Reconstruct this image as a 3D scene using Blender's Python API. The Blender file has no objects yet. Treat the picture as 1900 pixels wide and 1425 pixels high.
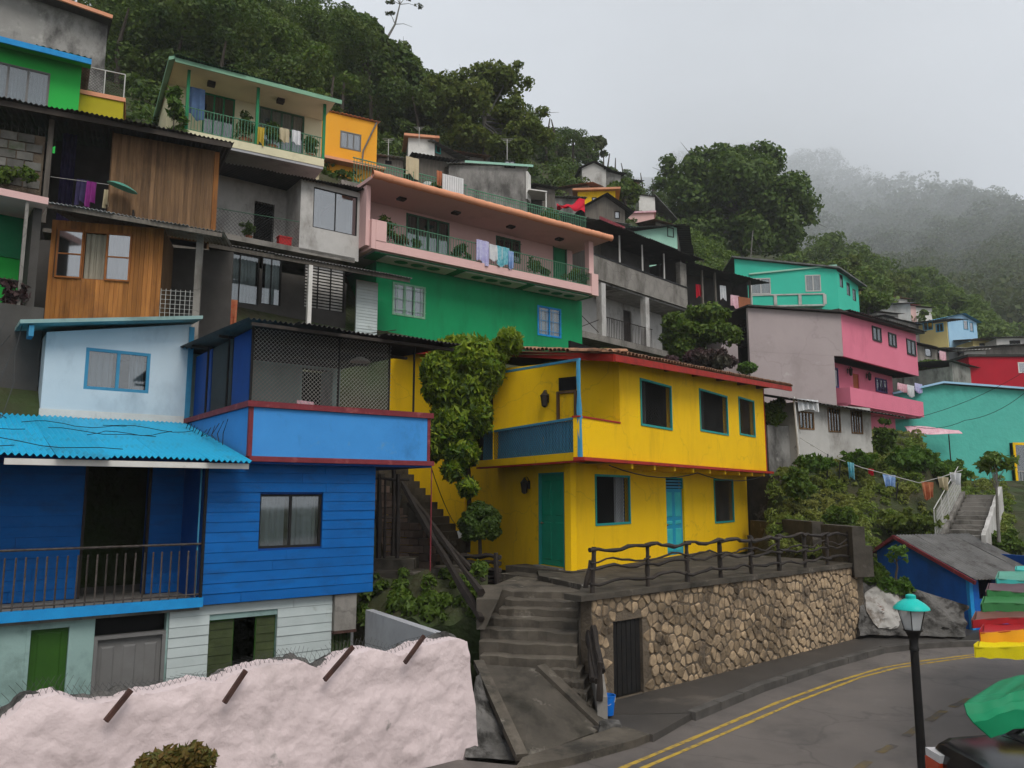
import bpy, math, random
import numpy as np
from mathutils import Vector, noise

# ---------------------------------------------------------------- camera, sky, sun, exposure
SC = bpy.context.scene
COL = SC.collection
CZ = 3.4                                  # eye height above the road
FPX = 1450.0                              # focal length in pixels of a 1900 px wide frame
PITCH = math.atan(205 / 1450.0)
cam_d = bpy.data.cameras.new('camera')
cam = bpy.data.objects.new('camera', cam_d)
COL.objects.link(cam)
cam.location = (0, 0, CZ)
cam.rotation_euler = (math.pi / 2 + PITCH, 0, 0)
cam_d.sensor_fit = 'HORIZONTAL'
cam_d.sensor_width = 36
cam_d.lens = 36 * FPX / 1900
cam_d.clip_start = 0.1
cam_d.clip_end = 12000
SC.camera = cam

SUN_EL, SUN_AZ = math.radians(52), math.radians(152)     # azimuth clockwise from +Y (behind right)
w = bpy.data.worlds.new('World'); SC.world = w; w.use_nodes = True
nt = w.node_tree; nt.nodes.clear()
N = nt.nodes.new; L = nt.links.new
out = N('ShaderNodeOutputWorld'); bg = N('ShaderNodeBackground'); bg.inputs[1].default_value = 0.09
sky = N('ShaderNodeTexSky'); sky.sky_type = 'NISHITA'; sky.sun_disc = False
sky.sun_elevation = SUN_EL; sky.sun_rotation = SUN_AZ; sky.air_density = 1.0; sky.dust_density = 4.0
tc = N('ShaderNodeTexCoord'); mp = N('ShaderNodeMapping'); mp.inputs['Scale'].default_value = (1, 1, 2.2)
n1 = N('ShaderNodeTexNoise'); n1.inputs['Scale'].default_value = 1.6; n1.inputs['Detail'].default_value = 5
n1.inputs['Roughness'].default_value = 0.5
cr = N('ShaderNodeValToRGB')
cr.color_ramp.elements[0].position = 0.30; cr.color_ramp.elements[0].color = (3.5, 3.75, 4.0, 1)
cr.color_ramp.elements[1].position = 0.68; cr.color_ramp.elements[1].color = (6.6, 6.85, 7.2, 1)
mx = N('ShaderNodeMix'); mx.data_type = 'RGBA'; mx.inputs[0].default_value = 0.94
L(tc.outputs['Generated'], mp.inputs[0]); L(mp.outputs[0], n1.inputs['Vector']); L(n1.outputs['Fac'], cr.inputs[0])
L(sky.outputs[0], mx.inputs[6]); L(cr.outputs[0], mx.inputs[7]); L(mx.outputs[2], bg.inputs[0]); L(bg.outputs[0], out.inputs[0])

sun_d = bpy.data.lights.new('sun', 'SUN'); sun_d.energy = 1.5; sun_d.angle = math.radians(28)
sun_d.color = (1.0, 0.965, 0.91)
sun = bpy.data.objects.new('sun', sun_d); COL.objects.link(sun)
_sd = Vector((math.sin(SUN_AZ) * math.cos(SUN_EL), math.cos(SUN_AZ) * math.cos(SUN_EL), math.sin(SUN_EL)))
sun.rotation_euler = _sd.to_track_quat('Z', 'Y').to_euler()
sun.location = _sd * 60
SC.view_settings.view_transform = 'Standard'; SC.view_settings.look = 'None'
SC.view_settings.exposure = 0.72; SC.view_settings.gamma = 1.0; SC.view_settings.use_curve_mapping = False
SC.cycles.use_denoising = True
SC.cycles.max_bounces = 6; SC.cycles.diffuse_bounces = 2; SC.cycles.glossy_bounces = 2
SC.cycles.transmission_bounces = 3; SC.cycles.volume_bounces = 2; SC.cycles.transparent_max_bounces = 12
SC.cycles.use_adaptive_sampling = True; SC.cycles.adaptive_threshold = 0.02
SC.cycles.caustics_reflective = False; SC.cycles.caustics_refractive = False

# ---------------------------------------------------------------- geometry helpers
rnd = random.Random(7)
_c, _s = math.cos(PITCH), math.sin(PITCH)
def ray(px, py):
    x = (px - 950) / FPX; y = (712.5 - py) / FPX
    return (x, _c - _s * y, _s + _c * y)
def pt(px, py, Y):
    d = ray(px, py); t = Y / d[1]; return Vector((d[0] * t, Y, CZ + d[2] * t))
def gz(px, py, z):
    d = ray(px, py); t = (z - CZ) / d[2]; return Vector((d[0] * t, d[1] * t, z))
def proj(p):
    x, y, z = p[0], p[1], p[2] - CZ
    dep = y * _c + z * _s
    return (950 + FPX * x / dep, 712.5 - FPX * (-y * _s + z * _c) / dep)

class Fr:
    """frame of an upright facade: u along it (left to right), d inwards, z up; all output is world space"""
    def __init__(s, A, B):
        s.A = (A[0], A[1]); s.L = math.hypot(B[0] - A[0], B[1] - A[1])
        s.e = ((B[0] - A[0]) / s.L, (B[1] - A[1]) / s.L); s.n = (-s.e[1], s.e[0])
    def P(s, u, d, z):
        return Vector((s.A[0] + s.e[0] * u + s.n[0] * d, s.A[1] + s.e[1] * u + s.n[1] * d, z))
    def uv(s, px, py, d=0):
        r = ray(px, py)
        k = (s.n[0] * s.A[0] + s.n[1] * s.A[1] + d) / (s.n[0] * r[0] + s.n[1] * r[1])
        return ((r[0] * k - s.A[0]) * s.e[0] + (r[1] * k - s.A[1]) * s.e[1], CZ + r[2] * k)
    def rc(s, l, r, t, b, d=0):
        """pixel rectangle -> u0,u1,z0,z1 on the plane at depth d"""
        m = (t + b) / 2; cx = (l + r) / 2
        return s.uv(l, m, d)[0], s.uv(r, m, d)[0], s.uv(cx, b, d)[1], s.uv(cx, t, d)[1]
    def at(s, p):
        v = (p[0] - s.A[0], p[1] - s.A[1])
        return v[0] * s.e[0] + v[1] * s.e[1], v[0] * s.n[0] + v[1] * s.n[1]
    def dpx(s, u, px, z, lo=-3, hi=15):
        f = lambda d: proj(s.P(u, d, z))[0] - px
        for _ in range(50):
            m = (lo + hi) / 2
            if f(lo) * f(m) <= 0: hi = m
            else: lo = m
        return m
def fr_px(x1, y1, Y1, x2, y2):
    """facade through two points of one level line of the building"""
    A = pt(x1, y1, Y1); B = gz(x2, y2, A.z)
    return Fr(A, B), A.z

class MB:
    def __init__(s): s.v = []; s.f = []
    def add(s, vs, fs):
        k = len(s.v); s.v += [tuple(p) for p in vs]; s.f += [tuple(i + k for i in f) for f in fs]; return s
    def hexa(s, p):
        return s.add(p, [(3, 2, 1, 0), (4, 5, 6, 7), (0, 1, 5, 4), (1, 2, 6, 5), (2, 3, 7, 6), (3, 0, 4, 7)])
    def box(s, F, u0, u1, d0, d1, z0, z1):
        return s.hexa([F.P(u0, d0, z0), F.P(u1, d0, z0), F.P(u1, d1, z0), F.P(u0, d1, z0),
                       F.P(u0, d0, z1), F.P(u1, d0, z1), F.P(u1, d1, z1), F.P(u0, d1, z1)])
    def abox(s, x0, x1, y0, y1, z0, z1):
        return s.hexa([(x0, y0, z0), (x1, y0, z0), (x1, y1, z0), (x0, y1, z0), (x0, y0, z1), (x1, y0, z1), (x1, y1, z1), (x0, y1, z1)])
    def slab(s, quad, th):
        """four world points (counter-clockwise from above), thickened downwards"""
        q = [Vector(p) for p in quad]; dn = Vector((0, 0, -th))
        return s.hexa([p + dn for p in q] + q)
    def prism(s, pts, off):
        pts = [Vector(p) for p in pts]; off = Vector(off); n = len(pts)
        return s.add(pts + [p + off for p in pts], [tuple(range(n))[::-1], tuple(range(n, 2 * n))] + [(i, (i + 1) % n, n + (i + 1) % n, n + i) for i in range(n)])
    def tube(s, pts, r, n=6, closed=True):
        pts = [Vector(p) for p in pts]; rr = r if isinstance(r, (list, tuple)) else [r] * len(pts)
        k = len(s.v)
        for i, p in enumerate(pts):
            a = pts[max(0, i - 1)]; b = pts[min(len(pts) - 1, i + 1)]
            t = (b - a).normalized() if (b - a).length > 1e-9 else Vector((0, 0, 1))
            h = Vector((0, 0, 1)) if abs(t.z) < 0.9 else Vector((1, 0, 0))
            x = t.cross(h).normalized(); y = t.cross(x)
            for j in range(n):
                an = 2 * math.pi * j / n
                s.v.append(tuple(p + (x * math.cos(an) + y * math.sin(an)) * rr[i]))
        for i in range(len(pts) - 1):
            for j in range(n):
                s.f.append((k + i * n + j, k + i * n + (j + 1) % n, k + (i + 1) * n + (j + 1) % n, k + (i + 1) * n + j))
        if closed:
            s.f.append(tuple(range(k, k + n))[::-1]); m = k + (len(pts) - 1) * n; s.f.append(tuple(range(m, m + n)))
        return s
    def bar(s, a, b, w, h=None):
        a, b = Vector(a), Vector(b); h = h or w; t = (b - a).normalized()
        g = Vector((0, 0, 1)) if abs(t.z) < 0.95 else Vector((0, 1, 0))
        x = t.cross(g).normalized() * (w / 2); y = x.cross(t).normalized() * (h / 2)
        return s.hexa([a - x - y, a + x - y, b + x - y, b - x - y, a - x + y, a + x + y, b + x + y, b - x + y])
    def lathe(s, c, prof, n=16):
        c = Vector(c); k = len(s.v); m = len(prof)
        for r, z in prof:
            for j in range(n):
                an = 2 * math.pi * j / n; s.v.append((c.x + r * math.cos(an), c.y + r * math.sin(an), c.z + z))
        for i in range(m - 1):
            for j in range(n):
                s.f.append((k + i * n + j, k + i * n + (j + 1) % n, k + (i + 1) * n + (j + 1) % n, k + (i + 1) * n + j))
        s.f.append(tuple(range(k, k + n))[::-1]); s.f.append(tuple(range(k + (m - 1) * n, k + m * n)))
        return s
    def grid(s, fn, nu, nv, th=0):
        """surface fn(a,b), a,b in 0..1; th = second skin offset vector"""
        k = len(s.v)
        for i in range(nu + 1):
            for j in range(nv + 1): s.v.append(tuple(fn(i / nu, j / nv)))
        q = lambda i, j: k + i * (nv + 1) + j
        for i in range(nu):
            for j in range(nv): s.f.append((q(i, j), q(i + 1, j), q(i + 1, j + 1), q(i, j + 1)))
        if th:
            m = len(s.v) - k; o = Vector(th)
            s.v += [tuple(Vector(p) + o) for p in s.v[k:k + m]]
            for i in range(nu):
                for j in range(nv): s.f.append(tuple(x + m for x in (q(i, j + 1), q(i + 1, j + 1), q(i + 1, j), q(i, j))))
            rim = [(q(i, 0), q(i + 1, 0)) for i in range(nu)] + [(q(nu, j), q(nu, j + 1)) for j in range(nv)] + \
                  [(q(i + 1, nv), q(i, nv)) for i in range(nu)] + [(q(0, j + 1), q(0, j)) for j in range(nv)]
            for a, b in rim: s.f.append((b, a, a + m, b + m))
        return s

BASE = {}
def mesh_from(mb, name, off=(0, 0, 0), smooth=False):
    me = bpy.data.meshes.new(name)
    me.from_pydata([(p[0] - off[0], p[1] - off[1], p[2] - off[2]) for p in mb.v], [], mb.f); me.update()
    if smooth:
        me.polygons.foreach_set('use_smooth', [True] * len(me.polygons))
        try: me.set_sharp_from_angle(angle=math.radians(40))
        except Exception: pass
    return me
def _tags(o, label, cat, group, kind):
    if label: o['label'] = label
    if cat: o['category'] = cat
    if group: o['group'] = group
    if kind: o['kind'] = kind
def thing(name, label, cat, loc, group=None):
    o = bpy.data.objects.new(name, None); COL.objects.link(o); o.location = loc
    o.empty_display_size = 0.3; BASE[o.name] = tuple(loc); _tags(o, label, cat, group, None); return o
def part(mb, name, m, par, smooth=False, label=None, kind=None):
    off = BASE[par.name]; me = mesh_from(mb, name, off, smooth)
    o = bpy.data.objects.new(name, me); COL.objects.link(o); o.parent = par; me.materials.append(m)
    BASE[o.name] = off; _tags(o, label, None, None, kind); return o
def inst(me, name, m, par, loc, rot=(0, 0, 0), sc=(1, 1, 1)):
    """a piece sharing mesh data, placed at a world point"""
    off = BASE[par.name]
    if not me.materials: me.materials.append(m)
    o = bpy.data.objects.new(name, me); COL.objects.link(o); o.parent = par
    o.location = (loc[0] - off[0], loc[1] - off[1], loc[2] - off[2]); o.rotation_euler = rot; o.scale = sc; return o
def solo(mb, name, m, label, cat, group=None, smooth=False, kind=None, loc=None):
    """a top-level thing that is one mesh, origin at its base"""
    if loc is None:
        a = np.array(mb.v); loc = (float(a[:, 0].mean()), float(a[:, 1].mean()), float(a[:, 2].min()))
    me = mesh_from(mb, name, loc, smooth)
    o = bpy.data.objects.new(name, me); COL.objects.link(o); o.location = loc; me.materials.append(m)
    BASE[o.name] = tuple(loc); _tags(o, label, cat, group, kind); return o

# ---------------------------------------------------------------- materials
MATS = {}
def mat(name, col, col2=None, s=2.5, rough=0.85, bump=0.25, bs=25, dirt=None, ds=1.2, dlo=0.5, dhi=0.72, streak=1.0,
        rand=0.0, spec=0.12, metal=0.0, stretch=(1, 1, 1), dirt2=None, d2s=6, d2lo=0.6, d2hi=0.7, bumpd=0.01):
    m = bpy.data.materials.new(name); m.use_nodes = True; t = m.node_tree; n = t.nodes; l = t.links.new
    b = n['Principled BSDF']; b.inputs['Roughness'].default_value = rough; b.inputs['Metallic'].default_value = metal
    b.inputs['Specular IOR Level'].default_value = spec
    tc = n.new('ShaderNodeTexCoord'); mp = n.new('ShaderNodeMapping'); mp.inputs['Scale'].default_value = stretch
    l(tc.outputs['Object'], mp.inputs[0])
    no = n.new('ShaderNodeTexNoise'); no.inputs['Scale'].default_value = s; no.inputs['Detail'].default_value = 7
    no.inputs['Roughness'].default_value = 0.62; l(mp.outputs[0], no.inputs['Vector'])
    mr = n.new('ShaderNodeMapRange'); mr.inputs[1].default_value = 0.32; mr.inputs[2].default_value = 0.68; l(no.outputs['Fac'], mr.inputs[0])
    mix = n.new('ShaderNodeMix'); mix.data_type = 'RGBA'; l(mr.outputs[0], mix.inputs[0])
    c2 = col2 or tuple(x * 0.82 for x in col)
    mix.inputs[6].default_value = (*col, 1); mix.inputs[7].default_value = (*c2, 1)
    cur = mix.outputs[2]
    for (dc, sc, lo, hi, st) in ((dirt, ds, dlo, dhi, streak), (dirt2, d2s, d2lo, d2hi, 1.0)):
        if dc is None: continue
        mp2 = n.new('ShaderNodeMapping'); mp2.inputs['Scale'].default_value = (1, 1, 1 / st); mp2.inputs['Location'].default_value = (3.1, 1.7, sc)
        l(tc.outputs['Object'], mp2.inputs[0])
        n2 = n.new('ShaderNodeTexNoise'); n2.inputs['Scale'].default_value = sc; n2.inputs['Detail'].default_value = 8
        n2.inputs['Roughness'].default_value = 0.68; l(mp2.outputs[0], n2.inputs['Vector'])
        r2 = n.new('ShaderNodeMapRange'); r2.inputs[1].default_value = lo; r2.inputs[2].default_value = hi; l(n2.outputs['Fac'], r2.inputs[0])
        m2 = n.new('ShaderNodeMix'); m2.data_type = 'RGBA'; l(r2.outputs[0], m2.inputs[0]); l(cur, m2.inputs[6])
        m2.inputs[7].default_value = (*dc, 1); cur = m2.outputs[2]
    if rand:
        oi = n.new('ShaderNodeObjectInfo'); ma = n.new('ShaderNodeMapRange'); ma.inputs[3].default_value = 1 - rand; ma.inputs[4].default_value = 1 + rand
        l(oi.outputs['Random'], ma.inputs[0]); hs = n.new('ShaderNodeHueSaturation'); l(ma.outputs[0], hs.inputs['Value']); l(cur, hs.inputs['Color']); cur = hs.outputs[0]
    l(cur, b.inputs['Base Color'])
    if bump:
        n3 = n.new('ShaderNodeTexNoise'); n3.inputs['Scale'].default_value = bs; n3.inputs['Detail'].default_value = 5
        l(mp.outputs[0], n3.inputs['Vector']); bp = n.new('ShaderNodeBump'); bp.inputs['Strength'].default_value = bump
        bp.inputs['Distance'].default_value = bumpd; l(n3.outputs['Fac'], bp.inputs['Height']); l(bp.outputs[0], b.inputs['Normal'])
    MATS[name] = m; return m
def leafmat(name, a, b, c=None, trans=0.35):
    m = bpy.data.materials.new(name); m.use_nodes = True; t = m.node_tree; n = t.nodes; l = t.links.new; n.clear()
    o = n.new('ShaderNodeOutputMaterial'); g = n.new('ShaderNodeNewGeometry'); tc = n.new('ShaderNodeTexCoord')
    cr = n.new('ShaderNodeValToRGB'); cr.color_ramp.elements[0].color = (*a, 1); cr.color_ramp.elements[1].color = (*b, 1)
    l(g.outputs['Random Per Island'], cr.inputs[0]); cur = cr.outputs[0]
    if c:
        no = n.new('ShaderNodeTexNoise'); no.inputs['Scale'].default_value = 0.55; no.inputs['Detail'].default_value = 3; l(tc.outputs['Object'], no.inputs['Vector'])
        mr = n.new('ShaderNodeMapRange'); mr.inputs[1].default_value = 0.42; mr.inputs[2].default_value = 0.66; l(no.outputs['Fac'], mr.inputs[0])
        mx = n.new('ShaderNodeMix'); mx.data_type = 'RGBA'; l(mr.outputs[0], mx.inputs[0]); l(cur, mx.inputs[6]); mx.inputs[7].default_value = (*c, 1); cur = mx.outputs[2]
    d = n.new('ShaderNodeBsdfPrincipled'); d.inputs['Roughness'].default_value = 0.55; d.inputs['Specular IOR Level'].default_value = 0.25
    tr = n.new('ShaderNodeBsdfTranslucent'); ms = n.new('ShaderNodeMixShader'); ms.inputs[0].default_value = trans
    l(cur, d.inputs['Base Color']); l(cur, tr.inputs['Color']); l(d.outputs[0], ms.inputs[1]); l(tr.outputs[0], ms.inputs[2]); l(ms.outputs[0], o.inputs[0])
    MATS[name] = m; return m
def glassmat(name, tint=(0.8, 0.85, 0.9), mirror=0.22, rough=0.05):
    m = bpy.data.materials.new(name); m.use_nodes = True; t = m.node_tree; n = t.nodes; l = t.links.new; n.clear()
    o = n.new('ShaderNodeOutputMaterial'); tr = n.new('ShaderNodeBsdfTransparent'); tr.inputs[0].default_value = (*tint, 1)
    g = n.new('ShaderNodeBsdfGlossy'); g.inputs['Roughness'].default_value = rough; ms = n.new('ShaderNodeMixShader'); ms.inputs[0].default_value = mirror
    l(tr.outputs[0], ms.inputs[1]); l(g.outputs[0], ms.inputs[2]); l(ms.outputs[0], o.inputs[0]); MATS[name] = m; return m

# ---------------------------------------------------------------- building pieces
def wall(par, F, m, u0, u1, z0, z1, holes=(), d=0.0, th=0.14, name='wall', label=None, top=None):
    """upright wall with real openings; top(u) optional height of the upper edge"""
    us = sorted({u0, u1, *[min(max(h[i], u0), u1) for h in holes for i in (0, 1)]})
    zs = sorted({z0, z1, *[min(max(h[i], z0), z1) for h in holes for i in (2, 3)]})
    if top: # finer cuts so that a sloping edge stays attached
        us = sorted({*us})
    def solid(i, j):
        if i < 0 or j < 0 or i >= len(us) - 1 or j >= len(zs) - 1: return False
        cu, cz = (us[i] + us[i + 1]) / 2, (zs[j] + zs[j + 1]) / 2
        return not any(h[0] < cu < h[1] and h[2] < cz < h[3] for h in holes)
    mb = MB(); idx = {}
    def V(i, j, k):
        q = (i, j, k)
        if q not in idx:
            z = zs[j]
            if top and j == len(zs) - 1: z = top(us[i])
            idx[q] = len(mb.v); mb.v.append(tuple(F.P(us[i], d + (th if k else 0), z)))
        return idx[q]
    for i in range(len(us) - 1):
        for j in range(len(zs) - 1):
            if not solid(i, j): continue
            mb.f.append((V(i, j, 0), V(i + 1, j, 0), V(i + 1, j + 1, 0), V(i, j + 1, 0)))
            mb.f.append((V(i, j, 1), V(i, j + 1, 1), V(i + 1, j + 1, 1), V(i + 1, j, 1)))
            if not solid(i - 1, j): mb.f.append((V(i, j, 0), V(i, j + 1, 0), V(i, j + 1, 1), V(i, j, 1)))
            if not solid(i + 1, j): mb.f.append((V(i + 1, j, 0), V(i + 1, j, 1), V(i + 1, j + 1, 1), V(i + 1, j + 1, 0)))
            if not solid(i, j - 1): mb.f.append((V(i, j, 0), V(i, j, 1), V(i + 1, j, 1), V(i + 1, j, 0)))
            if not solid(i, j + 1): mb.f.append((V(i, j + 1, 0), V(i + 1, j + 1, 0), V(i + 1, j + 1, 1), V(i, j + 1, 1)))
    return part(mb, name, m, par, label=label)
def bx(par, F, name, m, u0, u1, d0, d1, z0, z1, label=None):
    return part(MB().box(F, u0, u1, d0, d1, z0, z1), name, m, par, label=label)
def shell(par, F, m, u0, u1, D, z0, z1, left=True, right=True, back=True, floor=True, ceil=True, d0=0.0, th=0.14, mi=None):
    """the walls behind a facade and its floor and ceiling; butted behind the facade"""
    mi = mi or m; g = d0 + th
    if left: bx(par, F, 'side_wall', m, u0, u0 + th, g, D, z0, z1)
    if right: bx(par, F, 'side_wall', m, u1 - th, u1, g, D, z0, z1)
    if back: bx(par, F, 'back_wall', mi, u0, u1, D, D + th, z0, z1)
    if floor: bx(par, F, 'floor_slab', mi, u0 + th, u1 - th, g, D, z0, z0 + 0.1)
    if ceil: bx(par, F, 'ceiling', mi, u0 + th, u1 - th, g, D, z1 - 0.08, z1 - 0.003)
def window(par, F, h, fm, d=0.0, cols=2, rows=1, fw=0.05, inset=0.05, glass='glass', curtain=None, cov=((0, 1),), proud=0, bars=None, barm=None, panes=True, label=None, mull=None):
    """h = (u0,u1,z0,z1): frame in the opening, panes and curtains as sub-parts"""
    u0, u1, z0, z1 = h; mw = mull or fw
    mb = MB(); a, b = d + inset - proud, d + inset + 0.045
    mb.box(F, u0, u0 + fw, a, b, z0, z1); mb.box(F, u1 - fw, u1, a, b, z0, z1)
    mb.box(F, u0 + fw, u1 - fw, a, b, z0, z0 + fw); mb.box(F, u0 + fw, u1 - fw, a, b, z1 - fw, z1)
    iu, iz = u1 - u0 - 2 * fw, z1 - z0 - 2 * fw
    for i in range(1, cols):
        x = u0 + fw + iu * i / cols; mb.box(F, x - mw / 2, x + mw / 2, a + 0.004, b - 0.004, z0 + fw, z1 - fw)
    for j in range(1, rows):
        z = z0 + fw + iz * j / rows; mb.box(F, u0 + fw, u1 - fw, a + 0.008, b - 0.008, z - mw * 0.4, z + mw * 0.4)
    o = part(mb, 'window', fm, par, label=label)
    if panes and glass:
        for i in range(cols):
            for j in range(rows):
                x0 = u0 + fw + iu * i / cols; x1 = u0 + fw + iu * (i + 1) / cols
                y0 = z0 + fw + iz * j / rows; y1 = z0 + fw + iz * (j + 1) / rows
                tw = rnd.uniform(-0.003, 0.003)
                part(MB().hexa([F.P(x0, b - 0.02 + tw, y0), F.P(x1, b - 0.02, y0), F.P(x1, b - 0.014, y0), F.P(x0, b - 0.014 + tw, y0),
                                F.P(x0, b - 0.02, y1), F.P(x1, b - 0.02 - tw, y1), F.P(x1, b - 0.014 - tw, y1), F.P(x0, b - 0.014, y1)]), 'pane', MATS[glass], o)
    if curtain:
        for (c0, c1) in cov:
            x0, x1 = u0 + iu * c0 + fw, u0 + iu * c1 + fw; wv = max(3, int((x1 - x0) / 0.11)); ph = rnd.random() * 6
            fn = lambda p, q: F.P(x0 + (x1 - x0) * p, b + 0.07 + 0.022 * math.sin(p * wv * 6.28 + ph) + 0.012 * math.sin(p * wv * 2.3 * 6.28), z0 + 0.02 + (z1 - z0 - 0.03) * q)
            part(MB().grid(fn, wv * 6, 1), 'curtain', MATS[curtain], o, smooth=True)
    if bars:
        nb, hb = bars; g = MB(); rd = 0.011
        for i in range(nb): x = u0 + (u1 - u0) * (i + 0.5) / nb; g.tube([F.P(x, d - 0.03, z0), F.P(x, d - 0.03, z1)], rd, 5)
        for j in range(hb): z = z0 + (z1 - z0) * (j + 0.5) / hb; g.tube([F.P(u0, d - 0.05, z), F.P(u1, d - 0.05, z)], rd, 5)
        part(g, 'window_bars', barm or fm, o)
    return o
def door(par, F, h, m, fm=None, d=0.0, inset=0.06, cols=2, rows=((0.08, 0.45), (0.52, 0.93)), fw=0.05, knob=True, pm=None, side=1, label=None):
    u0, u1, z0, z1 = h
    if fm:
        f = MB(); f.box(F, u0, u0 + fw, d - 0.012, d + inset + 0.05, z0, z1); f.box(F, u1 - fw, u1, d - 0.012, d + inset + 0.05, z0, z1); f.box(F, u0 + fw, u1 - fw, d - 0.012, d + inset + 0.05, z1 - fw, z1)
        part(f, 'door_frame', fm, par); u0 += fw; u1 -= fw; z1 -= fw
    lf = part(MB().box(F, u0, u1, d + inset, d + inset + 0.045, z0 + 0.01, z1), 'door', m, par, label=label)
    W, H = u1 - u0, z1 - z0
    for i in range(cols):
        for (r0, r1) in rows:
            a0 = u0 + W * (i + 0.5) / cols - W / cols * 0.34; a1 = u0 + W * (i + 0.5) / cols + W / cols * 0.34
            q = MB(); b0, b1 = z0 + H * r0, z0 + H * r1; g = min(0.03, (a1 - a0) * 0.2)
            fr_, bk = d + inset - 0.014, d + inset + 0.004
            q.hexa([F.P(a0, bk, b0), F.P(a1, bk, b0), F.P(a1, bk, b1), F.P(a0, bk, b1), F.P(a0 + g, fr_, b0 + g), F.P(a1 - g, fr_, b0 + g), F.P(a1 - g, fr_, b1 - g), F.P(a0 + g, fr_, b1 - g)])
            part(q, 'door_panel', pm or m, lf)
    if knob:
        ku = u0 + 0.07 if side < 0 else u1 - 0.07; kz = z0 + H * 0.46
        k = MB(); k.tube([F.P(ku, d + inset, kz), F.P(ku, d + inset - 0.03, kz), F.P(ku, d + inset - 0.05, kz), F.P(ku, d + inset - 0.07, kz)], [0.012, 0.012, 0.03, 0.018], 8)
        part(k, 'handle', MATS['brass'], lf, smooth=True)
    return lf
def corr(par, name, m, e0, e1, r1, r0, waves, amp=0.018, sheets=1, rows=5, seg=6, wob=0.006, kind=None, label=None, over=0.0):
    """corrugated sheeting: e0-e1 eave, r0-r1 upper edge; every sheet its own piece"""
    e0, e1, r0, r1 = map(Vector, (e0, e1, r0, r1)); nr = (e1 - e0).cross(r0 - e0).normalized()
    if nr.z < 0: nr = -nr
    res = []
    root = None
    for k in range(sheets):
        t0, t1 = k / sheets, (k + 1) / sheets; wv = max(1, round(waves / sheets)); jt = rnd.uniform(-0.03, 0.03) if sheets > 1 else 0; lift = 0.004 * (k % 2)
        ph = rnd.random() * 6
        def fn(a, b):
            t = t0 + (t1 - t0) * a; p = (e0.lerp(e1, t)).lerp(r0.lerp(r1, t), b + (jt * (1 - b)))
            return p + nr * (amp * math.cos(a * wv * 2 * math.pi) + lift + wob * math.sin(ph + b * 5 + a * 3))
        o = part(MB().grid(fn, wv * seg, rows, th=-nr * 0.006), name, m, par, smooth=True, label=label); res.append(o)
    return res
def railing(par, F, u0, u1, d, z0, z1, n, m, r=0.012, name='railing', rail=0.02, lean=0.0, d1=None, short=0.0, mid=None):
    """handrail with every baluster a piece of its own; d..d1 lets it run inwards"""
    d1 = d if d1 is None else d1
    mb = MB(); mb.tube([F.P(u0, d, z1), F.P(u1, d1, z1)], rail, 6); mb.tube([F.P(u0, d, z0 + 0.05), F.P(u1, d1, z0 + 0.05)], rail * 0.7, 6)
    if mid: mb.tube([F.P(u0, d, z0 + (z1 - z0) * mid), F.P(u1, d1, z0 + (z1 - z0) * mid)], rail * 0.6, 6)
    o = part(mb, name, m, par)
    b = MB().tube([(0, 0, 0), (0, 0, z1 - z0 - short)], r, 5); me = mesh_from(b, 'baluster'); me.materials.append(m)
    for i in range(n):
        t = (i + 0.5) / n
        inst(me, 'baluster', m, o, F.P(u0 + (u1 - u0) * t, d + (d1 - d) * t, z0), rot=(rnd.uniform(-.01, .01), rnd.uniform(-.012, .012), 0))
    return o
def wires(par, F, u0, u1, z0, z1, d, step, m, r=0.004, name='wire_mesh', d1=None, diag=True):
    """chain-link or wire net: too fine to pick apart, one joined piece"""
    d1 = d if d1 is None else d1; mb = MB(); W, H = u1 - u0, z1 - z0
    def Q(u, z): t = (u - u0) / W; return F.P(u, d + (d1 - d) * t + 0.004 * math.sin(u * 7 + z * 5), z)
    if diag:
        k = -H
        while k < W:
            for sgn in (1, -1):
                a = max(0, k); b = min(W, k + H)
                if b - a > 0.01:
                    za, zb = (a - k, b - k) if sgn > 0 else (H - (a - k), H - (b - k))
                    mb.tube([Q(u0 + a, z0 + za), Q(u0 + b, z0 + zb)], r, 3, False)
            k += step
    else:
        x = 0
        while x <= W: mb.tube([Q(u0 + x, z0), Q(u0 + x, z1)], r, 3, False); x += step
        x = 0
        while x <= H: mb.tube([Q(u0, z0 + x), Q(u1, z0 + x)], r, 3, False); x += step
    return part(mb, name, m, par, kind='stuff')
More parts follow.
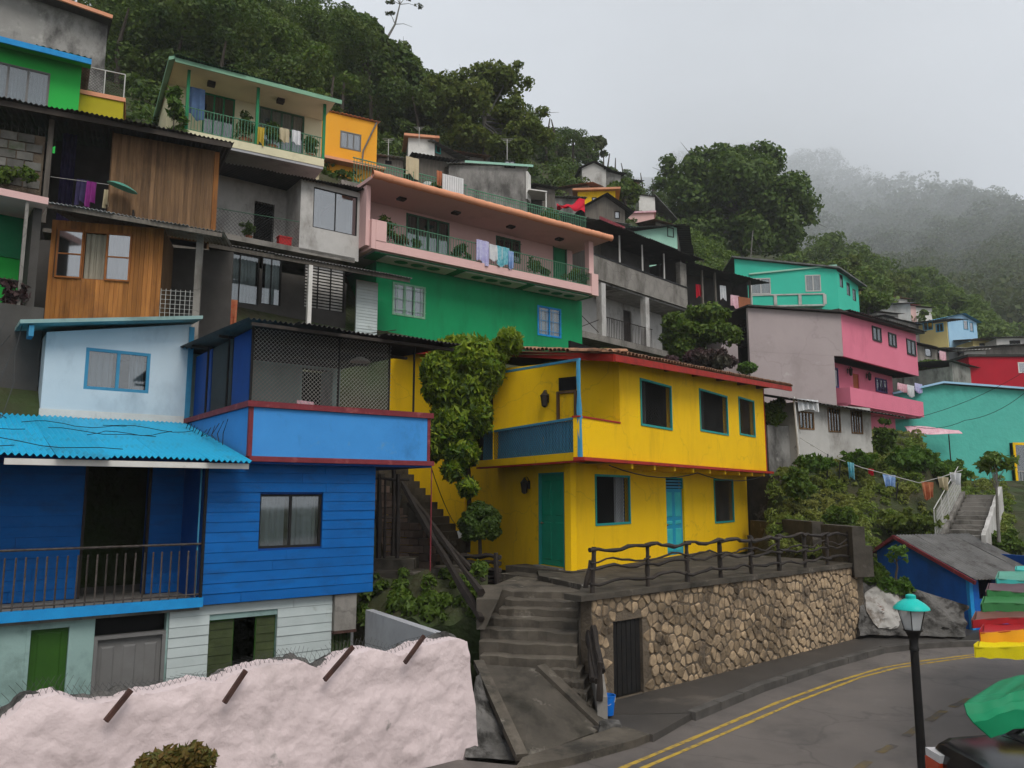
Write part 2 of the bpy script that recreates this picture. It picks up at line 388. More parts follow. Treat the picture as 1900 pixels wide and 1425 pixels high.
def planks(par, F, m, u0, u1, z0, z1, pitch, d=0.0, th=0.03, holes=(), horizontal=True, name='plank', lap=0.005, gap=0.004, top=None):
    """boards laid one by one, cut round the openings"""
    n = max(1, round(((z1 - z0) if horizontal else (u1 - u0)) / pitch)); p = ((z1 - z0) if horizontal else (u1 - u0)) / n; out = []
    for k in range(n):
        a, b = (z0 if horizontal else u0) + k * p, (z0 if horizontal else u0) + (k + 1) * p
        lo, hi = (u0, u1) if horizontal else (z0, z1)
        if top and not horizontal: hi = top((a + b) / 2)
        spans = [(lo, hi)]
        for h in holes:
            ha, hb, hc, hd = (h[2], h[3], h[0], h[1]) if horizontal else (h[0], h[1], h[2], h[3])
            if min(b, hb) - max(a, ha) > p * 0.35:
                ns = []
                for (s0, s1) in spans:
                    if hc > s0 and hc < s1: ns.append((s0, hc))
                    if hd < s1 and hd > s0: ns.append((hd, s1))
                    if hc >= s1 or hd <= s0: ns.append((s0, s1))
                spans = ns
        if horizontal:   # butt joints in long boards
            ns = []
            for (s0, s1) in spans:
                if s1 - s0 > 1.4 and rnd.random() < .75: c_ = s0 + (s1 - s0) * rnd.uniform(.2, .8); ns += [(s0, c_ - .003), (c_ + .003, s1)]
                else: ns.append((s0, s1))
            spans = ns
        for (s0, s1) in spans:
            if s1 - s0 < 0.03: continue
            j = rnd.uniform(-0.004, 0.004); mb = MB(); fo = d - th + j
            if horizontal:   # tilted like lapped siding: lower edge proud
                mb.hexa([F.P(s0, fo - lap, a), F.P(s1, fo - lap, a), F.P(s1, d, a), F.P(s0, d, a), F.P(s0, fo + lap, b - gap), F.P(s1, fo + lap, b - gap), F.P(s1, d, b - gap), F.P(s0, d, b - gap)])
            else:
                mb.box(F, a + gap / 2, b - gap / 2, fo, d, s0, s1 + rnd.uniform(-.004, 0))
            out.append(part(mb, name, m, par))
    return out
def cloth(name, m, label, a, b, drop, n=10, wave=0.05, group=None, cat='laundry', slack=0.0, taper=0.0, fwd=(0, -1, 0)):
    """a piece of washing hanging from the line a-b"""
    a, b = Vector(a), Vector(b); ph = rnd.random() * 6; f = Vector(fwd); wn = max(2, int((b - a).length / 0.22))
    def fn(p, q):
        x = a.lerp(b, p if q < .01 else (p - .5) * (1 - taper * q) + .5); s = math.sin(p * wn * 6.28 + ph)
        return x + Vector((0, 0, -drop * q * (1 + .12 * math.sin(p * 5 + ph)) - slack * 4 * p * (1 - p))) + f * (wave * s * (0.3 + q))
    return solo(MB().grid(fn, max(8, wn * 6), 8, th=(0.004, 0.004, 0)), name, m, label, cat, group, smooth=True, loc=tuple(a.lerp(b, .5) + Vector((0, 0, -drop))))

# ---------------------------------------------------------------- foliage
def leaf_mesh(name, clumps, n, size, seed, up=0.25, aspect=1.7, inner=0.35, off=(0, 0, 0), jit=0.7, droop=0.0):
    g = np.random.default_rng(seed); C = np.array(clumps, float); wgt = (C[:, 3] * C[:, 4]) ** 1.0; wgt = wgt / wgt.sum()
    k = g.choice(len(C), n, p=wgt); D = g.normal(size=(n, 3)); D[:, 2] += up; D /= np.linalg.norm(D, axis=1)[:, None]
    rr = 1 - inner * g.random(n) ** 1.5
    P = C[k, :3] + D * C[k, 3:6] * rr[:, None]
    Nn = D + g.normal(size=(n, 3)) * jit; Nn[:, 2] += 0.25; Nn /= np.linalg.norm(Nn, axis=1)[:, None]
    T = g.normal(size=(n, 3)); T[:, 2] -= droop; T -= Nn * (T * Nn).sum(1)[:, None]; T /= np.linalg.norm(T, axis=1)[:, None] + 1e-9
    B = np.cross(Nn, T); sz = size * (0.55 + 0.9 * g.random(n))[:, None]
    a = P - T * sz * aspect / 2; b = P + B * sz / 2 + Nn * sz * .12; c_ = P + T * sz * aspect / 2; d = P - B * sz / 2 + Nn * sz * .12
    V = np.stack([a, b, c_, d], 1).reshape(-1, 3) - np.array(off)
    me = bpy.data.meshes.new(name); me.vertices.add(4 * n); me.loops.add(4 * n); me.polygons.add(n)
    me.vertices.foreach_set('co', V.astype(np.float32).ravel()); me.loops.foreach_set('vertex_index', np.arange(4 * n, dtype=np.int32))
    me.polygons.foreach_set('loop_start', np.arange(0, 4 * n, 4, dtype=np.int32)); me.update(calc_edges=True)
    return me
def leaf_part(name, m, par, clumps, n, size, seed, **k):
    me = leaf_mesh(name, clumps, n, size, seed, off=BASE[par.name], **k); me.materials.append(m)
    o = bpy.data.objects.new(name, me); COL.objects.link(o); o.parent = par; BASE[o.name] = BASE[par.name]; return o
def leaf_solo(name, m, clumps, n, size, seed, label, cat=None, kind=None, group=None, **k):
    C = np.array(clumps); loc = (float(C[:, 0].mean()), float(C[:, 1].mean()), float((C[:, 2] - C[:, 5]).min()))
    me = leaf_mesh(name, clumps, n, size, seed, off=loc, **k); me.materials.append(m)
    o = bpy.data.objects.new(name, me); COL.objects.link(o); o.location = loc; BASE[o.name] = loc; _tags(o, label, cat, group, kind); return o
def blobs(c, R, k, rc, seed, shellness=0.55, zcut=-0.6):
    g = random.Random(seed); res = []
    while len(res) < k:
        v = Vector((g.gauss(0, 1), g.gauss(0, 1), g.gauss(0, 1))).normalized()
        if v.z < zcut: continue
        t = shellness + (1 - shellness) * g.random(); r = rc * g.uniform(0.6, 1.25)
        t = min(t, 1.0)
        res.append((c[0] + v.x * (R[0] - r * .6) * t, c[1] + v.y * (R[1] - r * .6) * t, c[2] + v.z * (R[2] - r * .6) * t, r, r, r * 0.78))
    return res
def tree(name, label, base, c, R, m, bark, n=9000, size=0.3, k=45, rc=None, seed=1, group=None, cat='tree', trunk_r=0.25, extra=(), up=0.35, inner=0.5, **kw):
    """tapered trunk, limbs to the leaf clumps, crown of leaf faces"""
    g = random.Random(seed); base, c = Vector(base), Vector(c); rc = rc or max(R) * 0.34
    t = thing(name, label, cat, tuple(base), group); cl = blobs(c, R, k, rc, seed) + list(extra)
    tr = MB(); top = Vector((c.x, c.y, c.z + R[2] * 0.1)); mid = base.lerp(top, 0.5) + Vector((g.uniform(-1, 1), g.uniform(-1, 1), 0)) * trunk_r * 1.5
    pts = [base - Vector((0, 0, .3)), base.lerp(mid, .5), mid, mid.lerp(top, .6), top]
    tr.tube(pts, [trunk_r * 1.15, trunk_r, trunk_r * .8, trunk_r * .5, trunk_r * .15], 8); part(tr, 'trunk', bark, t, smooth=True)
    lb = MB()
    for q in g.sample(cl, min(len(cl), 16)):
        e = Vector(q[:3]); s0 = pts[2].lerp(pts[4], g.uniform(0, .8)); md = s0.lerp(e, .5) + Vector((g.uniform(-.3, .3), g.uniform(-.3, .3), g.uniform(0, .4))) * rc
        lb.tube([s0, md, e, e + (e - md) * .6], [trunk_r * .35, trunk_r * .22, trunk_r * .1, trunk_r * .03], 5)
    part(lb, 'limbs', bark, t, smooth=True)
    leaf_part('crown', m, t, cl, n, size, seed, up=up, inner=inner, **kw); return t

# ---------------------------------------------------------------- palette
K = (0.02, 0.02, 0.018)
mat('asphalt', (0.145, 0.124, 0.11), (0.112, 0.096, 0.086), s=0.5, rough=0.62, bump=0.5, bs=140, dirt=(0.065, 0.058, 0.053), ds=0.45, dlo=0.5, dhi=0.68, dirt2=(0.19, 0.168, 0.15), d2s=2.2, d2lo=0.6, d2hi=0.8, spec=0.35, bumpd=0.006)
mat('pavement', (0.062, 0.054, 0.047), (0.04, 0.036, 0.032), s=1.1, rough=0.55, bump=0.5, bs=60, dirt=(0.13, 0.11, 0.09), ds=0.9, dlo=0.56, dhi=0.75, spec=0.4)
mat('kerb', (0.11, 0.1, 0.09), (0.06, 0.055, 0.05), s=3, bump=0.6, bs=30)
mat('line_yellow', (0.47, 0.31, 0.045), (0.36, 0.24, 0.05), s=5, bump=0.3, bs=120, dirt=(0.12, 0.1, 0.085), ds=7, dlo=0.48, dhi=0.66)
mat('line_worn', (0.2, 0.145, 0.055), (0.11, 0.09, 0.07), s=6, bump=0.2, dirt=(0.1, 0.09, 0.082), ds=4, dlo=0.42, dhi=0.54)
mat('earth', (0.06, 0.05, 0.03), (0.035, 0.04, 0.018), s=0.8, bump=0.8, bs=8, dirt=(0.04, 0.06, 0.02), ds=0.35, dlo=0.42, dhi=0.6, bumpd=0.06)
mat('forest_floor', (0.028, 0.042, 0.016), (0.018, 0.026, 0.01), s=0.12, bump=1.0, bs=1.5, bumpd=0.3)
mat('concrete', (0.27, 0.25, 0.225), (0.2, 0.185, 0.165), s=1.6, bump=0.45, bs=22, dirt=(0.075, 0.068, 0.058), ds=1.1, dlo=0.46, dhi=0.7, streak=2.5)
mat('concrete_dark', (0.09, 0.077, 0.062), (0.055, 0.048, 0.039), s=2.2, bump=0.6, bs=18, dirt=(0.028, 0.026, 0.02), ds=1.7, dlo=0.48, dhi=0.68, dirt2=(0.24, 0.215, 0.18), d2s=1.6, d2lo=0.58, d2hi=0.72)
mat('stair_stone', (0.125, 0.106, 0.084), (0.07, 0.06, 0.048), s=2.4, bump=0.7, bs=16, dirt=(0.04, 0.036, 0.03), ds=1.5, dlo=0.5, dhi=0.66, dirt2=(0.26, 0.23, 0.19), d2s=2.6, d2lo=0.6, d2hi=0.72, rand=0.15)
mat('stone', (0.36, 0.26, 0.16), (0.22, 0.165, 0.11), s=4, rough=0.9, bump=0.9, bs=10, dirt=(0.085, 0.065, 0.048), ds=2.0, dlo=0.47, dhi=0.66, rand=0.42, bumpd=0.03)
mat('mortar', (0.15, 0.118, 0.085), (0.095, 0.075, 0.055), s=4, bump=0.9, bs=20, bumpd=0.03)
mat('timber_dark', (0.035, 0.026, 0.02), (0.018, 0.014, 0.012), s=6, bump=0.7, bs=25, rand=0.25, spec=0.3, rough=0.7)
mat('post_black', (0.012, 0.012, 0.013), (0.02, 0.018, 0.016), s=8, rough=0.45, bump=0.15)
mat('black_metal', (0.02, 0.018, 0.017), (0.045, 0.033, 0.025), s=9, rough=0.6, bump=0.2, rand=0.2)
mat('baluster_grey', (0.1, 0.085, 0.075), (0.04, 0.032, 0.028), s=18, rough=0.6, bump=0.3, rand=0.35)
mat('brass', (0.25, 0.2, 0.1), rough=0.35, metal=0.8, bump=0)
mat('wire_pale', (0.5, 0.49, 0.46), rough=0.6, bump=0)
mat('wire_dark', (0.06, 0.06, 0.058), rough=0.6, bump=0)
mat('cable', (0.015, 0.015, 0.015), rough=0.6, bump=0)
mat('yellow', (0.88, 0.535, 0.006), (0.84, 0.5, 0.006), s=1.0, rough=0.75, bump=0.4, bs=7, dirt=(0.66, 0.38, 0.01), ds=1.6, dlo=0.5, dhi=0.78, streak=4.5, dirt2=(0.42, 0.25, 0.03), d2s=1.7, d2lo=0.66, d2hi=0.84)
mat('red_trim', (0.4, 0.03, 0.02), (0.3, 0.025, 0.02), s=5, rough=0.6, bump=0.4, bs=18, dirt=(0.2, 0.02, 0.018), ds=3)
mat('roof_tile', (0.34, 0.17, 0.095), (0.2, 0.11, 0.07), s=6, bump=0.6, bs=18, rand=0.3, dirt=(0.09, 0.07, 0.055), ds=4, dlo=0.5, dhi=0.66)
mat('teal_trim', (0.03, 0.3, 0.27), (0.02, 0.24, 0.22), s=6, rough=0.6)
mat('door_green', (0.012, 0.29, 0.17), (0.01, 0.24, 0.14), s=3, rough=0.5, bump=0.12, bs=12)
mat('door_blue', (0.02, 0.3, 0.45), (0.02, 0.25, 0.4), s=4, rough=0.5)
mat('door_aqua', (0.05, 0.45, 0.45), (0.04, 0.38, 0.4), s=4, rough=0.5)
mat('blue_plank', (0.004, 0.118, 0.4), (0.004, 0.098, 0.34), s=1.8, rough=0.6, bump=0.18, bs=12, rand=0.08, dirt=(0.008, 0.075, 0.23), ds=2.2, dlo=0.5, dhi=0.75, streak=0.4, spec=0.12)
mat('blue_deep', (0.004, 0.055, 0.25), (0.004, 0.046, 0.2), s=1.8, rough=0.55, bump=0.15, bs=12, rand=0.06)
mat('blue_shed', (0.012, 0.12, 0.46), (0.01, 0.1, 0.4), s=1.8, rough=0.6, bump=0.2, bs=12, dirt=(0.01, 0.07, 0.25), ds=1.6, dlo=0.5, dhi=0.75, streak=2)
mat('blue_light', (0.06, 0.29, 0.67), (0.05, 0.25, 0.6), s=1.4, rough=0.7, bump=0.35, bs=10, dirt=(0.035, 0.15, 0.34), ds=1.6, dlo=0.56, dhi=0.8, streak=1.5, dirt2=(0.13, 0.3, 0.5), d2s=3, d2lo=0.62, d2hi=0.75)
mat('blue_trim', (0.02, 0.28, 0.62), (0.015, 0.22, 0.52), s=5, rough=0.6, bump=0.3)
mat('frame_blue', (0.06, 0.27, 0.42), (0.05, 0.22, 0.36), s=5, rough=0.55)
mat('maroon', (0.21, 0.035, 0.045), (0.15, 0.03, 0.036), s=5, rough=0.6, bump=0.3, dirt=(0.3, 0.09, 0.09), ds=4, dlo=0.56, dhi=0.7)
mat('turq_roof', (0.012, 0.4, 0.64), (0.01, 0.34, 0.57), s=1.2, rough=0.5, bump=0.08, rand=0.1, dirt=(0.03, 0.19, 0.28), ds=2.2, dlo=0.52, dhi=0.76, spec=0.25, dirt2=(0.06, 0.09, 0.09), d2s=5, d2lo=0.66, d2hi=0.76)
mat('pale_blue', (0.56, 0.645, 0.69), (0.5, 0.59, 0.64), s=1.2, bump=0.2, dirt=(0.33, 0.4, 0.45), ds=0.9, dlo=0.55, dhi=0.8, streak=2)
mat('white_paint', (0.68, 0.66, 0.62), (0.58, 0.56, 0.52), s=3, bump=0.25, dirt=(0.3, 0.28, 0.25), ds=2.2, dlo=0.6, dhi=0.78, streak=2)
mat('white_plank', (0.5, 0.55, 0.54), (0.43, 0.48, 0.47), s=2, rough=0.6, bump=0.15, rand=0.06, dirt=(0.2, 0.2, 0.17), ds=2.2, dlo=0.6, dhi=0.75)
mat('mint_wall', (0.3, 0.43, 0.4), (0.24, 0.35, 0.33), s=1.5, bump=0.25, dirt=(0.13, 0.19, 0.17), ds=1.4, dlo=0.5, dhi=0.75)
mat('olive_door', (0.035, 0.1, 0.015), (0.025, 0.075, 0.012), s=3, rough=0.6, bump=0.15)
mat('olive_plank', (0.06, 0.075, 0.03), (0.035, 0.045, 0.02), s=4, rough=0.7, bump=0.3, rand=0.15)
mat('grey_door', (0.17, 0.165, 0.16), (0.14, 0.135, 0.13), s=3, rough=0.6, bump=0.12)
mat('pink_plaster', (0.66, 0.545, 0.535), (0.58, 0.475, 0.465), s=1.6, rough=0.9, bump=0.45, bs=12, dirt=(0.36, 0.3, 0.285), ds=1.1, dlo=0.52, dhi=0.78, streak=2.0, dirt2=(0.27, 0.245, 0.225), d2s=2.3, d2lo=0.66, d2hi=0.74, bumpd=0.04)
mat('grey_plaster', (0.4, 0.4, 0.41), (0.33, 0.33, 0.34), s=1.4, bump=0.3, dirt=(0.2, 0.2, 0.2), ds=1.3, dlo=0.5, dhi=0.75, streak=2.5)
mat('rock', (0.16, 0.15, 0.14), (0.07, 0.066, 0.06), s=1.6, bump=1.0, bs=6, dirt=(0.03, 0.028, 0.025), ds=2.2, dlo=0.48, dhi=0.62, bumpd=0.08)
mat('rust', (0.09, 0.045, 0.035), (0.045, 0.028, 0.025), s=9, bump=0.5)
mat('plank_orange', (0.42, 0.175, 0.045), (0.26, 0.1, 0.028), s=2.2, rough=0.6, bump=0.4, bs=10, stretch=(9, 9, 0.5), rand=0.3, dirt=(0.11, 0.045, 0.02), ds=1.4, dlo=0.48, dhi=0.7, streak=3.0)
mat('plank_brown', (0.215, 0.125, 0.062), (0.11, 0.064, 0.036), s=2.2, rough=0.7, bump=0.3, bs=10, stretch=(9, 9, 0.5), rand=0.25, dirt=(0.06, 0.035, 0.02), ds=1.2, dlo=0.5, dhi=0.72, streak=2.5)
mat('plank_grey', (0.17, 0.15, 0.125), (0.09, 0.08, 0.07), s=2.2, rough=0.85, bump=0.4, bs=10, stretch=(9, 9, 0.5), rand=0.3)
mat('frame_orange', (0.33, 0.12, 0.035), (0.24, 0.09, 0.03), s=5, rough=0.5)
mat('roof_dark', (0.045, 0.04, 0.036), (0.028, 0.025, 0.023), s=2.5, rough=0.6, bump=0.3, rand=0.2, dirt=(0.1, 0.085, 0.07), ds=1.5, dlo=0.56, dhi=0.75)
mat('roof_grey', (0.16, 0.155, 0.15), (0.1, 0.097, 0.094), s=1.8, rough=0.65, bump=0.2, rand=0.12, dirt=(0.055, 0.05, 0.046), ds=1.8, dlo=0.5, dhi=0.7)
mat('roof_zinc', (0.42, 0.43, 0.43), (0.3, 0.3, 0.3), s=2.5, rough=0.5, bump=0.1, rand=0.12, dirt=(0.13, 0.1, 0.08), ds=2, dlo=0.5, dhi=0.68)
mat('soffit', (0.06, 0.05, 0.042), (0.04, 0.034, 0.03), s=3, bump=0.2)
mat('white_wall', (0.52, 0.5, 0.475), (0.43, 0.415, 0.39), s=1.2, bump=0.35, bs=12, dirt=(0.24, 0.22, 0.2), ds=0.9, dlo=0.5, dhi=0.68, streak=1.8, dirt2=(0.12, 0.11, 0.1), d2s=2.4, d2lo=0.62, d2hi=0.75)
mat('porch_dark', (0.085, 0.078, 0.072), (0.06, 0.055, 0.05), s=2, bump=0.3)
mat('pink_wall', (0.7, 0.45, 0.42), (0.66, 0.42, 0.395), s=0.8, bump=0.12, dirt=(0.52, 0.33, 0.31), ds=0.8, dlo=0.55, dhi=0.8, streak=2)
mat('salmon', (0.72, 0.32, 0.18), (0.65, 0.29, 0.17), s=3, rough=0.6, bump=0.2, dirt=(0.5, 0.2, 0.11), ds=2, dlo=0.55, dhi=0.75)
mat('green_wall', (0.008, 0.27, 0.1), (0.007, 0.24, 0.088), s=0.9, rough=0.75, bump=0.25, dirt=(0.007, 0.17, 0.065), ds=1.1, dlo=0.5, dhi=0.74, streak=4)
mat('green_paint', (0.02, 0.22, 0.09), (0.016, 0.18, 0.075), s=3, rough=0.5)
mat('green_frame', (0.07, 0.16, 0.1), (0.055, 0.13, 0.085), s=3, rough=0.5)
mat('green_rail', (0.1, 0.24, 0.15), (0.08, 0.2, 0.12), s=5, rough=0.5)
mat('cream', (0.68, 0.63, 0.43), (0.62, 0.575, 0.39), s=0.9, bump=0.15, dirt=(0.5, 0.46, 0.31), ds=0.8, dlo=0.55, dhi=0.8, streak=2)
mat('roof_green', (0.03, 0.11, 0.055), (0.02, 0.075, 0.04), s=2, rough=0.6, bump=0.15)
mat('mint_trim', (0.22, 0.4, 0.27), (0.18, 0.34, 0.23), s=2, rough=0.6)
mat('vivid_green', (0.03, 0.43, 0.07), (0.025, 0.39, 0.06), s=0.8, rough=0.7, bump=0.12)
mat('mustard', (0.45, 0.38, 0.02), (0.38, 0.32, 0.02), s=1, bump=0.2)
mat('orange_wall', (0.8, 0.37, 0.035), (0.74, 0.33, 0.03), s=0.9, bump=0.15)
mat('old_concrete', (0.33, 0.32, 0.3), (0.24, 0.23, 0.215), s=0.9, bump=0.4, bs=9, dirt=(0.085, 0.08, 0.075), ds=0.65, dlo=0.47, dhi=0.62, streak=1.8, dirt2=(0.45, 0.43, 0.4), d2s=1.2, d2lo=0.58, d2hi=0.72)
mat('grey_stucco', (0.29, 0.275, 0.255), (0.19, 0.18, 0.168), s=1.2, bump=0.6, bs=9, dirt=(0.085, 0.08, 0.074), ds=1.3, dlo=0.46, dhi=0.66, streak=2.2)
mat('mauve', (0.4, 0.335, 0.33), (0.36, 0.3, 0.295), s=0.6, bump=0.3, bs=8, dirt=(0.28, 0.235, 0.225), ds=0.6, dlo=0.5, dhi=0.75, dirt2=(0.47, 0.42, 0.41), d2s=1.6, d2lo=0.64, d2hi=0.72)
mat('hot_pink', (0.72, 0.2, 0.285), (0.67, 0.18, 0.26), s=0.7, bump=0.15, dirt=(0.55, 0.145, 0.21), ds=0.7, dlo=0.55, dhi=0.8, streak=1.6)
mat('turquoise', (0.055, 0.52, 0.37), (0.05, 0.47, 0.335), s=0.7, bump=0.15, dirt=(0.04, 0.38, 0.27), ds=0.6, dlo=0.56, dhi=0.8)
mat('aqua', (0.1, 0.47, 0.385), (0.09, 0.42, 0.345), s=0.8, bump=0.6, bs=4, dirt=(0.07, 0.34, 0.28), ds=0.7, dlo=0.52, dhi=0.72, bumpd=0.04)
mat('mint_pale', (0.34, 0.58, 0.46), (0.3, 0.52, 0.41), s=0.9, bump=0.2)
mat('crimson', (0.42, 0.015, 0.03), (0.36, 0.013, 0.026), s=0.8, bump=0.15)
mat('pale_yellow', (0.6, 0.49, 0.2), (0.5, 0.4, 0.17), s=1, bump=0.2)
mat('sky_blue', (0.36, 0.58, 0.75), (0.3, 0.5, 0.68), s=1, bump=0.2)
mat('awning_yellow', (0.66, 0.55, 0.01), (0.58, 0.48, 0.01), s=3, rough=0.5, bump=0.2)
mat('awning_orange', (0.72, 0.32, 0.02), (0.6, 0.26, 0.02), s=3, rough=0.5, bump=0.2)
mat('awning_red', (0.36, 0.02, 0.025), (0.28, 0.02, 0.022), s=3, rough=0.5, bump=0.2)
mat('awning_green', (0.045, 0.19, 0.06), (0.035, 0.14, 0.05), s=3, rough=0.5, bump=0.2)
mat('awning_mint', (0.1, 0.32, 0.24), (0.08, 0.25, 0.19), s=3, rough=0.5, bump=0.2)
mat('awning_turq', (0.06, 0.42, 0.38), (0.05, 0.34, 0.3), s=3, rough=0.5, bump=0.2)
mat('awning_maroon', (0.17, 0.075, 0.06), (0.13, 0.06, 0.05), s=3, rough=0.5, bump=0.2)
mat('whitewash', (0.4, 0.38, 0.35), (0.3, 0.285, 0.265), s=2, bump=0.6, bs=10, dirt=(0.16, 0.13, 0.105), ds=1.4, dlo=0.5, dhi=0.6, dirt2=(0.13, 0.06, 0.045), d2s=3.0, d2lo=0.62, d2hi=0.66)
mat('awning_plum', (0.12, 0.07, 0.08), (0.1, 0.06, 0.07), s=3, rough=0.5, bump=0.2)
mat('tarp_green', (0.008, 0.23, 0.1), (0.007, 0.19, 0.08), s=2, rough=0.5, bump=0.2, bs=6, spec=0.15)
mat('car_black', (0.008, 0.008, 0.009), (0.012, 0.012, 0.013), s=2, rough=0.16, bump=0.0, spec=0.6)
mat('rubber', (0.015, 0.015, 0.015), rough=0.8, bump=0.2)
mat('chrome', (0.5, 0.5, 0.5), rough=0.2, metal=1, bump=0)
mat('lamp_red', (0.55, 0.06, 0.015), rough=0.25, bump=0, spec=0.6)
mat('lamp_clear', (0.7, 0.7, 0.7), rough=0.2, bump=0, spec=0.6)
mat('lamp_turq', (0.02, 0.5, 0.43), (0.018, 0.45, 0.4), s=4, rough=0.35, bump=0.05)
mat('bulb', (0.75, 0.75, 0.72), rough=0.3, bump=0)
mat('bucket_blue', (0.01, 0.16, 0.62), rough=0.35, bump=0.05)
mat('curtain_white', (0.6, 0.6, 0.58), (0.5, 0.5, 0.49), s=2, bump=0)
mat('curtain_grey', (0.3, 0.31, 0.32), (0.24, 0.25, 0.26), s=2, bump=0)
mat('curtain_green', (0.2, 0.29, 0.25), (0.17, 0.25, 0.21), s=2, bump=0)
mat('curtain_beige', (0.4, 0.36, 0.28), (0.33, 0.3, 0.24), s=2, bump=0)
mat('curtain_dark', (0.055, 0.06, 0.06), (0.04, 0.044, 0.045), s=2, bump=0)
mat('cloth_white', (0.66, 0.66, 0.65), (0.5, 0.52, 0.55), s=4, bump=0.2)
mat('cloth_blue', (0.12, 0.26, 0.55), (0.4, 0.5, 0.66), s=7, bump=0.2)
mat('cloth_teal', (0.03, 0.3, 0.38), (0.3, 0.55, 0.6), s=7, bump=0.2)
mat('cloth_lilac', (0.36, 0.33, 0.6), (0.55, 0.55, 0.7), s=9, bump=0.2)
mat('cloth_pink', (0.6, 0.3, 0.36), (0.72, 0.5, 0.54), s=5, bump=0.2)
mat('cloth_magenta', (0.24, 0.03, 0.2), (0.17, 0.025, 0.15), s=5, bump=0.2)
mat('cloth_purple', (0.05, 0.04, 0.1), (0.03, 0.025, 0.06), s=5, bump=0.2)
mat('cloth_denim', (0.1, 0.17, 0.3), (0.06, 0.1, 0.2), s=3, bump=0.2)
mat('cloth_beige', (0.5, 0.43, 0.28), (0.42, 0.36, 0.24), s=3, bump=0.2)
mat('cloth_yellow', (0.5, 0.36, 0.05), (0.4, 0.28, 0.04), s=3, bump=0.2)
mat('cloth_red', (0.55, 0.012, 0.03), (0.45, 0.02, 0.04), s=4, bump=0.2)
mat('cloth_rust', (0.35, 0.08, 0.04), (0.45, 0.2, 0.1), s=8, bump=0.2)
mat('plastic_red', (0.5, 0.03, 0.03), rough=0.4, bump=0)
mat('plastic_white', (0.65, 0.65, 0.64), rough=0.4, bump=0)
mat('terracotta', (0.3, 0.11, 0.055), rough=0.8)
mat('door_wood', (0.4, 0.1, 0.03), (0.33, 0.08, 0.025), s=3, rough=0.6)
mat('shutter_violet', (0.1, 0.07, 0.2), (0.08, 0.055, 0.16), s=3, rough=0.6)
mat('void', (0.012, 0.012, 0.012), bump=0)  # near-black colour standing for the dark inside openings and unlit rooms
mat('bark', (0.085, 0.07, 0.055), (0.05, 0.042, 0.034), s=5, bump=0.8, bs=12, stretch=(2, 2, .5))
mat('bark_pale', (0.2, 0.19, 0.17), (0.12, 0.115, 0.1), s=5, bump=0.6, bs=12)
mat('brick', (0.17, 0.12, 0.095), (0.11, 0.08, 0.065), s=6, bump=0.5, rand=0.3)
mat('block', (0.16, 0.155, 0.14), (0.1, 0.098, 0.088), s=4, bump=0.6, rand=0.3, dirt=(0.05, 0.065, 0.035), ds=2, dlo=.5, dhi=.7)
glassmat('glass', (0.75, 0.8, 0.82), 0.16, 0.04)
glassmat('glass_sky', (0.5, 0.53, 0.55), 0.4, 0.08)
glassmat('glass_lamp', (0.92, 0.93, 0.93), 0.14, 0.1)
glassmat('glass_car', (0.25, 0.28, 0.3), 0.45, 0.03)
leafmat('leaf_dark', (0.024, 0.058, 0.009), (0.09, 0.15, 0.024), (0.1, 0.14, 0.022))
leafmat('leaf_mid', (0.045, 0.1, 0.01), (0.14, 0.2, 0.028), (0.08, 0.13, 0.016))
leafmat('leaf_yellow', (0.07, 0.11, 0.012), (0.17, 0.2, 0.035), (0.09, 0.13, 0.018))
leafmat('leaf_bright', (0.05, 0.12, 0.012), (0.13, 0.22, 0.03), (0.06, 0.13, 0.015))
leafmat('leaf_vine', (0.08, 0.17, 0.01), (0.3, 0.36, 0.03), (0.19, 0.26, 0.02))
leafmat('leaf_great', (0.036, 0.085, 0.012), (0.13, 0.19, 0.032), (0.07, 0.12, 0.018))
leafmat('leaf_far', (0.028, 0.055, 0.012), (0.085, 0.12, 0.026), (0.075, 0.085, 0.022))
leafmat('leaf_purple', (0.05, 0.025, 0.03), (0.11, 0.055, 0.06), (0.06, 0.06, 0.035))
leafmat('leaf_rust', (0.16, 0.09, 0.02), (0.1, 0.13, 0.03), (0.2, 0.1, 0.03))
leafmat('grass', (0.08, 0.15, 0.014), (0.2, 0.26, 0.04), (0.22, 0.23, 0.05))
leafmat('banana', (0.06, 0.15, 0.02), (0.12, 0.2, 0.04))
M = MATS
def cracked(m, sc=.42, amt=.3, lo=.004, hi=.014, wob=.9, col=(.03, .027, .025, 1)):
    # fine dark cracks and darker patches in the asphalt
    t = m.node_tree; n = t.nodes; l = t.links.new; b = n['Principled BSDF']; src = b.inputs['Base Color'].links[0].from_socket
    tc = n.new('ShaderNodeTexCoord'); no = n.new('ShaderNodeTexNoise'); no.inputs['Scale'].default_value = 1.3; no.inputs['Detail'].default_value = 6; l(tc.outputs['Object'], no.inputs['Vector'])
    ad = n.new('ShaderNodeVectorMath'); ad.operation = 'MULTIPLY_ADD'; l(no.outputs['Color'], ad.inputs[0]); ad.inputs[1].default_value = (wob, wob, wob); l(tc.outputs['Object'], ad.inputs[2])
    vo = n.new('ShaderNodeTexVoronoi'); vo.feature = 'DISTANCE_TO_EDGE'; vo.inputs['Scale'].default_value = sc; l(ad.outputs[0], vo.inputs['Vector'])
    mr = n.new('ShaderNodeMapRange'); mr.inputs[1].default_value = lo; mr.inputs[2].default_value = hi; mr.inputs[3].default_value = amt; mr.inputs[4].default_value = 0; l(vo.outputs['Distance'], mr.inputs[0])
    mx = n.new('ShaderNodeMix'); mx.data_type = 'RGBA'; l(mr.outputs[0], mx.inputs[0]); l(src, mx.inputs[6]); mx.inputs[7].default_value = col; l(mx.outputs[2], b.inputs['Base Color'])
for q_ in ('asphalt', 'pavement'): cracked(M[q_])
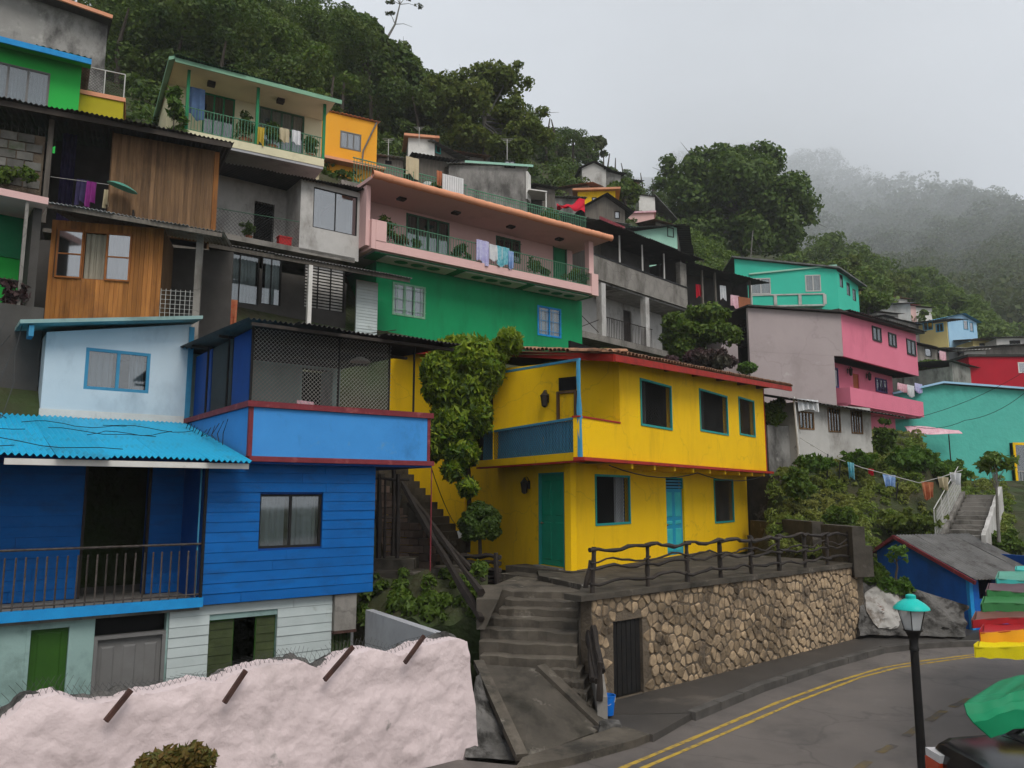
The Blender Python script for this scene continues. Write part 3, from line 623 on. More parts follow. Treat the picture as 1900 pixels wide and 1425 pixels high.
cracked(M['concrete'], .9, .35, .003, .016, .7, (.05, .045, .04, 1)); cracked(M['mauve'], .35, .22, .002, .01, .8, (.2, .165, .16, 1)); cracked(M['yellow'], .5, .35, .001, .007, .8, (.4, .22, .02, 1))
m_ = bpy.data.materials.new('glass_frosted'); m_.use_nodes = True; n_ = m_.node_tree.nodes; n_.clear(); o_ = n_.new('ShaderNodeOutputMaterial'); a_ = n_.new('ShaderNodeBsdfTransparent'); b_ = n_.new('ShaderNodeBsdfPrincipled'); b_.inputs['Base Color'].default_value = (.75, .77, .78, 1); b_.inputs['Roughness'].default_value = .15; x_ = n_.new('ShaderNodeMixShader'); x_.inputs[0].default_value = .45
for i_, j_ in ((a_.outputs[0], x_.inputs[1]), (b_.outputs[0], x_.inputs[2]), (x_.outputs[0], o_.inputs[0])): m_.node_tree.links.new(i_, j_)
M['glass_frosted'] = m_

# ---------------------------------------------------------------- ground, hillside, road
def struct(mb, name, m, smooth=False):
    return solo(mb, name, m, None, None, smooth=smooth, kind='structure', loc=(0, 0, 0))
_prof = [(-60, -.06), (9.6, -.06), (10.6, .3), (12, 1.2), (16, 4.4), (19, 6.7), (22, 8.0), (25, 10.8), (27, 13.3), (31, 17.6), (40, 24.5), (60, 39), (90, 49), (220, 58)]
def hill(x, y):
    s = -.643 * x + .766 * y; t = .766 * x + .643 * y
    z = float(np.interp(s, [p[0] for p in _prof], [p[1] for p in _prof]))
    if s > 30: z += (1.5 * math.sin(x * .11 + 1) + 1.2 * math.sin(y * .13)) * min(1, (s - 30) / 20)
    if t > 30:                                     # a hollow in front of the aqua house
        k = min(1, (t - 30) / 7) * max(0, min(1, (33 - s) / 9)); z = z * (1 - k) + k * float(np.interp(s - 6, [p[0] for p in _prof], [p[1] for p in _prof]))
    if 24 < t < 43 and 21 < s < 29.5: z = min(z, 9.4)
    kx = x / y if y > 5 else -1
    if .325 < kx < .66 and y < 33 and s < 19:       # steep bank right of the terrace
        y0 = float(np.interp(kx, [.3, .43, .455, .5, .62], [19, 19.2, 22.6, 23.2, 23.4]))
        if kx < .53: zb = float(np.interp(y, [y0 - .4, y0 + .3, max(y0 + .9, 22.5), 25, 26.5, 33], [-.05, 1.6, 2.2, 3.45, 4.35, 6.0]))
        else: zb = float(np.interp(y, [22.2, 22.6, 27, 33], [-.05, 1.3, 2.9, 4.0]))
        z = max(z, zb) if kx < .53 else zb
        if y < y0 - .4: z = min(z, -.05) if kx > .44 else z
    if 9.3 < t < 19.4 and s < 21.2 and kx < .31: z = min(z, 1.2)
    if 19 < t < 28 and s < 18.2 and kx < .326: z = min(z, 1.2)
    if t < 9.5 and s < 16.4:                       # yard and stair foot beside the blue house are dug in
        z = min(z, -.6 + max(0, (s - 15.4)) * 5)
    elif t < 12 and s < 15.2: z = min(z, -.1)
    elif t < 29 and s < 15: z = min(z, 0.9 * max(0, min(1, (s - 9.6) / 1.0)) - .06) if t < 19.2 else z
    if s > 30 and t < -6: z += 0.0
    return z
xs = np.concatenate([np.linspace(-260, -40, 30), np.linspace(-38, 45, 110), np.linspace(48, 300, 40)])
ys = np.concatenate([np.linspace(-120, 0, 10), np.linspace(1, 60, 90), np.linspace(62, 140, 45), np.linspace(145, 420, 30)])
gm = MB(); nx, ny = len(xs), len(ys)
for x in xs:
    for y in ys: gm.v.append((x, y, hill(x, y)))
for i in range(nx - 1):
    for j in range(ny - 1):
        gm.f.append((i * ny + j, (i + 1) * ny + j, (i + 1) * ny + j + 1, i * ny + j + 1))
struct(gm, 'ground', M['earth'], True)

# far wooded spur, rising into the cloud
def ridge(px):
    return float(np.interp(px, [1150, 1350, 1480, 1560, 1640, 1720, 1800, 1900, 2100, 2400], [330, 325, 330, 345, 362, 372, 395, 420, 470, 560]))
def ridgeY(px): return float(np.interp(px, [1150, 1450, 1560, 1690, 1900, 2400], [3300, 3250, 3100, 2100, 900, 600]))
def spur(px, v):
    Y = 150 + (ridgeY(px) - 150) * v ** 2.3; py = 690 + (ridge(px) - 690) * v ** .9
    return pt(px, py + 9 * math.sin(px * .021 + v * 6) * v * (1 - v) * 2, Y)
fm_ = MB().grid(lambda a, b: spur(1150 + 1250 * a, b), 60, 30)
struct(fm_, 'far_hill', M['forest_floor'], True)

kerb_px = [(1215, 1362), (1283, 1336), (1412, 1282), (1530, 1241), (1637, 1211), (1695, 1204), (1760, 1200), (1900, 1196)]
kerb = [gz(a, b, 0.0) for a, b in kerb_px]
rd = [(-9, -14, 0), (60, -14, 0), (60, 21, 0)] + [(p.x, p.y, 0) for p in kerb[::-1]] + [(1.2, 10.95, 0), (.2, 10.45, 0), (-.7, 10.7, 0), (-5.2, 7.15, 0), (-9, 4.2, 0)]
rm = MB(); rm.add(rd, [tuple(range(len(rd)))]); struct(rm, 'road', M['asphalt'])

Fs = Fr((1.3, 12.9), (8.15, 18.85))                   # stone retaining wall line
WL = Fs.L
# pavement between kerb and wall (a real step), with kerb stones
in_pts = [Fs.P(-.1, 0.0, 0)] + [Fs.P(WL * k / 5, 0.0, 0) for k in range(1, 6)]
pv = MB(); top = [(p.x, p.y, .11) for p in kerb[1:7]] + [(12.2, 20.4, .11), (9.2, 20.2, .11)] + [(p.x, p.y, .11) for p in in_pts[::-1]] + [(1.15, 12.35, .11)]
n_ = len(top); pv.add(top + [(a, b, -.05) for a, b, _ in top], [tuple(range(n_))] + [((i + 1) % n_, i, n_ + i, n_ + (i + 1) % n_) for i in range(n_)])
pave = struct(pv, 'pavement', M['pavement'])
kl = []
for a, b in zip(kerb[1:], kerb[2:]):
    n2 = max(1, int((b - a).length / .75))
    kl += [(a.lerp(b, i / n2), a.lerp(b, (i + 1) / n2)) for i in range(n2)]
for a, b in kl[:22]:
    d_ = (b - a).normalized(); a2, b2 = a + d_ * .008, b - d_ * .008
    part(MB().bar((a2.x, a2.y, .055), (b2.x, b2.y, .055 + rnd.uniform(-.006, .006)), .15, .135), 'kerb_stone', M['kerb'], pave)
def stripe(pts, wd, z=.004):
    mb = MB(); P = [gz(a, b, z) for a, b in pts]; Q = []
    for a, b in zip(P, P[1:]):
        for k in range(6): Q.append(a.lerp(b, k / 6))
    Q.append(P[-1]); L_, R_ = [], []
    for i, p in enumerate(Q):
        d_ = (Q[min(i + 2, len(Q) - 1)] - Q[max(i - 2, 0)]).normalized(); nn = Vector((-d_.y, d_.x, 0)) * (wd / 2 * (1 + .12 * math.sin(i * 1.7)))
        L_.append(p + nn); R_.append(p - nn)
    k = len(Q); mb.add(L_ + R_, [(k + i, k + i + 1, i + 1, i) for i in range(k - 1)]); return mb
road = bpy.data.objects['road']
part(stripe([(1120, 1439), (1316, 1357), (1441, 1304), (1553, 1264), (1637, 1239), (1712, 1226), (1810, 1214), (1900, 1209)], .075), 'road_line', M['line_yellow'], road)
part(stripe([(1160, 1439), (1345, 1360), (1483, 1300), (1596, 1257), (1660, 1240), (1722, 1230), (1815, 1217), (1900, 1211)], .07), 'road_line', M['line_yellow'], road)
for q in ([(1572, 1440), (1612, 1412)], [(1630, 1396), (1660, 1382)], [(1680, 1366), (1706, 1348)], [(1722, 1338), (1752, 1318)], [(1765, 1312), (1800, 1296)]):
    part(stripe(q, .12), 'road_line', M['line_worn'], road)

fc = [gz(1098, 1316, .1), Fs.P(.02, .03, .1), Fs.P(1.6, -.02, .1), Vector((kerb[1].x, kerb[1].y, .1)), gz(1212, 1363, .1), gz(1150, 1352, .1), gz(1100, 1348, .1)]
struct(MB().prism([(p[0], p[1], -.06) for p in fc], (0, 0, .158)), 'forecourt', M['pavement'])
# terrace in front of the yellow house
tb = MB(); tp = [Fs.P(-.05, .28, 1.8), Fs.P(WL, .28, 1.8), Fs.P(WL + .4, 3.2, 1.8), Fs.P(WL + .4, 8.6, 1.8), Fs.P(5.2, 8.6, 1.8), gz(1060, 1062, 1.8) + Vector((.0, 1.5, 0)), gz(1000, 1052, 1.8) + Vector((-.05, 1.2, 0)), gz(1000, 1068, 1.8), gz(1080, 1085, 1.8)]
tb.prism([(p[0], p[1], -.1) for p in tp], (0, 0, 1.9)); struct(tb, 'terrace', M['concrete_dark'])

# ================================================================ stone retaining wall
sw = thing('stone_wall', 'retaining wall of tan rubble stones below the yellow house terrace', 'wall', tuple(Fs.P(0, 0, 0)))
dh = Fs.rc(1142, 1197, 1150, 1320); dh = (dh[0], dh[1], 0.1, dh[3])
wall(sw, Fs, M['mortar'], 0, WL, -.1, 1.72, [dh], d=0.04, th=.26, name='mortar_bed')
bx(sw, Fs, 'end_wall', M['mortar'], WL, WL + .3, .04, 3.0, -.1, 1.7)
bx(sw, Fs, 'coping', M['concrete_dark'], -.3, WL + .3, -.03, .36, 1.723, 1.815)
dp = part(MB().box(Fs, dh[0] - .02, dh[1] + .02, .31, .5, 0, dh[3]), 'door_recess', M['void'], sw)
dr = part(MB().box(Fs, dh[0] + .01, dh[1] - .01, .1, .13, .115, dh[3] - .01), 'door', M['post_black'], sw, label='narrow black plank door in the stone wall')
for k in range(6):
    w_ = (dh[1] - dh[0] - .04) / 6; bx(dr, Fs, 'plank', M['post_black'], dh[0] + .02 + w_ * k + .006, dh[0] + .02 + w_ * (k + 1) - .006, .085, .099, .12, dh[3] - .02 - rnd.uniform(0, .02))
def voronoi(seeds, bounds, reach):
    cells = []
    for i, (x, y) in enumerate(seeds):
        poly = [(bounds[0], bounds[2]), (bounds[1], bounds[2]), (bounds[1], bounds[3]), (bounds[0], bounds[3])]
        for j, (a, b) in enumerate(seeds):
            if i == j or abs(a - x) > reach or abs(b - y) > reach: continue
            mx_, my_ = (x + a) / 2, (y + b) / 2; nx_, ny_ = a - x, b - y; res = []
            for k in range(len(poly)):
                p, q = poly[k], poly[(k + 1) % len(poly)]
                dp_ = (p[0] - mx_) * nx_ + (p[1] - my_) * ny_; dq_ = (q[0] - mx_) * nx_ + (q[1] - my_) * ny_
                if dp_ <= 0: res.append(p)
                if dp_ * dq_ < 0:
                    t = dp_ / (dp_ - dq_); res.append((p[0] + (q[0] - p[0]) * t, p[1] + (q[1] - p[1]) * t))
            poly = res
            if not poly: break
        if len(poly) >= 3: cells.append(poly)
    return cells
g_ = random.Random(11); seeds = []; tries = 0
while tries < 16000:
    tries += 1; u = g_.uniform(0.02, WL - .02); z = g_.uniform(-.02, 1.71)
    if dh[0] - .05 < u < dh[1] + .05 and z < dh[3] + .03: continue
    md = .115 + .15 * (math.sin(u * 1.7 + z * 3) * .5 + .5) * g_.random() ** 1.5 + .03 * g_.random()
    if all(((u - a) / 0.88) ** 2 + ((z - b) / 1.22) ** 2 > md * md for a, b in seeds): seeds.append((u, z))
cells = []
for c_ in voronoi(seeds, (0, WL, -.05, 1.72), 1.7):
    cu = sum(p[0] for p in c_) / len(c_); cz = sum(p[1] for p in c_) / len(c_)
    if not (dh[0] - .01 < cu < dh[1] + .01 and cz < dh[3]): cells.append((cu, cz, c_))
cells.sort(); rest = MB()
for k, (cu, cz, c_) in enumerate(cells):
    # keep clear of the door, round the corners, leave an uneven joint
    pl = []
    n_ = len(c_)
    for i in range(n_):
        p, q = c_[i], c_[(i + 1) % n_]
        for t in (g_.uniform(.1, .26), g_.uniform(.72, .9)): pl.append((p[0] + (q[0] - p[0]) * t, p[1] + (q[1] - p[1]) * t))
    sh = g_.uniform(.74, .93); pl = [(cu + (a - cu) * sh, cz + (b - cz) * sh) for a, b in pl]
    if cz < dh[3] + .02: pl = [((min(a, dh[0] - .01) if cu < dh[0] else (max(a, dh[1] + .01) if cu > dh[1] else a)), b) for a, b in pl]
    pr = g_.uniform(.002, .026); tx, tz = g_.uniform(-.1, .1), g_.uniform(-.1, .1)
    m = len(pl); mb = MB()
    ring = [[Fs.P(cu + (a - cu) * s_, .06 - dd + (tx * (a - cu) + tz * (b - cz)) * (dd > 0), cz + (b - cz) * s_) for a, b in pl] for s_, dd in ((1, 0), (.97, pr * .5 + .022), (.74 + .14 * g_.random(), pr + .026))]
    vs = [v for r_ in ring for v in r_]; mb.add(vs, [(r_ * m + i, r_ * m + (i + 1) % m, (r_ + 1) * m + (i + 1) % m, (r_ + 1) * m + i) for r_ in range(2) for i in range(m)] + [tuple(range(2 * m, 3 * m))])
    if k < 299: part(mb, 'stone', M['stone'], sw)
    else: rest.add(mb.v, mb.f)
if rest.v: part(rest, 'stones', M['stone'], sw, kind='stuff')

# ================================================================ rustic fences
def branch(a, b, r, seed, wob=.03, n=9):
    g = random.Random(seed); a, b = Vector(a), Vector(b); pts = []; rs = []
    ph = g.random() * 6
    for i in range(n):
        t = i / (n - 1); pts.append(a.lerp(b, t) + Vector((g.uniform(-.4, .4), g.uniform(-.4, .4), math.sin(ph + t * 7) + g.uniform(-.5, .5))) * wob * (1 if 0 < i < n - 1 else .3)); rs.append(r * g.uniform(.75, 1.3))
    return MB().tube(pts, rs, 6)
fe = thing('branch_fence', 'rustic dark branch fence along the stone wall top', 'fence', tuple(Fs.P(0, .12, 1.8)))
ppx = [1098, 1201, 1274.5, 1337, 1394, 1446, 1494, 1536, 1576]
pu = [Fs.uv(x, 1060, .12)[0] for x in ppx]; ptop = 2.52
for i, u in enumerate(pu):
    tp_ = Fs.P(u + (.06 if i == 0 else rnd.uniform(-.02, .02)), .12, ptop + rnd.uniform(.0, .07))
    part(branch(Fs.P(u, .12, 1.8), tp_, .042, i, .012, 6), 'post', M['timber_dark'], fe, smooth=True)
for i in range(len(pu) - 1):
    for zz, r_, w_ in ((2.5, .034, .03), (2.2, .026, .035), (2.3, .018, .045), (1.98, .028, .03)):
        part(branch(Fs.P(pu[i] - .06, .1 + rnd.uniform(-.03, .03), zz + rnd.uniform(-.03, .03)), Fs.P(pu[i + 1] + .06, .1 + rnd.uniform(-.03, .03), zz + rnd.uniform(-.03, .03)), r_, i * 7 + int(zz * 10), w_), 'rail', M['timber_dark'], fe, smooth=True)

# ================================================================ middle stair from the road to the terrace
st = thing('stairway', 'worn grey concrete stairway climbing from the road to the yellow house', 'stairs', (0, 12.4, 0))
ev = Vector((.97, -.25, 0)).normalized(); Fst = Fr((0, 13), (ev.x, 13 + ev.y))
lvl = [(1096, 14.3), (1112, 14.08), (1129, 13.86), (1148, 13.64), (1169, 13.42), (1193, 13.2), (1219, 12.98), (1241, 12.76), (1263, 12.54), (1283, 12.32), (1305, 12.1)]
lft = [925, 932, 920, 894, 884, 882, 884, 1000, 1032, 1058, 1088]; rgt = [1082, 1078, 1076, 1075, 1075, 1074, 1072, 1078, 1084, 1090, 1098]
sz = []
for k, (yy, Yk) in enumerate(lvl):
    pc = pt((lft[k] + rgt[k]) / 2, yy, Yk); a = pt(lft[k], yy, Yk); b = pt(rgt[k], yy, Yk); d0 = Fst.at(pc)[1]; sz.append((Fst.at(a)[0], Fst.at(b)[0], d0, pc.z))
for k, (u0, u1, d0, z) in enumerate(sz):
    mb = MB(); dB = d0 + (.5 if k else 3.2); n_ = 10; jt = [g_.uniform(-.032, .032) for _ in range(n_ + 1)]; jz = [g_.uniform(-.022, .01) for _ in range(n_ + 1)]
    if k == 0: u0 -= .3
    vs = []
    for i in range(n_ + 1):
        u = u0 + (u1 - u0) * i / n_; f = d0 + jt[i]
        vs += [Fst.P(u, f + .02, z - .5), Fst.P(u, f, z - .02 + jz[i]), Fst.P(u, f + .022, z + jz[i]), Fst.P(u, dB, z), Fst.P(u, dB, z - .5)]
    fs = [(i * 5 + j, (i + 1) * 5 + j, (i + 1) * 5 + (j + 1) % 5, i * 5 + (j + 1) % 5) for i in range(n_) for j in range(5)] + [(0, 1, 2, 3, 4), tuple(n_ * 5 + j for j in (4, 3, 2, 1, 0))]
    part(mb.add(vs, fs), 'step', M['stair_stone'], st)
# small steps at the green door
for (l, r, yy, z, dp_) in ((925, 1046, 1072, 1.72, 1.4), (938, 1060, 1057, 1.83, 1.0)):
    a, b = gz(l, yy - 8, z), gz(r, yy + 4, z); q = Fr(a, b); bx(st, q, 'step', M['stair_stone'], 0, q.L, 0, dp_, z - .2, z)
# stringers
for nm, pts_ in (('stringer', [(1082, 1090, 14.2), (1112, 1300, 12.0)]), ):
    a, b = pt(*pts_[0]), pt(*pts_[1])
    part(MB().hexa([b + Vector((-.03, 0, -.3)), b + Vector((.12, 0, -.3)), a + Vector((.12, 0, -.6)), a + Vector((-.03, 0, -.6)), b + Vector((-.03, 0, .05)), b + Vector((.12, 0, .05)), a + Vector((.12, 0, .05)), a + Vector((-.03, 0, .05))]), nm, M['concrete'], st)
# heavy timber rails of the stair: right pair and left pair
hr = thing('stair_rail', 'dark timber handrail on the right of the concrete stairway', 'handrail', tuple(pt(1110, 1300, 12.0)))
for o1, o2 in ((0, 0), (-30, -8)):
    part(branch(pt(1092 + o1 * .2, 1112 - o1 * .5, 13.6), pt(1116 + o2, 1246 - o1 * .6, 12.0), .05, 3 + o1, .015), 'rail', M['timber_dark'], hr, smooth=True)
part(branch(pt(1086, 1128, 13.7), pt(1100, 1262, 12.05), .045, 9, .015), 'rail', M['timber_dark'], hr, smooth=True)
part(branch(pt(1112, 1300, 12.0), pt(1114, 1228, 12.0), .045, 5, .01, 5), 'post', M['timber_dark'], hr, smooth=True)
part(branch(pt(1082, 1108, 13.9), pt(1098, 1040, 13.9), .05, 6, .01, 5), 'post', M['timber_dark'], hr, smooth=True)

# concrete ramp beside the lower steps, with lip and rock face
rp = thing('ramp', 'dark stained concrete ramp running down to the road beside the steps', 'ramp', tuple(gz(1000, 1400, 0)))
ta, tb_ = pt(888, 1232, 12.85), pt(1002, 1240, 12.65); ba, bb = gz(968, 1408, .03), gz(1120, 1352, .05)
part(MB().hexa([v - Vector((0, 0, .7)) for v in (ba, bb, tb_, ta)] + [ba, bb, tb_, ta]), 'slope', M['concrete_dark'], rp)
for a, b, wd in ((ta, ba, .16), (tb_, bb, .2)):
    part(MB().bar(a + Vector((0, 0, .02)), b + Vector((0, 0, .02)), wd, .09), 'lip', M['stair_stone'], rp)
ap = MB(); aq = [gz(955, 1425, .1), gz(1060, 1405, .1), gz(1180, 1372, .1), gz(1205, 1362, .1), gz(1150, 1345, .1), gz(1120, 1356, .12), gz(1040, 1382, .11), gz(970, 1405, .1)]
part(ap.prism([v - Vector((0, 0, .2)) for v in aq], (0, 0, .2)), 'apron', M['stair_stone'], rp)
rk = MB()
def rockf(a, b):
    p0 = pt(862 + 20 * a, 1405 - 150 * a, 10.75 + 1.3 * a).lerp(pt(962 - 65 * a, 1412 - 165 * a, 10.9 + 1.75 * a), b)
    nz_ = noise.fractal(p0 * 2.6, 1.0, 2.2, 5) * .13
    return p0 + Vector((-.3, -1, .2)) * nz_ * (1 if 0 < b < 1 else .4)
rk.grid(rockf, 26, 22, th=(.1, .5, -.3)); solo(rk, 'boulder', M['rock'], 'rough dark boulder face between the pink wall and the ramp', 'rock', smooth=True)
bk = pt(1128, 1320, 12.3); bk.z = .13
b_ = thing('bucket', 'blue plastic bucket beside the black door of the stone wall', 'bucket', tuple(bk))
part(MB().lathe(bk, [(.0, .0), (.085, 0), (.115, .27), (.122, .27), (.122, .285), (.108, .285), (.08, .02), (0, .02)], 18), 'body', M['bucket_blue'], b_, smooth=True)
part(MB().tube([bk + Vector((-.118, 0, .27)), bk + Vector((-.1, -.05, .2)), bk + Vector((0, -.12, .16)), bk + Vector((.1, -.05, .2)), bk + Vector((.118, 0, .27))], .004, 4), 'handle', M['wire_pale'], b_)
bk2 = bk + Vector((-.03, -.45, -.13)); solo(MB().hexa([bk2 + Vector(v) for v in ((-.2, -.18, -.02), (.22, -.15, -.02), (.2, .2, -.02), (-.2, .18, -.02), (-.15, -.12, .14), (.17, -.1, .12), (.15, .14, .14), (-.16, .14, .16))]), 'stone_block', M['rock'], 'mossy concrete lump in front of the blue bucket', 'block')
for i, (a, b) in enumerate(((905, 1221), (1148, 1232))):
    pass

# ================================================================ pink rough retaining wall in the foreground
Fp = Fr((-4.85, 7.4), (-.62, 11.05)); PL = Fp.L
topx = [(-60, 1372), (0, 1345), (30, 1322), (50, 1302), (110, 1289), (150, 1304), (195, 1302), (240, 1290), (300, 1283), (370, 1262), (410, 1268), (430, 1252), (500, 1234), (560, 1228), (602, 1246), (640, 1216), (690, 1203), (740, 1216), (780, 1198), (850, 1184), (880, 1196)]
tu = [Fp.uv(a, b) for a, b in topx]; tU = [t[0] for t in tu]; tZ = [t[1] for t in tu]
def ptop_(u): return float(np.interp(u, tU, tZ))
pw = thing('pink_wall', 'rough pale pink plastered retaining wall in the foreground', 'wall', tuple(Fp.P(PL / 2, 0, 0)))
def nz(u, z): return .075 * noise.fractal(Vector((u * .9, z * 1.1, 3)), 1.0, 2.1, 6) + .012 * noise.fractal(Vector((u * 5, z * 5, 7)), .8, 2.1, 4) - .05 * max(0, noise.noise(Vector((u * 1.7, z * 2.4, 11))) - .25)
U0, U1 = -2.2, PL
_g2 = np.random.default_rng(4); _nzt = _g2.normal(size=(420, 80)) * .0012
_r2 = [_g2.normal() * .012 for _ in range(300)]
def pwf(a, b):
    u = U0 + (U1 - U0) * a; zt = ptop_(u) + _r2[int(a * 280)] * .5; z = -.1 + (zt + .1) * b
    return Fp.P(u + (.0 if a < 1 else .12 * (1 - b)), -.06 + nz(u, z) + _nzt[int(a * 400), int(b * 60)] + .12 * max(0, b - .9) * 10 * .35 - .1 * (1 - b), z)
part(MB().grid(pwf, 280, 46, th=Fp.P(0, .38, 0) - Fp.P(0, 0, 0)), 'plaster', M['pink_plaster'], pw, smooth=True)
def capf(a, b):
    u = U0 + (U1 - U0) * a; zt = ptop_(u); return Fp.P(u, .1 + .42 * b, zt - .07 + .12 * math.sin(b * 3.1) * (.5 + .5 * math.sin(u * 4.3) * math.sin(u * 1.7 + 2)) + _r2[int(a * 280)] + .015 * math.sin(u * 31 + b * 9))
part(MB().grid(capf, 200, 8, th=(0, 0, -.25)), 'broken_coping', M['rock'], pw, smooth=True)
for i, (x0, y0, x1, y1) in enumerate(((196, 1338, 243, 1286), (416, 1304, 456, 1250), (602, 1262, 655, 1206), (751, 1230, 787, 1186))):
    dq = nz(*Fp.uv(x0, y0, -.1)) - .2; a = Fp.P(*[Fp.uv(x0, y0, dq)[0], dq, Fp.uv(x0, y0, dq)[1]]); u, z = Fp.uv(x1, y1 - 6, dq + .05); part(MB().bar(a, Fp.P(u, dq + .05, z), .035, .05), 'iron_post', M['rust'], pw)
cl = MB()
for k in range(120):
    u = -1.2 + k * (PL + 1.0) / 120; zt = ptop_(u)
    for sg in (1, -1): cl.tube([Fp.P(u, .12, zt - .04), Fp.P(u + sg * .055, .17, zt + .055 + .02 * math.sin(u * 3)), Fp.P(u + sg * .11, .22, zt + .1 + .05 * math.sin(u * 2.3))], (.002), 3, False)
part(cl, 'chain_link', M['wire_dark'], pw, kind='stuff')
leaf_solo('shrub', M['leaf_rust'], blobs(tuple(pt(325, 1432, 6.0)), (.34, .25, .22), 26, .1, 5, .2), 5200, .028, 5, 'small green and rust-tipped shrub at the bottom edge before the pink wall', 'shrub', inner=.9, aspect=2.4, jit=1.1)

# ================================================================ blue house, left
FB = Fr(gz(0, 1154, 1.67), gz(689, 1098, 1.67))
bh = thing('blue_house', 'two storey bright blue plank house with turquoise corrugated porch roof and blue balcony', 'house', tuple(FB.P(2.5, 2, -.55)))
uP, uR, UL = 2.65, 5.6, -1.6
# ground floor
g1 = FB.rc(45, 131, 1160, 1302, .12); g1 = (g1[0], g1[1], -.5, g1[3]); g2 = FB.rc(172, 305, 1142, 1302, .12); g2 = (g2[0], g2[1], -.5, g2[3]); g3 = FB.rc(385, 512, 1146, 1270, .12); g3 = (g3[0], g3[1], -.5, g3[3])
uW = FB.uv(311, 1180, .12)[0]; uG0 = FB.uv(615, 1150, .12)[0]; uG1 = FB.uv(656, 1150, .12)[0]
wall(bh, FB, M['mint_wall'], UL, uW, -.6, 1.66, [g1, g2], d=.12)
wall(bh, FB, M['mint_wall'], uW, uG0, -.6, 1.66, [g3], d=.135, name='wall')
planks(bh, FB, M['white_plank'], uW + .01, uG0, -.6, 1.655, .155, d=.13, th=.025, holes=[g3])
bx(bh, FB, 'pillar', M['concrete'], uG0 + .01, uG1, .02, .3, 1.05, 1.66); bx(bh, FB, 'lintel', M['rust'], uG0 + .005, uG1 + .01, .015, .31, 1.0, 1.048)
gt = part(MB().box(FB, uG0 + .02, uG1 - .01, .2, .22, -.5, .99), 'gate', M['olive_door'], bh, label='dark green slatted gate')
for k in range(5):
    w_ = (uG1 - uG0 - .05) / 5; bx(gt, FB, 'slat', M['olive_plank'], uG0 + .03 + k * w_, uG0 + .03 + k * w_ + w_ * .7, .175, .199, -.48, .97)
bx(bh, FB, 'side_wall', M['grey_plaster'], uG1 + .005, uG1 + .1, .32, 4, -.6, 1.66)
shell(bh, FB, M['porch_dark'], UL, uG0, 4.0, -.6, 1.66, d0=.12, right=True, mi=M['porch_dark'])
door(bh, FB, g1, M['olive_door'], M['mint_wall'], d=.12, cols=1, rows=((.03, .97),), knob=False, label='dark green ground floor door')
trz = g2[3] - .27
bx(bh, FB, 'transom', M['void'], g2[0], g2[1], .3, .31, trz, g2[3])
door(bh, FB, (g2[0], g2[1], g2[2], trz), M['grey_door'], M['grey_door'], d=.12, cols=3, rows=((.04, .94),), knob=False, label='wide grey panelled ground floor door')
for (a, b) in ((0, .38), (.69, 1)):
    x0 = g3[0] + (g3[1] - g3[0]) * a; x1 = g3[0] + (g3[1] - g3[0]) * b
    sh_ = bx(bh, FB, 'shutter', M['olive_door'], x0 + .005, x1 - .005, .2, .225, -.5, g3[3] - .005); planks(sh_, FB, M['olive_plank'], x0 + .02, x1 - .02, -.48, g3[3] - .03, .13, d=.199, th=.014, lap=.004)
# upper floor: planked wall with window
hw = FB.rc(480, 597, 917, 1016)
wall(bh, FB, M['blue_deep'], uP, uR, 1.67, 3.93, [hw], d=.002)
planks(bh, FB, M['blue_plank'], uP, uR + .02, 1.68, 3.92, .16, d=0, th=.028, holes=[hw])
window(bh, FB, hw, M['post_black'], d=-.02, cols=2, rows=1, fw=.04, curtain='curtain_grey', cov=((.0, .42), (.5, .98)))
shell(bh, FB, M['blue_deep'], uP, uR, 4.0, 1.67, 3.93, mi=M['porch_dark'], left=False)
# porch
Dp = 1.3
pd = FB.rc(156, 271, 862, 1095, Dp); pd = (pd[0], pd[1], 1.76, pd[3])
wall(bh, FB, M['blue_deep'], UL, uP, 1.76, 3.9, [pd], d=Dp)
planks(bh, FB, M['blue_plank'], UL, uP - .03, 1.77, 3.88, .16, d=Dp - .001, th=.022, holes=[(pd[0] - .04, pd[1] + .04, pd[2], pd[3] + .04)])
fr_ = MB(); fr_.box(FB, pd[0] - .04, pd[0], Dp - .04, Dp + .1, 1.76, pd[3] + .04); fr_.box(FB, pd[1], pd[1] + .04, Dp - .04, Dp + .1, 1.76, pd[3] + .04); fr_.box(FB, pd[0], pd[1], Dp - .04, Dp + .1, pd[3], pd[3] + .04)
part(fr_, 'door_frame', M['timber_dark'], bh)
bx(bh, FB, 'side_wall', M['blue_deep'], uP - .03, uP - .002, .0, Dp, 1.76, 3.92)
bx(bh, FB, 'floor_slab', M['concrete'], UL, uP - .001, .04, 4.0, 1.6, 1.757)
bx(bh, FB, 'ceiling', M['blue_deep'], UL, uP - .035, .05, 4.0, 3.92, 3.98)
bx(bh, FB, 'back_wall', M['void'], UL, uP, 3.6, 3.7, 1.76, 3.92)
bx(bh, FB, 'floor_edge', M['blue_trim'], UL, uP + .02, -.06, .039, 1.655, 1.80)
zr0, zr1 = 1.8, FB.uv(182, 1016, -.02)[1]
railing(bh, FB, UL, uP - .04, -.01, zr0, zr1, 33, M['baluster_grey'], r=.013, rail=.02, short=.1)
part(MB().tube([FB.P(uP - .02, -.03, 1.8), FB.P(uP - .02, -.03, 3.85)], .028, 8), 'post', M['post_black'], bh, smooth=True)
part(MB().tube([FB.P(uP - .09, .02, 1.8), FB.P(uP - .09, .02, 3.85)], .014, 6), 'pipe', M['frame_blue'], bh, smooth=True)
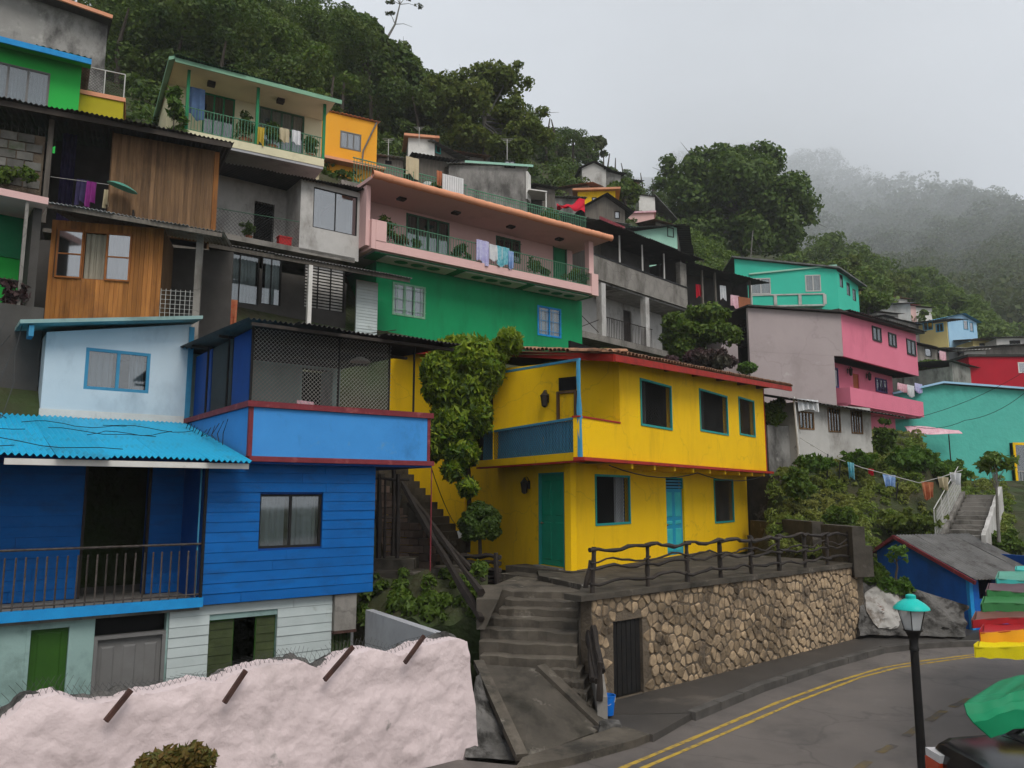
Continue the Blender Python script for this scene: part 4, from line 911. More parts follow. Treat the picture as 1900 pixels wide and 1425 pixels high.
# table glimpsed inside
# turquoise roof
DL = FB.dpx(3.2, 345, 4.89); eu = FB.uv(465, 856, -.6)[0]
corr(bh, 'roof_sheet', M['turq_roof'], FB.P(UL, -.6, 3.93), FB.P(eu, -.6, 3.93), FB.P(eu + .03, DL - .02, 4.84), FB.P(UL, DL - .02, 4.84), 56, .02, 7, rows=5)
bx(bh, FB, 'fascia', M['white_paint'], FB.uv(8, 850, -.54)[0], eu - .01, -.56, -.53, 3.80, 3.885)
# upper storey: pale wall
lw = FB.rc(157, 278, 650, 726, DL)
tp_ = lambda u: 6.42 + (u - .6) * .19
wall(bh, FB, M['pale_blue'], .62, 3.2, 4.6, 6.4, [lw], d=DL, top=tp_)
shell(bh, FB, M['pale_blue'], .62, 3.2, DL + 2.6, 4.6, 6.4, d0=DL, mi=M['porch_dark'], right=False)
window(bh, FB, lw, M['frame_blue'], d=DL - .02, cols=2, fw=.06, curtain='curtain_grey', cov=((.02, .42), (.72, .97)), inset=.02)
bx(bh, FB, 'corner_trim', M['frame_blue'], 3.16, 3.26, DL - .03, DL + .14, 4.86, 6.85)
bx(bh, FB, 'wall_foot', M['white_paint'], .6, 3.15, DL - .015, DL - .001, 4.84, 4.98)
za, zb = 6.52, 7.03
part(MB().slab([FB.P(.15, DL - .45, za), FB.P(3.3, DL - .45, zb), FB.P(3.3, DL + 2.9, zb + .1), FB.P(.15, DL + 2.9, za + .1)], .07), 'roof_slab', M['mint_wall'], bh)
bx(bh, FB, 'bracket', M['frame_blue'], .3, .38, DL - .4, DL, 6.25, 6.45)
# balcony
bL, bR = 3.2, 6.62
bx(bh, FB, 'balcony_floor', M['maroon'], bL, bR + .06, -.34, DL + .5, 3.935, 4.02)
bx(bh, FB, 'balcony_soffit', M['blue_deep'], bL + .01, bR + .03, -.3, DL + .5, 3.9, 3.932)
bx(bh, FB, 'parapet', M['blue_light'], bL + .06, bR - .05, -.25, -.15, 4.022, 4.83)
bx(bh, FB, 'parapet', M['blue_light'], bL, bL + .1, -.19, DL, 4.022, 4.83)
bx(bh, FB, 'parapet', M['blue_light'], bR - .1, bR, -.19, DL, 4.022, 4.83)
bx(bh, FB, 'parapet_cap', M['maroon'], bL - .05, bR + .06, -.3, -.12, 4.832, 4.93)
bx(bh, FB, 'parapet_cap', M['maroon'], bL - .05, bL + .13, -.119, DL, 4.832, 4.93)
bx(bh, FB, 'parapet_cap', M['maroon'], bR - .12, bR + .06, -.119, DL, 4.832, 4.93)
bx(bh, FB, 'corner_post', M['maroon'], bL - .012, bL + .058, -.262, -.191, 4.022, 4.83)
bx(bh, FB, 'corner_post', M['maroon'], bR - .048, bR + .012, -.262, -.191, 4.022, 4.83)
rz = FB.uv(600, 604, -.7)[1]; rzL = FB.uv(477, 590, -.7)[1]
for px_ in (466, 628, 722, 768):
    u = FB.uv(px_, 700, -.2)[0]; part(MB().tube([FB.P(u, -.2, 4.93), FB.P(u, -.2, rz - .05)], .022, 6), 'post', M['post_black'], bh, smooth=True)
for dd in (1.2, 2.5): part(MB().tube([FB.P(bL + .04, dd, 4.93), FB.P(bL + .04, dd, rz)], .022, 6), 'post', M['post_black'], bh, smooth=True)
corr(bh, 'roof_sheet', M['roof_dark'], FB.P(bL - .2, -.75, rz - .02), FB.P(bR + .35, -.75, rz - .02), FB.P(bR + .3, DL + 1.6, rz + .22), FB.P(bL - .2, DL + 1.6, rz + .22), 44, .018, 5, rows=3)
for dd in (-.6, 1.2, 3.0): bx(bh, FB, 'rafter', M['timber_dark'], bL - .15, bR + .3, dd, dd + .07, rz - .1 + .05 * dd, rz - .045 + .05 * dd)
uM = FB.uv(725, 690, -.2)[0]
wires(bh, FB, bL + .03, uM, 4.94, rz - .08, -.21, .072, M['wire_pale'], r=.0036)
# back of the balcony: teal room with dark doorway, pale left part, blue screens on the left
dk = FB.rc(560, 617, 684, 760, DL + .3); uT = FB.uv(632, 690, DL + .3)[0]
wall(bh, FB, M['mint_wall'], bL + .1, uT, 4.02, rz + .1, [(dk[0], dk[1], 4.02, dk[3])], d=DL + .3)
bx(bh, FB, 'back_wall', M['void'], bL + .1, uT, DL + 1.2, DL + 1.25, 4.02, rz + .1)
bx(bh, FB, 'side_wall', M['mint_wall'], uT - .1, uT, DL + .45, DL + 1.2, 4.02, rz + .1)
for (a, b, m_) in ((.25, 1.17, 'blue_deep'), (1.23, 2.47, 'curtain_dark'), (2.53, DL - .05, 'blue_deep')):
    bx(bh, FB, 'screen', M[m_], bL + .12, bL + .14, a, b, 4.94, rz - .02)
cloth('folded_cloth', M['cloth_pink'], 'pink cloth draped on the blue balcony parapet behind the mesh', FB.P(4.05, -.1, 5.02), FB.P(4.35, -.1, 5.0), .2, cat='cloth')
part(MB().lathe(FB.P(5.55, .6, rz - .32), [(.0, .1), (.05, .1), (.16, .05), (.2, .0), (.19, 0), (.0, .04)], 14), 'lamp_shade', M['white_paint'], bh, smooth=True)
# loose wires and twigs over the turquoise roof
ww = MB()
for k in range(7):
    a = FB.P(g_.uniform(-1.2, 1), g_.uniform(.2, 2.8), 0); pts_ = []
    u0, d0 = g_.uniform(-1.2, 1.5), g_.uniform(-.3, 2.5); u1_, d1_ = u0 + g_.uniform(.8, 2.2), d0 + g_.uniform(-1, .6)
    for i in range(9):
        t = i / 8; u = u0 + (min(u1_, 3) - u0) * t + g_.uniform(-.04, .04); d = max(-.5, d0 + (d1_ - d0) * t + .15 * math.sin(t * 9 + k)); pts_.append(FB.P(u, d, 3.97 + .211 * (d + .6) + .03 + .02 * math.sin(t * 7)))
    ww.tube(pts_, .006, 4, False)
solo(ww, 'loose_cables', M['cable'], 'loose dark cables lying on the turquoise corrugated roof', 'cables', kind=None)
wl = MB()
for k in range(12):
    u = bL - .03 - .02 * k; wl.tube([FB.P(bL - .05, DL * .2 + .25 * k, 4.7 - .02 * k), FB.P(bL - .12 - .03 * (k % 3), DL * .2 + .23 * k, 4.45), FB.P(bL - .25, .3 + .2 * k, 4.22 + .05 * k)], .007, 4, False)
solo(wl, 'cable_bundle', M['cable'], 'tangle of cables on the left side of the blue balcony', 'cables')
# low grey plaster wall at the foot of the stairs and soil bank behind it
Fg = Fr(FB.P(uG1 + .12, -.1, 0), pt(812, 1200, 12.4)); tpz = lambda u: 1.38 - .1 * (u / Fg.L)
ggw = thing('grey_yard_wall', 'grey plastered low yard wall between the green gate and the stairway', 'wall', tuple(Fg.P(1, 0, -.6)))
wall(ggw, Fg, M['grey_plaster'], 0, Fg.L * .5, -.7, 1.2, top=tpz, th=.15); wall(ggw, Fg, M['grey_plaster'], Fg.L * .5, Fg.L, -.7, 1.2, top=tpz, th=.15)

# ================================================================ yellow corner house
FY = Fr(gz(1060, 1062, 1.8), gz(1390, 1010, 1.8)); YL = FY.L
FL = Fr(gz(925, 1040, 1.8), gz(1060, 1062, 1.8))
FL2 = Fr(pt(718, 900, 22.6).xy, FL.P(FL.uv(862, 980)[0], 0, 0).xy)
yh = thing('yellow_house', 'bright yellow two storey corner house with red trim and teal window frames', 'house', tuple(FY.P(3, 2, 1.75)))
z1 = 4.13
yw1 = FY.rc(1104, 1169, 881, 974); yd = FY.rc(1237, 1270, 886, 1036); yd = (yd[0], yd[1], 1.82, yd[3]); yw3 = FY.rc(1325, 1361, 889, 970)
wall(yh, FY, M['yellow'], 0, YL, 1.6, z1, [yw1, yd, yw3])
gd = FL.rc(1000, 1047, 877, 1052); gd = (gd[0], gd[1], 1.86, gd[3]); uFL0 = FL.uv(862, 980)[0]
wall(yh, FL, M['yellow'], uFL0, FL.L, 1.6, z1, [gd])
for h in (yw1, yw3): window(yh, FY, h, M['teal_trim'], d=-.02, cols=1, rows=1, fw=.05, inset=.0, glass=None, curtain='curtain_grey', cov=((.66, .95),) if h is yw1 else ((.0, .16),))
for h, s_ in ((yw1, .085), (yw3, .05)): wires(yh, FY, h[0] + .04, h[1] - .04, h[2] + .04, h[3] - .04, .03, s_, M['wire_dark'], r=.003)
tz = yd[3] - .3
lf_ = door(yh, FY, (yd[0], yd[1], yd[2], tz), M['door_blue'], None, cols=2, rows=((.05, .4), (.45, .52), (.57, .95)), pm=M['door_aqua'], side=-1, label='narrow blue door with aqua panels')
tr_ = MB(); tr_.box(FY, yd[0], yd[0] + .04, .02, .1, tz, yd[3]); tr_.box(FY, yd[1] - .04, yd[1], .02, .1, tz, yd[3]); tr_.box(FY, yd[0] + .04, yd[1] - .04, .02, .1, yd[3] - .04, yd[3])
to_ = part(tr_, 'transom', M['teal_trim'], yh)
for k in range(3): part(MB().box(FY, yd[0] + .04, yd[1] - .04, .04, .07, tz + .02 + k * .08, tz + .07 + k * .08), 'louvre', M['frame_blue'], to_)
door(yh, FL, gd, M['door_green'], M['teal_trim'], cols=2, rows=((.06, .48), (.54, .94)), side=-1, fw=.03, label='tall green panelled entrance door')
bx(yh, FL, 'door_sill', M['concrete'], gd[0] - .02, gd[1] + .02, -.15, .06, 1.72, 1.858)
def lantern(par, F, u, d, z, s=1.0):
    o = part(MB().box(F, u - .03 * s, u + .03 * s, d - .03, d, z - .06 * s, z + .12 * s), 'wall_lantern', M['post_black'], par)
    c_ = F.P(u, d - .13 * s, z); part(MB().tube([F.P(u, d, z + .1 * s), F.P(u, d - .07 * s, z + .2 * s), F.P(u, d - .13 * s, z + .17 * s)], .01, 5), 'lantern_arm', M['post_black'], o)
    part(MB().lathe(c_, [(.02 * s, -.17 * s), (.06 * s, -.14 * s), (.085 * s, .06 * s), (.1 * s, .07 * s), (.04 * s, .14 * s), (.012 * s, .19 * s)], 6), 'lantern_body', M['black_metal'], o)
u, z = FL.uv(983, 902); lantern(yh, FL, u, -.005, z, 1.05)
# other faces, floors
wall(yh, FL2, M['yellow'], 0, FL2.L, 1.6, 7.6, top=lambda u: 7.62 - .2 * u / FL2.L, d=-.02, th=.16)
bR_ = FY.P(YL, 4.2, 0); bL_ = FL2.P(0, .1, 0)
def poly_slab(pts_, za, zb, name, m): part(MB().prism([(p[0], p[1], za) for p in pts_], (0, 0, zb - za)), name, m, yh)
rbk = Fr(FY.P(YL - .1, .14, 0), bR_); wall(yh, Fr(bR_, FY.P(YL - .07, .143, 0)), M['yellow'], 0, 4.05, 1.6, 7.0, th=.14, name='side_wall')
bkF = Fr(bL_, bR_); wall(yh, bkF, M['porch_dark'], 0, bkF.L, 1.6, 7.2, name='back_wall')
cor = FY.P(0.1, .15, 0)
poly_slab([cor, FY.P(YL - .16, .15, 0), FY.P(YL - .16, 4, 0), FL2.P(.3, .3, 0), FL2.P(FL2.L, .3, 0)], z1 - .1, z1 + .02, 'floor_slab', M['porch_dark'])
poly_slab([cor, FY.P(YL - .16, .15, 0), FY.P(YL - .16, 4, 0), FL2.P(.3, .3, 0), FL2.P(FL2.L, .3, 0)], 1.6, 1.8, 'floor_slab', M['porch_dark'])
# upper front, overhanging
dU = -.8; uA = FY.uv(1075, 800, dU)[0]; uB = FY.uv(1150, 760, dU)[0]; uC = FY.uv(1419, 800, dU)[0]; zp = FY.uv(1112, 780, dU)[1]
W1 = FY.rc(1188, 1246, 709, 794, dU); W2 = FY.rc(1298, 1350, 728, 804, dU); W3 = FY.rc(1371, 1400, 740, 809, dU)
wall(yh, FY, M['yellow'], uB, uC, z1, 6.45, [W1, W2, W3], d=dU, top=lambda u: 6.38 + .045 * (u - uB))
wall(yh, FY, M['yellow'], uA, uB - .001, z1, zp, d=dU)
bx(yh, FY, 'ledge', M['red_trim'], uA - .02, uB - .003, dU - .02, dU + .16, zp + .002, zp + .035)
bx(yh, FY, 'floor_edge', M['red_trim'], uA - .03, uC + .35, dU - .12, dU + .13, z1 - .07, z1 - .003)
bx(yh, FY, 'soffit', M['yellow'], uA + .6, uC + .25, dU + .131, -.002, z1 - .05, z1 - .006)
for k in range(9):
    u = uB + .4 + k * 1.15
    if u < uC: bx(yh, FY, 'joist', M['yellow'], u, u + .09, dU - .05, -.004, z1 - .17, z1 - .072)
for h in (W1, W2, W3):
    window(yh, FY, h, M['teal_trim'], d=dU - .02, cols=1, fw=.05, inset=0, glass=None, curtain='curtain_dark', cov=((.0, .25),)); wires(yh, FY, h[0] + .04, h[1] - .04, h[2] + .04, h[3] - .04, dU + .03, .085, M['wire_dark'], r=.003)
for h in (W1, W2):   # chair backs seen inside
    um = h[0] + (h[1] - h[0]) * .55; bx(yh, FY, 'inner_panel', M['cloth_rust'], um, um + .45, dU + .7, dU + .75, h[2] - .2, h[2] + .45)
bx(yh, FY, 'corner_edge', M['red_trim'], uC + .001, uC + .05, dU - .015, dU + .1, z1, 6.8)
bx(yh, FY, 'side_wall', M['yellow'], uC - .14, uC, dU + .143, 4.2, z1 + .02, 6.8)
bx(yh, FY, 'side_wall', M['yellow'], uB, uB + .12, dU + .143, 2.6, z1 + .02, 6.4)     # balcony end wall
bx(yh, FY, 'dark_backing', M['void'], uB + .13, uC - .15, dU + 1.3, dU + 1.35, z1 + .03, 6.9)  # black sheet added behind the upper windows to keep them dark
part(MB().slab([FY.P(uB + .13, dU + .143, 6.4), FY.P(uC - .15, dU + .143, 6.85), FY.P(uC - .15, dU + 1.29, 6.85), FY.P(uB + .13, dU + 1.29, 6.4)], .05), 'dark_lid', M['void'], yh)  # black lid added above it, shuts light out of the upper windows
bx(yh, FY, 'dark_backing', M['void'], 1.2, YL - .2, 1.4, 1.45, 1.81, z1 - .11)  # black sheet added behind the lower windows for the same darkness
# balcony on the left corner
FC = Fr(gz(890, 862, z1), FY.P(uA, dU, 0)); CL = FC.L
bx(yh, FC, 'floor_edge', M['yellow'], -.2, CL - .02, .0, .14, z1 - .06, z1 + .1); bx(yh, FC, 'floor_trim', M['red_trim'], -.2, CL - .02, .005, .13, z1 - .1, z1 - .062)
poly_slab([FC.P(0, .145, 0), FC.P(CL - .15, .145, 0), FY.P(uB, dU + .15, 0), FY.P(uB, 2.5, 0), FC.P(0, 3.0, 0)], z1 - .06, z1 + .02, 'balcony_floor', M['porch_dark'])
pz0, pz1 = z1 + .1, FC.uv(990, 790, 0)[1]
corr(yh, 'parapet_sheet', M['frame_blue'], FC.P(0.1, .06, pz0), FC.P(CL - .04, .06, pz0), FC.P(CL - .04, .075, pz1), FC.P(0.1, .075, pz1), 34, .012, 3, rows=2)
part(MB().bar(FC.P(.05, .05, pz1 + .02), FC.P(CL, .05, pz1 + .03), .06, .05), 'parapet_rail', M['frame_blue'], yh)
wires(yh, FC, .1, CL - .05, pz0 - .02, pz1, .02, .09, M['wire_dark'], r=.0035)
part(branch(FC.P(CL - .03, .03, pz0 - .15), FC.P(CL - .06, .03, 6.05), .05, 2, .008, 7), 'post', M['frame_blue'], yh, smooth=True)
part(MB().bar(FC.P(.25, .06, FC.uv(922, 690, .06)[1]), FC.P(CL - .05, .06, FC.uv(1070, 668, .06)[1]), .05, .05), 'brace', M['frame_blue'], yh)
FPt = Fr(FY.P(uB - .003, 2.6, 0), FY.P(uB - .003, dU + .2, 0)); bd = FPt.rc(1036, 1072, 700, 790); bd = (bd[0], bd[1], z1 + .02, bd[3]); dB = 2.1; uE = FC.at(FY.P(uB, 1.6, 0))[0]
wall(yh, FC, M['yellow'], -.6, .9, z1, 6.9, d=dB)
bx(yh, FPt, 'door_transom', M['void'], bd[0] + .03, bd[1] - .03, -.03, -.001, bd[3] - .3, bd[3])
door(yh, FPt, (bd[0], bd[1], bd[2], bd[3] - .32), M['yellow'], M['plank_brown'], d=-.08, cols=2, rows=((.06, .94),), knob=False, label='yellow balcony door')
u, z = FPt.uv(1017, 742); lantern(yh, FPt, u, -.01, z, 1.1)
tb2 = FC.rc(948, 989, 779, 800, 1.2); solo(MB().box(FC, tb2[0], tb2[1], 1.0, 1.5, z1 + .03, tb2[3]), 'cabinet', M['plank_brown'], 'low dark cabinet on the yellow house balcony', 'cabinet')
# roof: red fascias, tiled right eave, sheet behind
dE = -1.3
c0 = FY.P(*[FY.uv(1140, 664, dE)[0], dE, FY.uv(1140, 664, dE)[1]]); r_ = FY.uv(1468, 722, dE); c1 = FY.P(r_[0], dE, r_[1])
l0 = FC.P(.1, -.35, 0); l0 = pt(944, 656, l0.y); l1 = FL2.P(0.1, -.5, 0); l1 = pt(735, 652, l1.y)
part(MB().bar(c0, c1, .05, .14), 'fascia', M['red_trim'], yh); part(MB().bar(l0, c0, .05, .15), 'fascia', M['red_trim'], yh); part(MB().bar(l1, l0, .05, .12), 'fascia', M['red_trim'], yh)
inn = Vector((FY.n[0], FY.n[1], 0)); up_ = Vector((0, 0, .09))
rb1 = c1 + inn * 5.2 + Vector((0, 0, .75)); rb0 = FL2.P(.2, 1.0, 7.75)
part(MB().add([l1 + up_, l0 + up_, c0 + up_, c1 + up_, rb1, rb0, l1 + up_ * .4, l0 + up_ * .4, c0 + up_ * .4, c1 + up_ * .4, rb1 - up_, rb0 - up_],
    [(0, 1, 2, 5), (2, 3, 4, 5), (6, 11, 8, 7), (8, 11, 10, 9), (0, 6, 7, 1), (1, 7, 8, 2), (2, 8, 9, 3), (3, 9, 10, 4), (4, 10, 11, 5), (5, 11, 6, 0)]), 'roof_deck', M['plank_brown'], yh)
tile = MB(); nseg = 5; Lt = .42
for k, (yy, rr) in enumerate(((0, .085), (Lt, .07))):
    for j in range(nseg + 1):
        a = math.pi * j / nseg; tile.v.append((rr * math.cos(a), yy, rr * math.sin(a) * .8))
for k, (yy, rr) in enumerate(((0, .068), (Lt, .055))):
    for j in range(nseg + 1):
        a = math.pi * j / nseg; tile.v.append((rr * math.cos(a), yy, rr * math.sin(a) * .8))
q = nseg + 1
for j in range(nseg):
    tile.f += [(j + 1, j, q + j, q + j + 1), (2 * q + j, 2 * q + j + 1, 3 * q + j + 1, 3 * q + j), (j, j + 1, 2 * q + j + 1, 2 * q + j)]
tme = mesh_from(tile, 'tile'); tme.materials.append(M['roof_tile'])
nt_ = int((c1 - c0).length / .165); az = math.atan2(FY.e[1], FY.e[0])
for rw in range(3):
    for k in range(nt_):
        t = (k + .5) / nt_; p = c0.lerp(c1, t) + inn * (rw * .34 - .05) + Vector((0, 0, .1 + rw * .055 + rnd.uniform(-.008, .012)))
        inst(tme, 'tile', M['roof_tile'], yh, p, rot=(math.radians(8), rnd.uniform(-.06, .06), az + rnd.uniform(-.04, .04)))
nl_ = int((c0 - l0).length / .165); dl = (c0 - l0).normalized(); inl = Vector((-dl.y, dl.x, 0)); azl = math.atan2(dl.y, dl.x)
for k in range(nl_):
    p = l0.lerp(c0, (k + .5) / nl_) + inl * -.04 + Vector((0, 0, .1 + rnd.uniform(-.008, .012))); inst(tme, 'tile', M['roof_tile'], yh, p, rot=(math.radians(8), 0, azl + rnd.uniform(-.04, .04)))
for k in range(6):
    u = uB + .6 + k * 1.75; bx(yh, FY, 'rafter_tail', M['plank_brown'], u, u + .1, dE + .05, dU - .001, 6.2 + .05 * u, 6.3 + .05 * u)

# ================================================================ upper stair flight against the yellow wall
uf = thing('side_stair', 'dark stone flight of steps climbing left along the yellow wall', 'stairs', tuple(FL2.P(FL2.L, -.8, 1.8)))
ns = 12; ua, za_ = FL2.uv(868, 1012, -.05); ub, zb_ = FL2.uv(736, 856, -.05)
for k in range(ns):
    a = ua + (ub - ua) * k / ns; b = ua + (ub - ua) * (k + 1) / ns; zt = za_ + (zb_ - za_) * (k + 1) / ns
    bx(uf, FL2, 'step', M['concrete_dark'], b - (.6 if k == ns - 1 else .05), a, -1.35, -.03, zt - .75, zt)
# stacked brick face of the flight
for rw in range(14):
    for k in range(16):
        u0 = ub - .7 + k * .3 + (rw % 2) * .15; z0 = 1.55 + rw * .19; lim = za_ + (zb_ - za_) * (ua - u0 - .15) / (ua - ub)
        if u0 + .28 < ua + .1 and z0 + .18 < lim - .02 and u0 > ub - .75:
            bx(uf, FL2, 'brick', M['brick'], u0, u0 + .285, -1.5 + rnd.uniform(-.012, .012), -1.36, z0, z0 + .172)
tf = thing('timber_frame', 'dark timber posts and diagonal beams under the blue balcony by the stairs', 'timber frame', tuple(pt(735, 1050, 17)))
part(branch(pt(742, 892, 18.6), pt(893, 1150, 13.4), .075, 21, .02, 12), 'beam', M['timber_dark'], tf, smooth=True)
part(branch(pt(762, 920, 18.4), pt(893, 1100, 13.6), .06, 22, .02, 12), 'beam', M['timber_dark'], tf, smooth=True)
part(branch(pt(758, 935, 18), pt(900, 1080, 15), .05, 23, .02, 12), 'beam', M['timber_dark'], tf, smooth=True)
for x, y0, y1, Y in ((702, 880, 1045, 16.6), (713, 890, 1042, 16.6), (737, 880, 1040, 16.6), (729, 870, 1050, 17.5)):
    part(branch(pt(x, y1, Y), pt(x + 2, y0, Y), .05 if x != 713 else .03, int(x), .012, 6), 'post', M['timber_dark'], tf, smooth=True)
part(branch(pt(690, 888, 16.6), pt(760, 890, 16.6), .035, 31, .01, 5), 'crossbar', M['timber_dark'], tf, smooth=True); part(branch(pt(690, 962, 16.6), pt(757, 960, 16.6), .015, 32, .01, 5), 'crossbar', M['timber_dark'], tf, smooth=True)
part(MB().tube([FB.P(bR + .04, -.28, 3.9), FB.P(bR + .04, -.28, 2.0)], .012, 5), 'rod', M['maroon'], bh)
# foot blocks and earth bank below the frame
for i, (l, r, t, b, Y) in enumerate(((690, 768, 1038, 1062, 16.3), (690, 800, 1062, 1096, 15.8), (800, 862, 1056, 1090, 15.6))):
    a, c_ = pt(l, b, Y), pt(r, t, Y); solo(MB().abox(a.x, c_.x, Y, Y + .9, a.z - .6, c_.z), 'concrete_block', M['concrete_dark'], ('upper', 'lower left', 'lower right')[i] + ' weathered concrete footing below the timber frame', 'footing')
def bankf(a, b):
    p = pt(640 + 265 * a, 1160 - 4 * a - 92 * b, 14.6 - .9 * a + 1.6 * b); return p + Vector((0, 0, .07 * math.sin(a * 17 + b * 5) + .05 * math.sin(a * 31 - b * 23)))
solo(MB().grid(bankf, 30, 14, th=(0, .3, -.8)), 'earth_bank', M['earth'], 'steep earth bank with weeds left of the stairway', 'bank', smooth=True, kind='structure')
sfe = thing('short_fence', 'short dark branch fence beside the topiary bush', 'fence', tuple(pt(890, 1080, 16.2)))
for k in range(5): part(branch(pt(858, 1030 + k * 12, 16.8), pt(928, 1034 + k * 12, 16.2), .045, 40 + k, .02), 'rail', M['timber_dark'], sfe, smooth=True)
part(branch(pt(922, 1092, 16.2), pt(920, 1026, 16.2), .05, 51, .01, 5), 'post', M['timber_dark'], sfe, smooth=True)
solo(MB().hexa([pt(884, 1168, 13.5), pt(900, 1168, 13.4), pt(905, 1100, 14.6), pt(890, 1100, 14.6), pt(884, 1112, 13.5), pt(925, 1112, 13.4), pt(935, 1085, 14.6), pt(890, 1085, 14.6)]), 'stair_cheek', M['stair_stone'], 'pale concrete cheek wall at the left of the stairway', 'wall')

# ================================================================ pink and green house
F1, zs1 = fr_px(698, 462, 25, 1109, 547); L1 = F1.L
ph_ = thing('pink_house', 'pale pink house with salmon roof edge over a green lower storey', 'house', tuple(F1.P(4, 2, 7.6)))
zt1 = F1.uv(905, 385, -.5)[1]                       # roof underside
dg = 1.05
ug0, ug1 = F1.uv(697, 560, dg)[0], F1.uv(1080, 600, dg)[0]
h1 = F1.rc(728, 789, 528, 588, dg); h2 = F1.rc(997, 1041, 570, 625, dg)
wall(ph_, F1, M['green_wall'], ug0, ug1, 7.4, zs1 - .05, [h1, h2], d=dg)
shell(ph_, F1, M['green_wall'], ug0, ug1, 4.5, 7.4, zs1 - .05, d0=dg, mi=M['porch_dark'])
window(ph_, F1, h1, M['mint_trim'], d=dg - .02, cols=3, rows=1, fw=.07, inset=0, curtain='curtain_white', bars=(4, 3))
window(ph_, F1, h2, M['blue_trim'], d=dg - .02, cols=2, rows=1, fw=.07, inset=0, curtain='curtain_white', bars=(4, 3))
bx(ph_, F1, 'balcony_slab', M['pink_wall'], -.02, L1, 0, .16, zs1, zs1 + .3)
bx(ph_, F1, 'balcony_floor', M['grey_plaster'], .0, L1, .161, dg + 3.5, zs1 - .02, zs1 + .12)
bx(ph_, F1, 'soffit', M['green_paint'], .05, L1 - .05, .17, dg - .01, zs1 - .06, zs1 - .023)
for k in range(3):
    a, b = .5 + k * 3.2, 3.3 + k * 3.2; so = bx(ph_, F1, 'soffit_panel', M['white_paint'], a, min(b, L1 - .2), .22, dg - .06, zs1 - .085, zs1 - .062)
    for j in range(3):
        c_ = F1.P(a + .75 + j * .65, dg * .55, zs1 - .1); ov = MB(); ov.add([c_ + Vector((math.cos(t) * .26 * F1.e[0] - math.sin(t) * .2 * F1.n[0], math.cos(t) * .26 * F1.e[1] - math.sin(t) * .2 * F1.n[1], .008)) for t in [i * math.pi / 6 for i in range(12)]], [tuple(range(12))]); part(ov, 'soffit_medallion', M['green_paint'], so)
bx(ph_, F1, 'pier', M['pink_wall'], -.03, .36, -.02, .3, zs1 + .302, zs1 + 1.0); bx(ph_, F1, 'pier', M['pink_wall'], L1 - .33, L1 + .03, -.02, .3, zs1 - .05, zs1 + .85)
bx(ph_, F1, 'pillar', M['pink_wall'], L1 - .4, L1 - .15, .05, .3, zs1 + .851, zt1)
dW = 1.5
uw0, uw1 = -.3, L1 - .02
hd = F1.rc(753, 834, 404, 470, dW); hd = (hd[0], hd[1], zs1 + .13, hd[3]); hb = F1.rc(920, 966, 442, 485, dW); hc = F1.rc(1026, 1052, 455, 510, dW); hc = (hc[0], hc[1], zs1 + .13, hc[3])
wall(ph_, F1, M['pink_wall'], uw0, uw1, zs1 + .12, zt1, [hd, hb, hc], d=dW)
shell(ph_, F1, M['pink_wall'], uw0, uw1, 5, zs1 + .12, zt1, d0=dW, mi=M['porch_dark'])
window(ph_, F1, hd, M['green_frame'], d=dW - .02, cols=4, fw=.07, inset=.02, curtain='curtain_green', mull=.09)
window(ph_, F1, hb, M['green_frame'], d=dW - .02, cols=3, rows=2, fw=.06, inset=.02, curtain='curtain_dark', bars=(5, 3))
door(ph_, F1, hc, M['green_paint'], M['green_frame'], d=dW, cols=1, rows=((.05, .47), (.53, .95)), knob=False)
bx(ph_, F1, 'side_wall', M['pink_wall'], -.35, -.2, .1, 5, zs1 + .1, zt1 - .05)
bx(ph_, F1, 'side_parapet', M['pink_wall'], -.19, -.031, -.01, 1.45, zs1 + .0, zs1 + 1.0)
railing(ph_, F1, .36, L1 - .34, .08, zs1 + .3, zs1 + 1.02, 84, M['green_rail'], r=.011, rail=.018)
# roof slab with its lumpy salmon edge in segments
sl = [(-.45, 2.9), (2.9, 5.6), (5.6, 8.0), (8.0, 9.6), (9.6, L1 + .35)]
bx(ph_, F1, 'roof_slab', M['pink_wall'], -.4, L1 + .3, -.45, 5.2, zt1, zt1 + .12)
for k, (a, b) in enumerate(sl):
    zz = zt1 + .06 + .0 * k
    def ef(p, q): an = q * 2 * math.pi; return F1.P(a + (b - a) * p, -.5 + .12 * math.cos(an), zz + .03 + (.13 + .012 * math.sin(p * 40)) * math.sin(an) + .05 * (p - .5) ** 2)
    part(MB().grid(ef, 16, 10), 'roof_edge', M['salmon'], ph_, smooth=True)
for px_, py_ in ((747, 366), (848, 390), (950, 417), (1040, 440)): u, z = F1.uv(px_, py_, .5); bx(ph_, F1, 'ceiling_lamp', M['black_metal'], u - .14, u + .14, .45, .7, zt1 - .07, zt1 - .003)
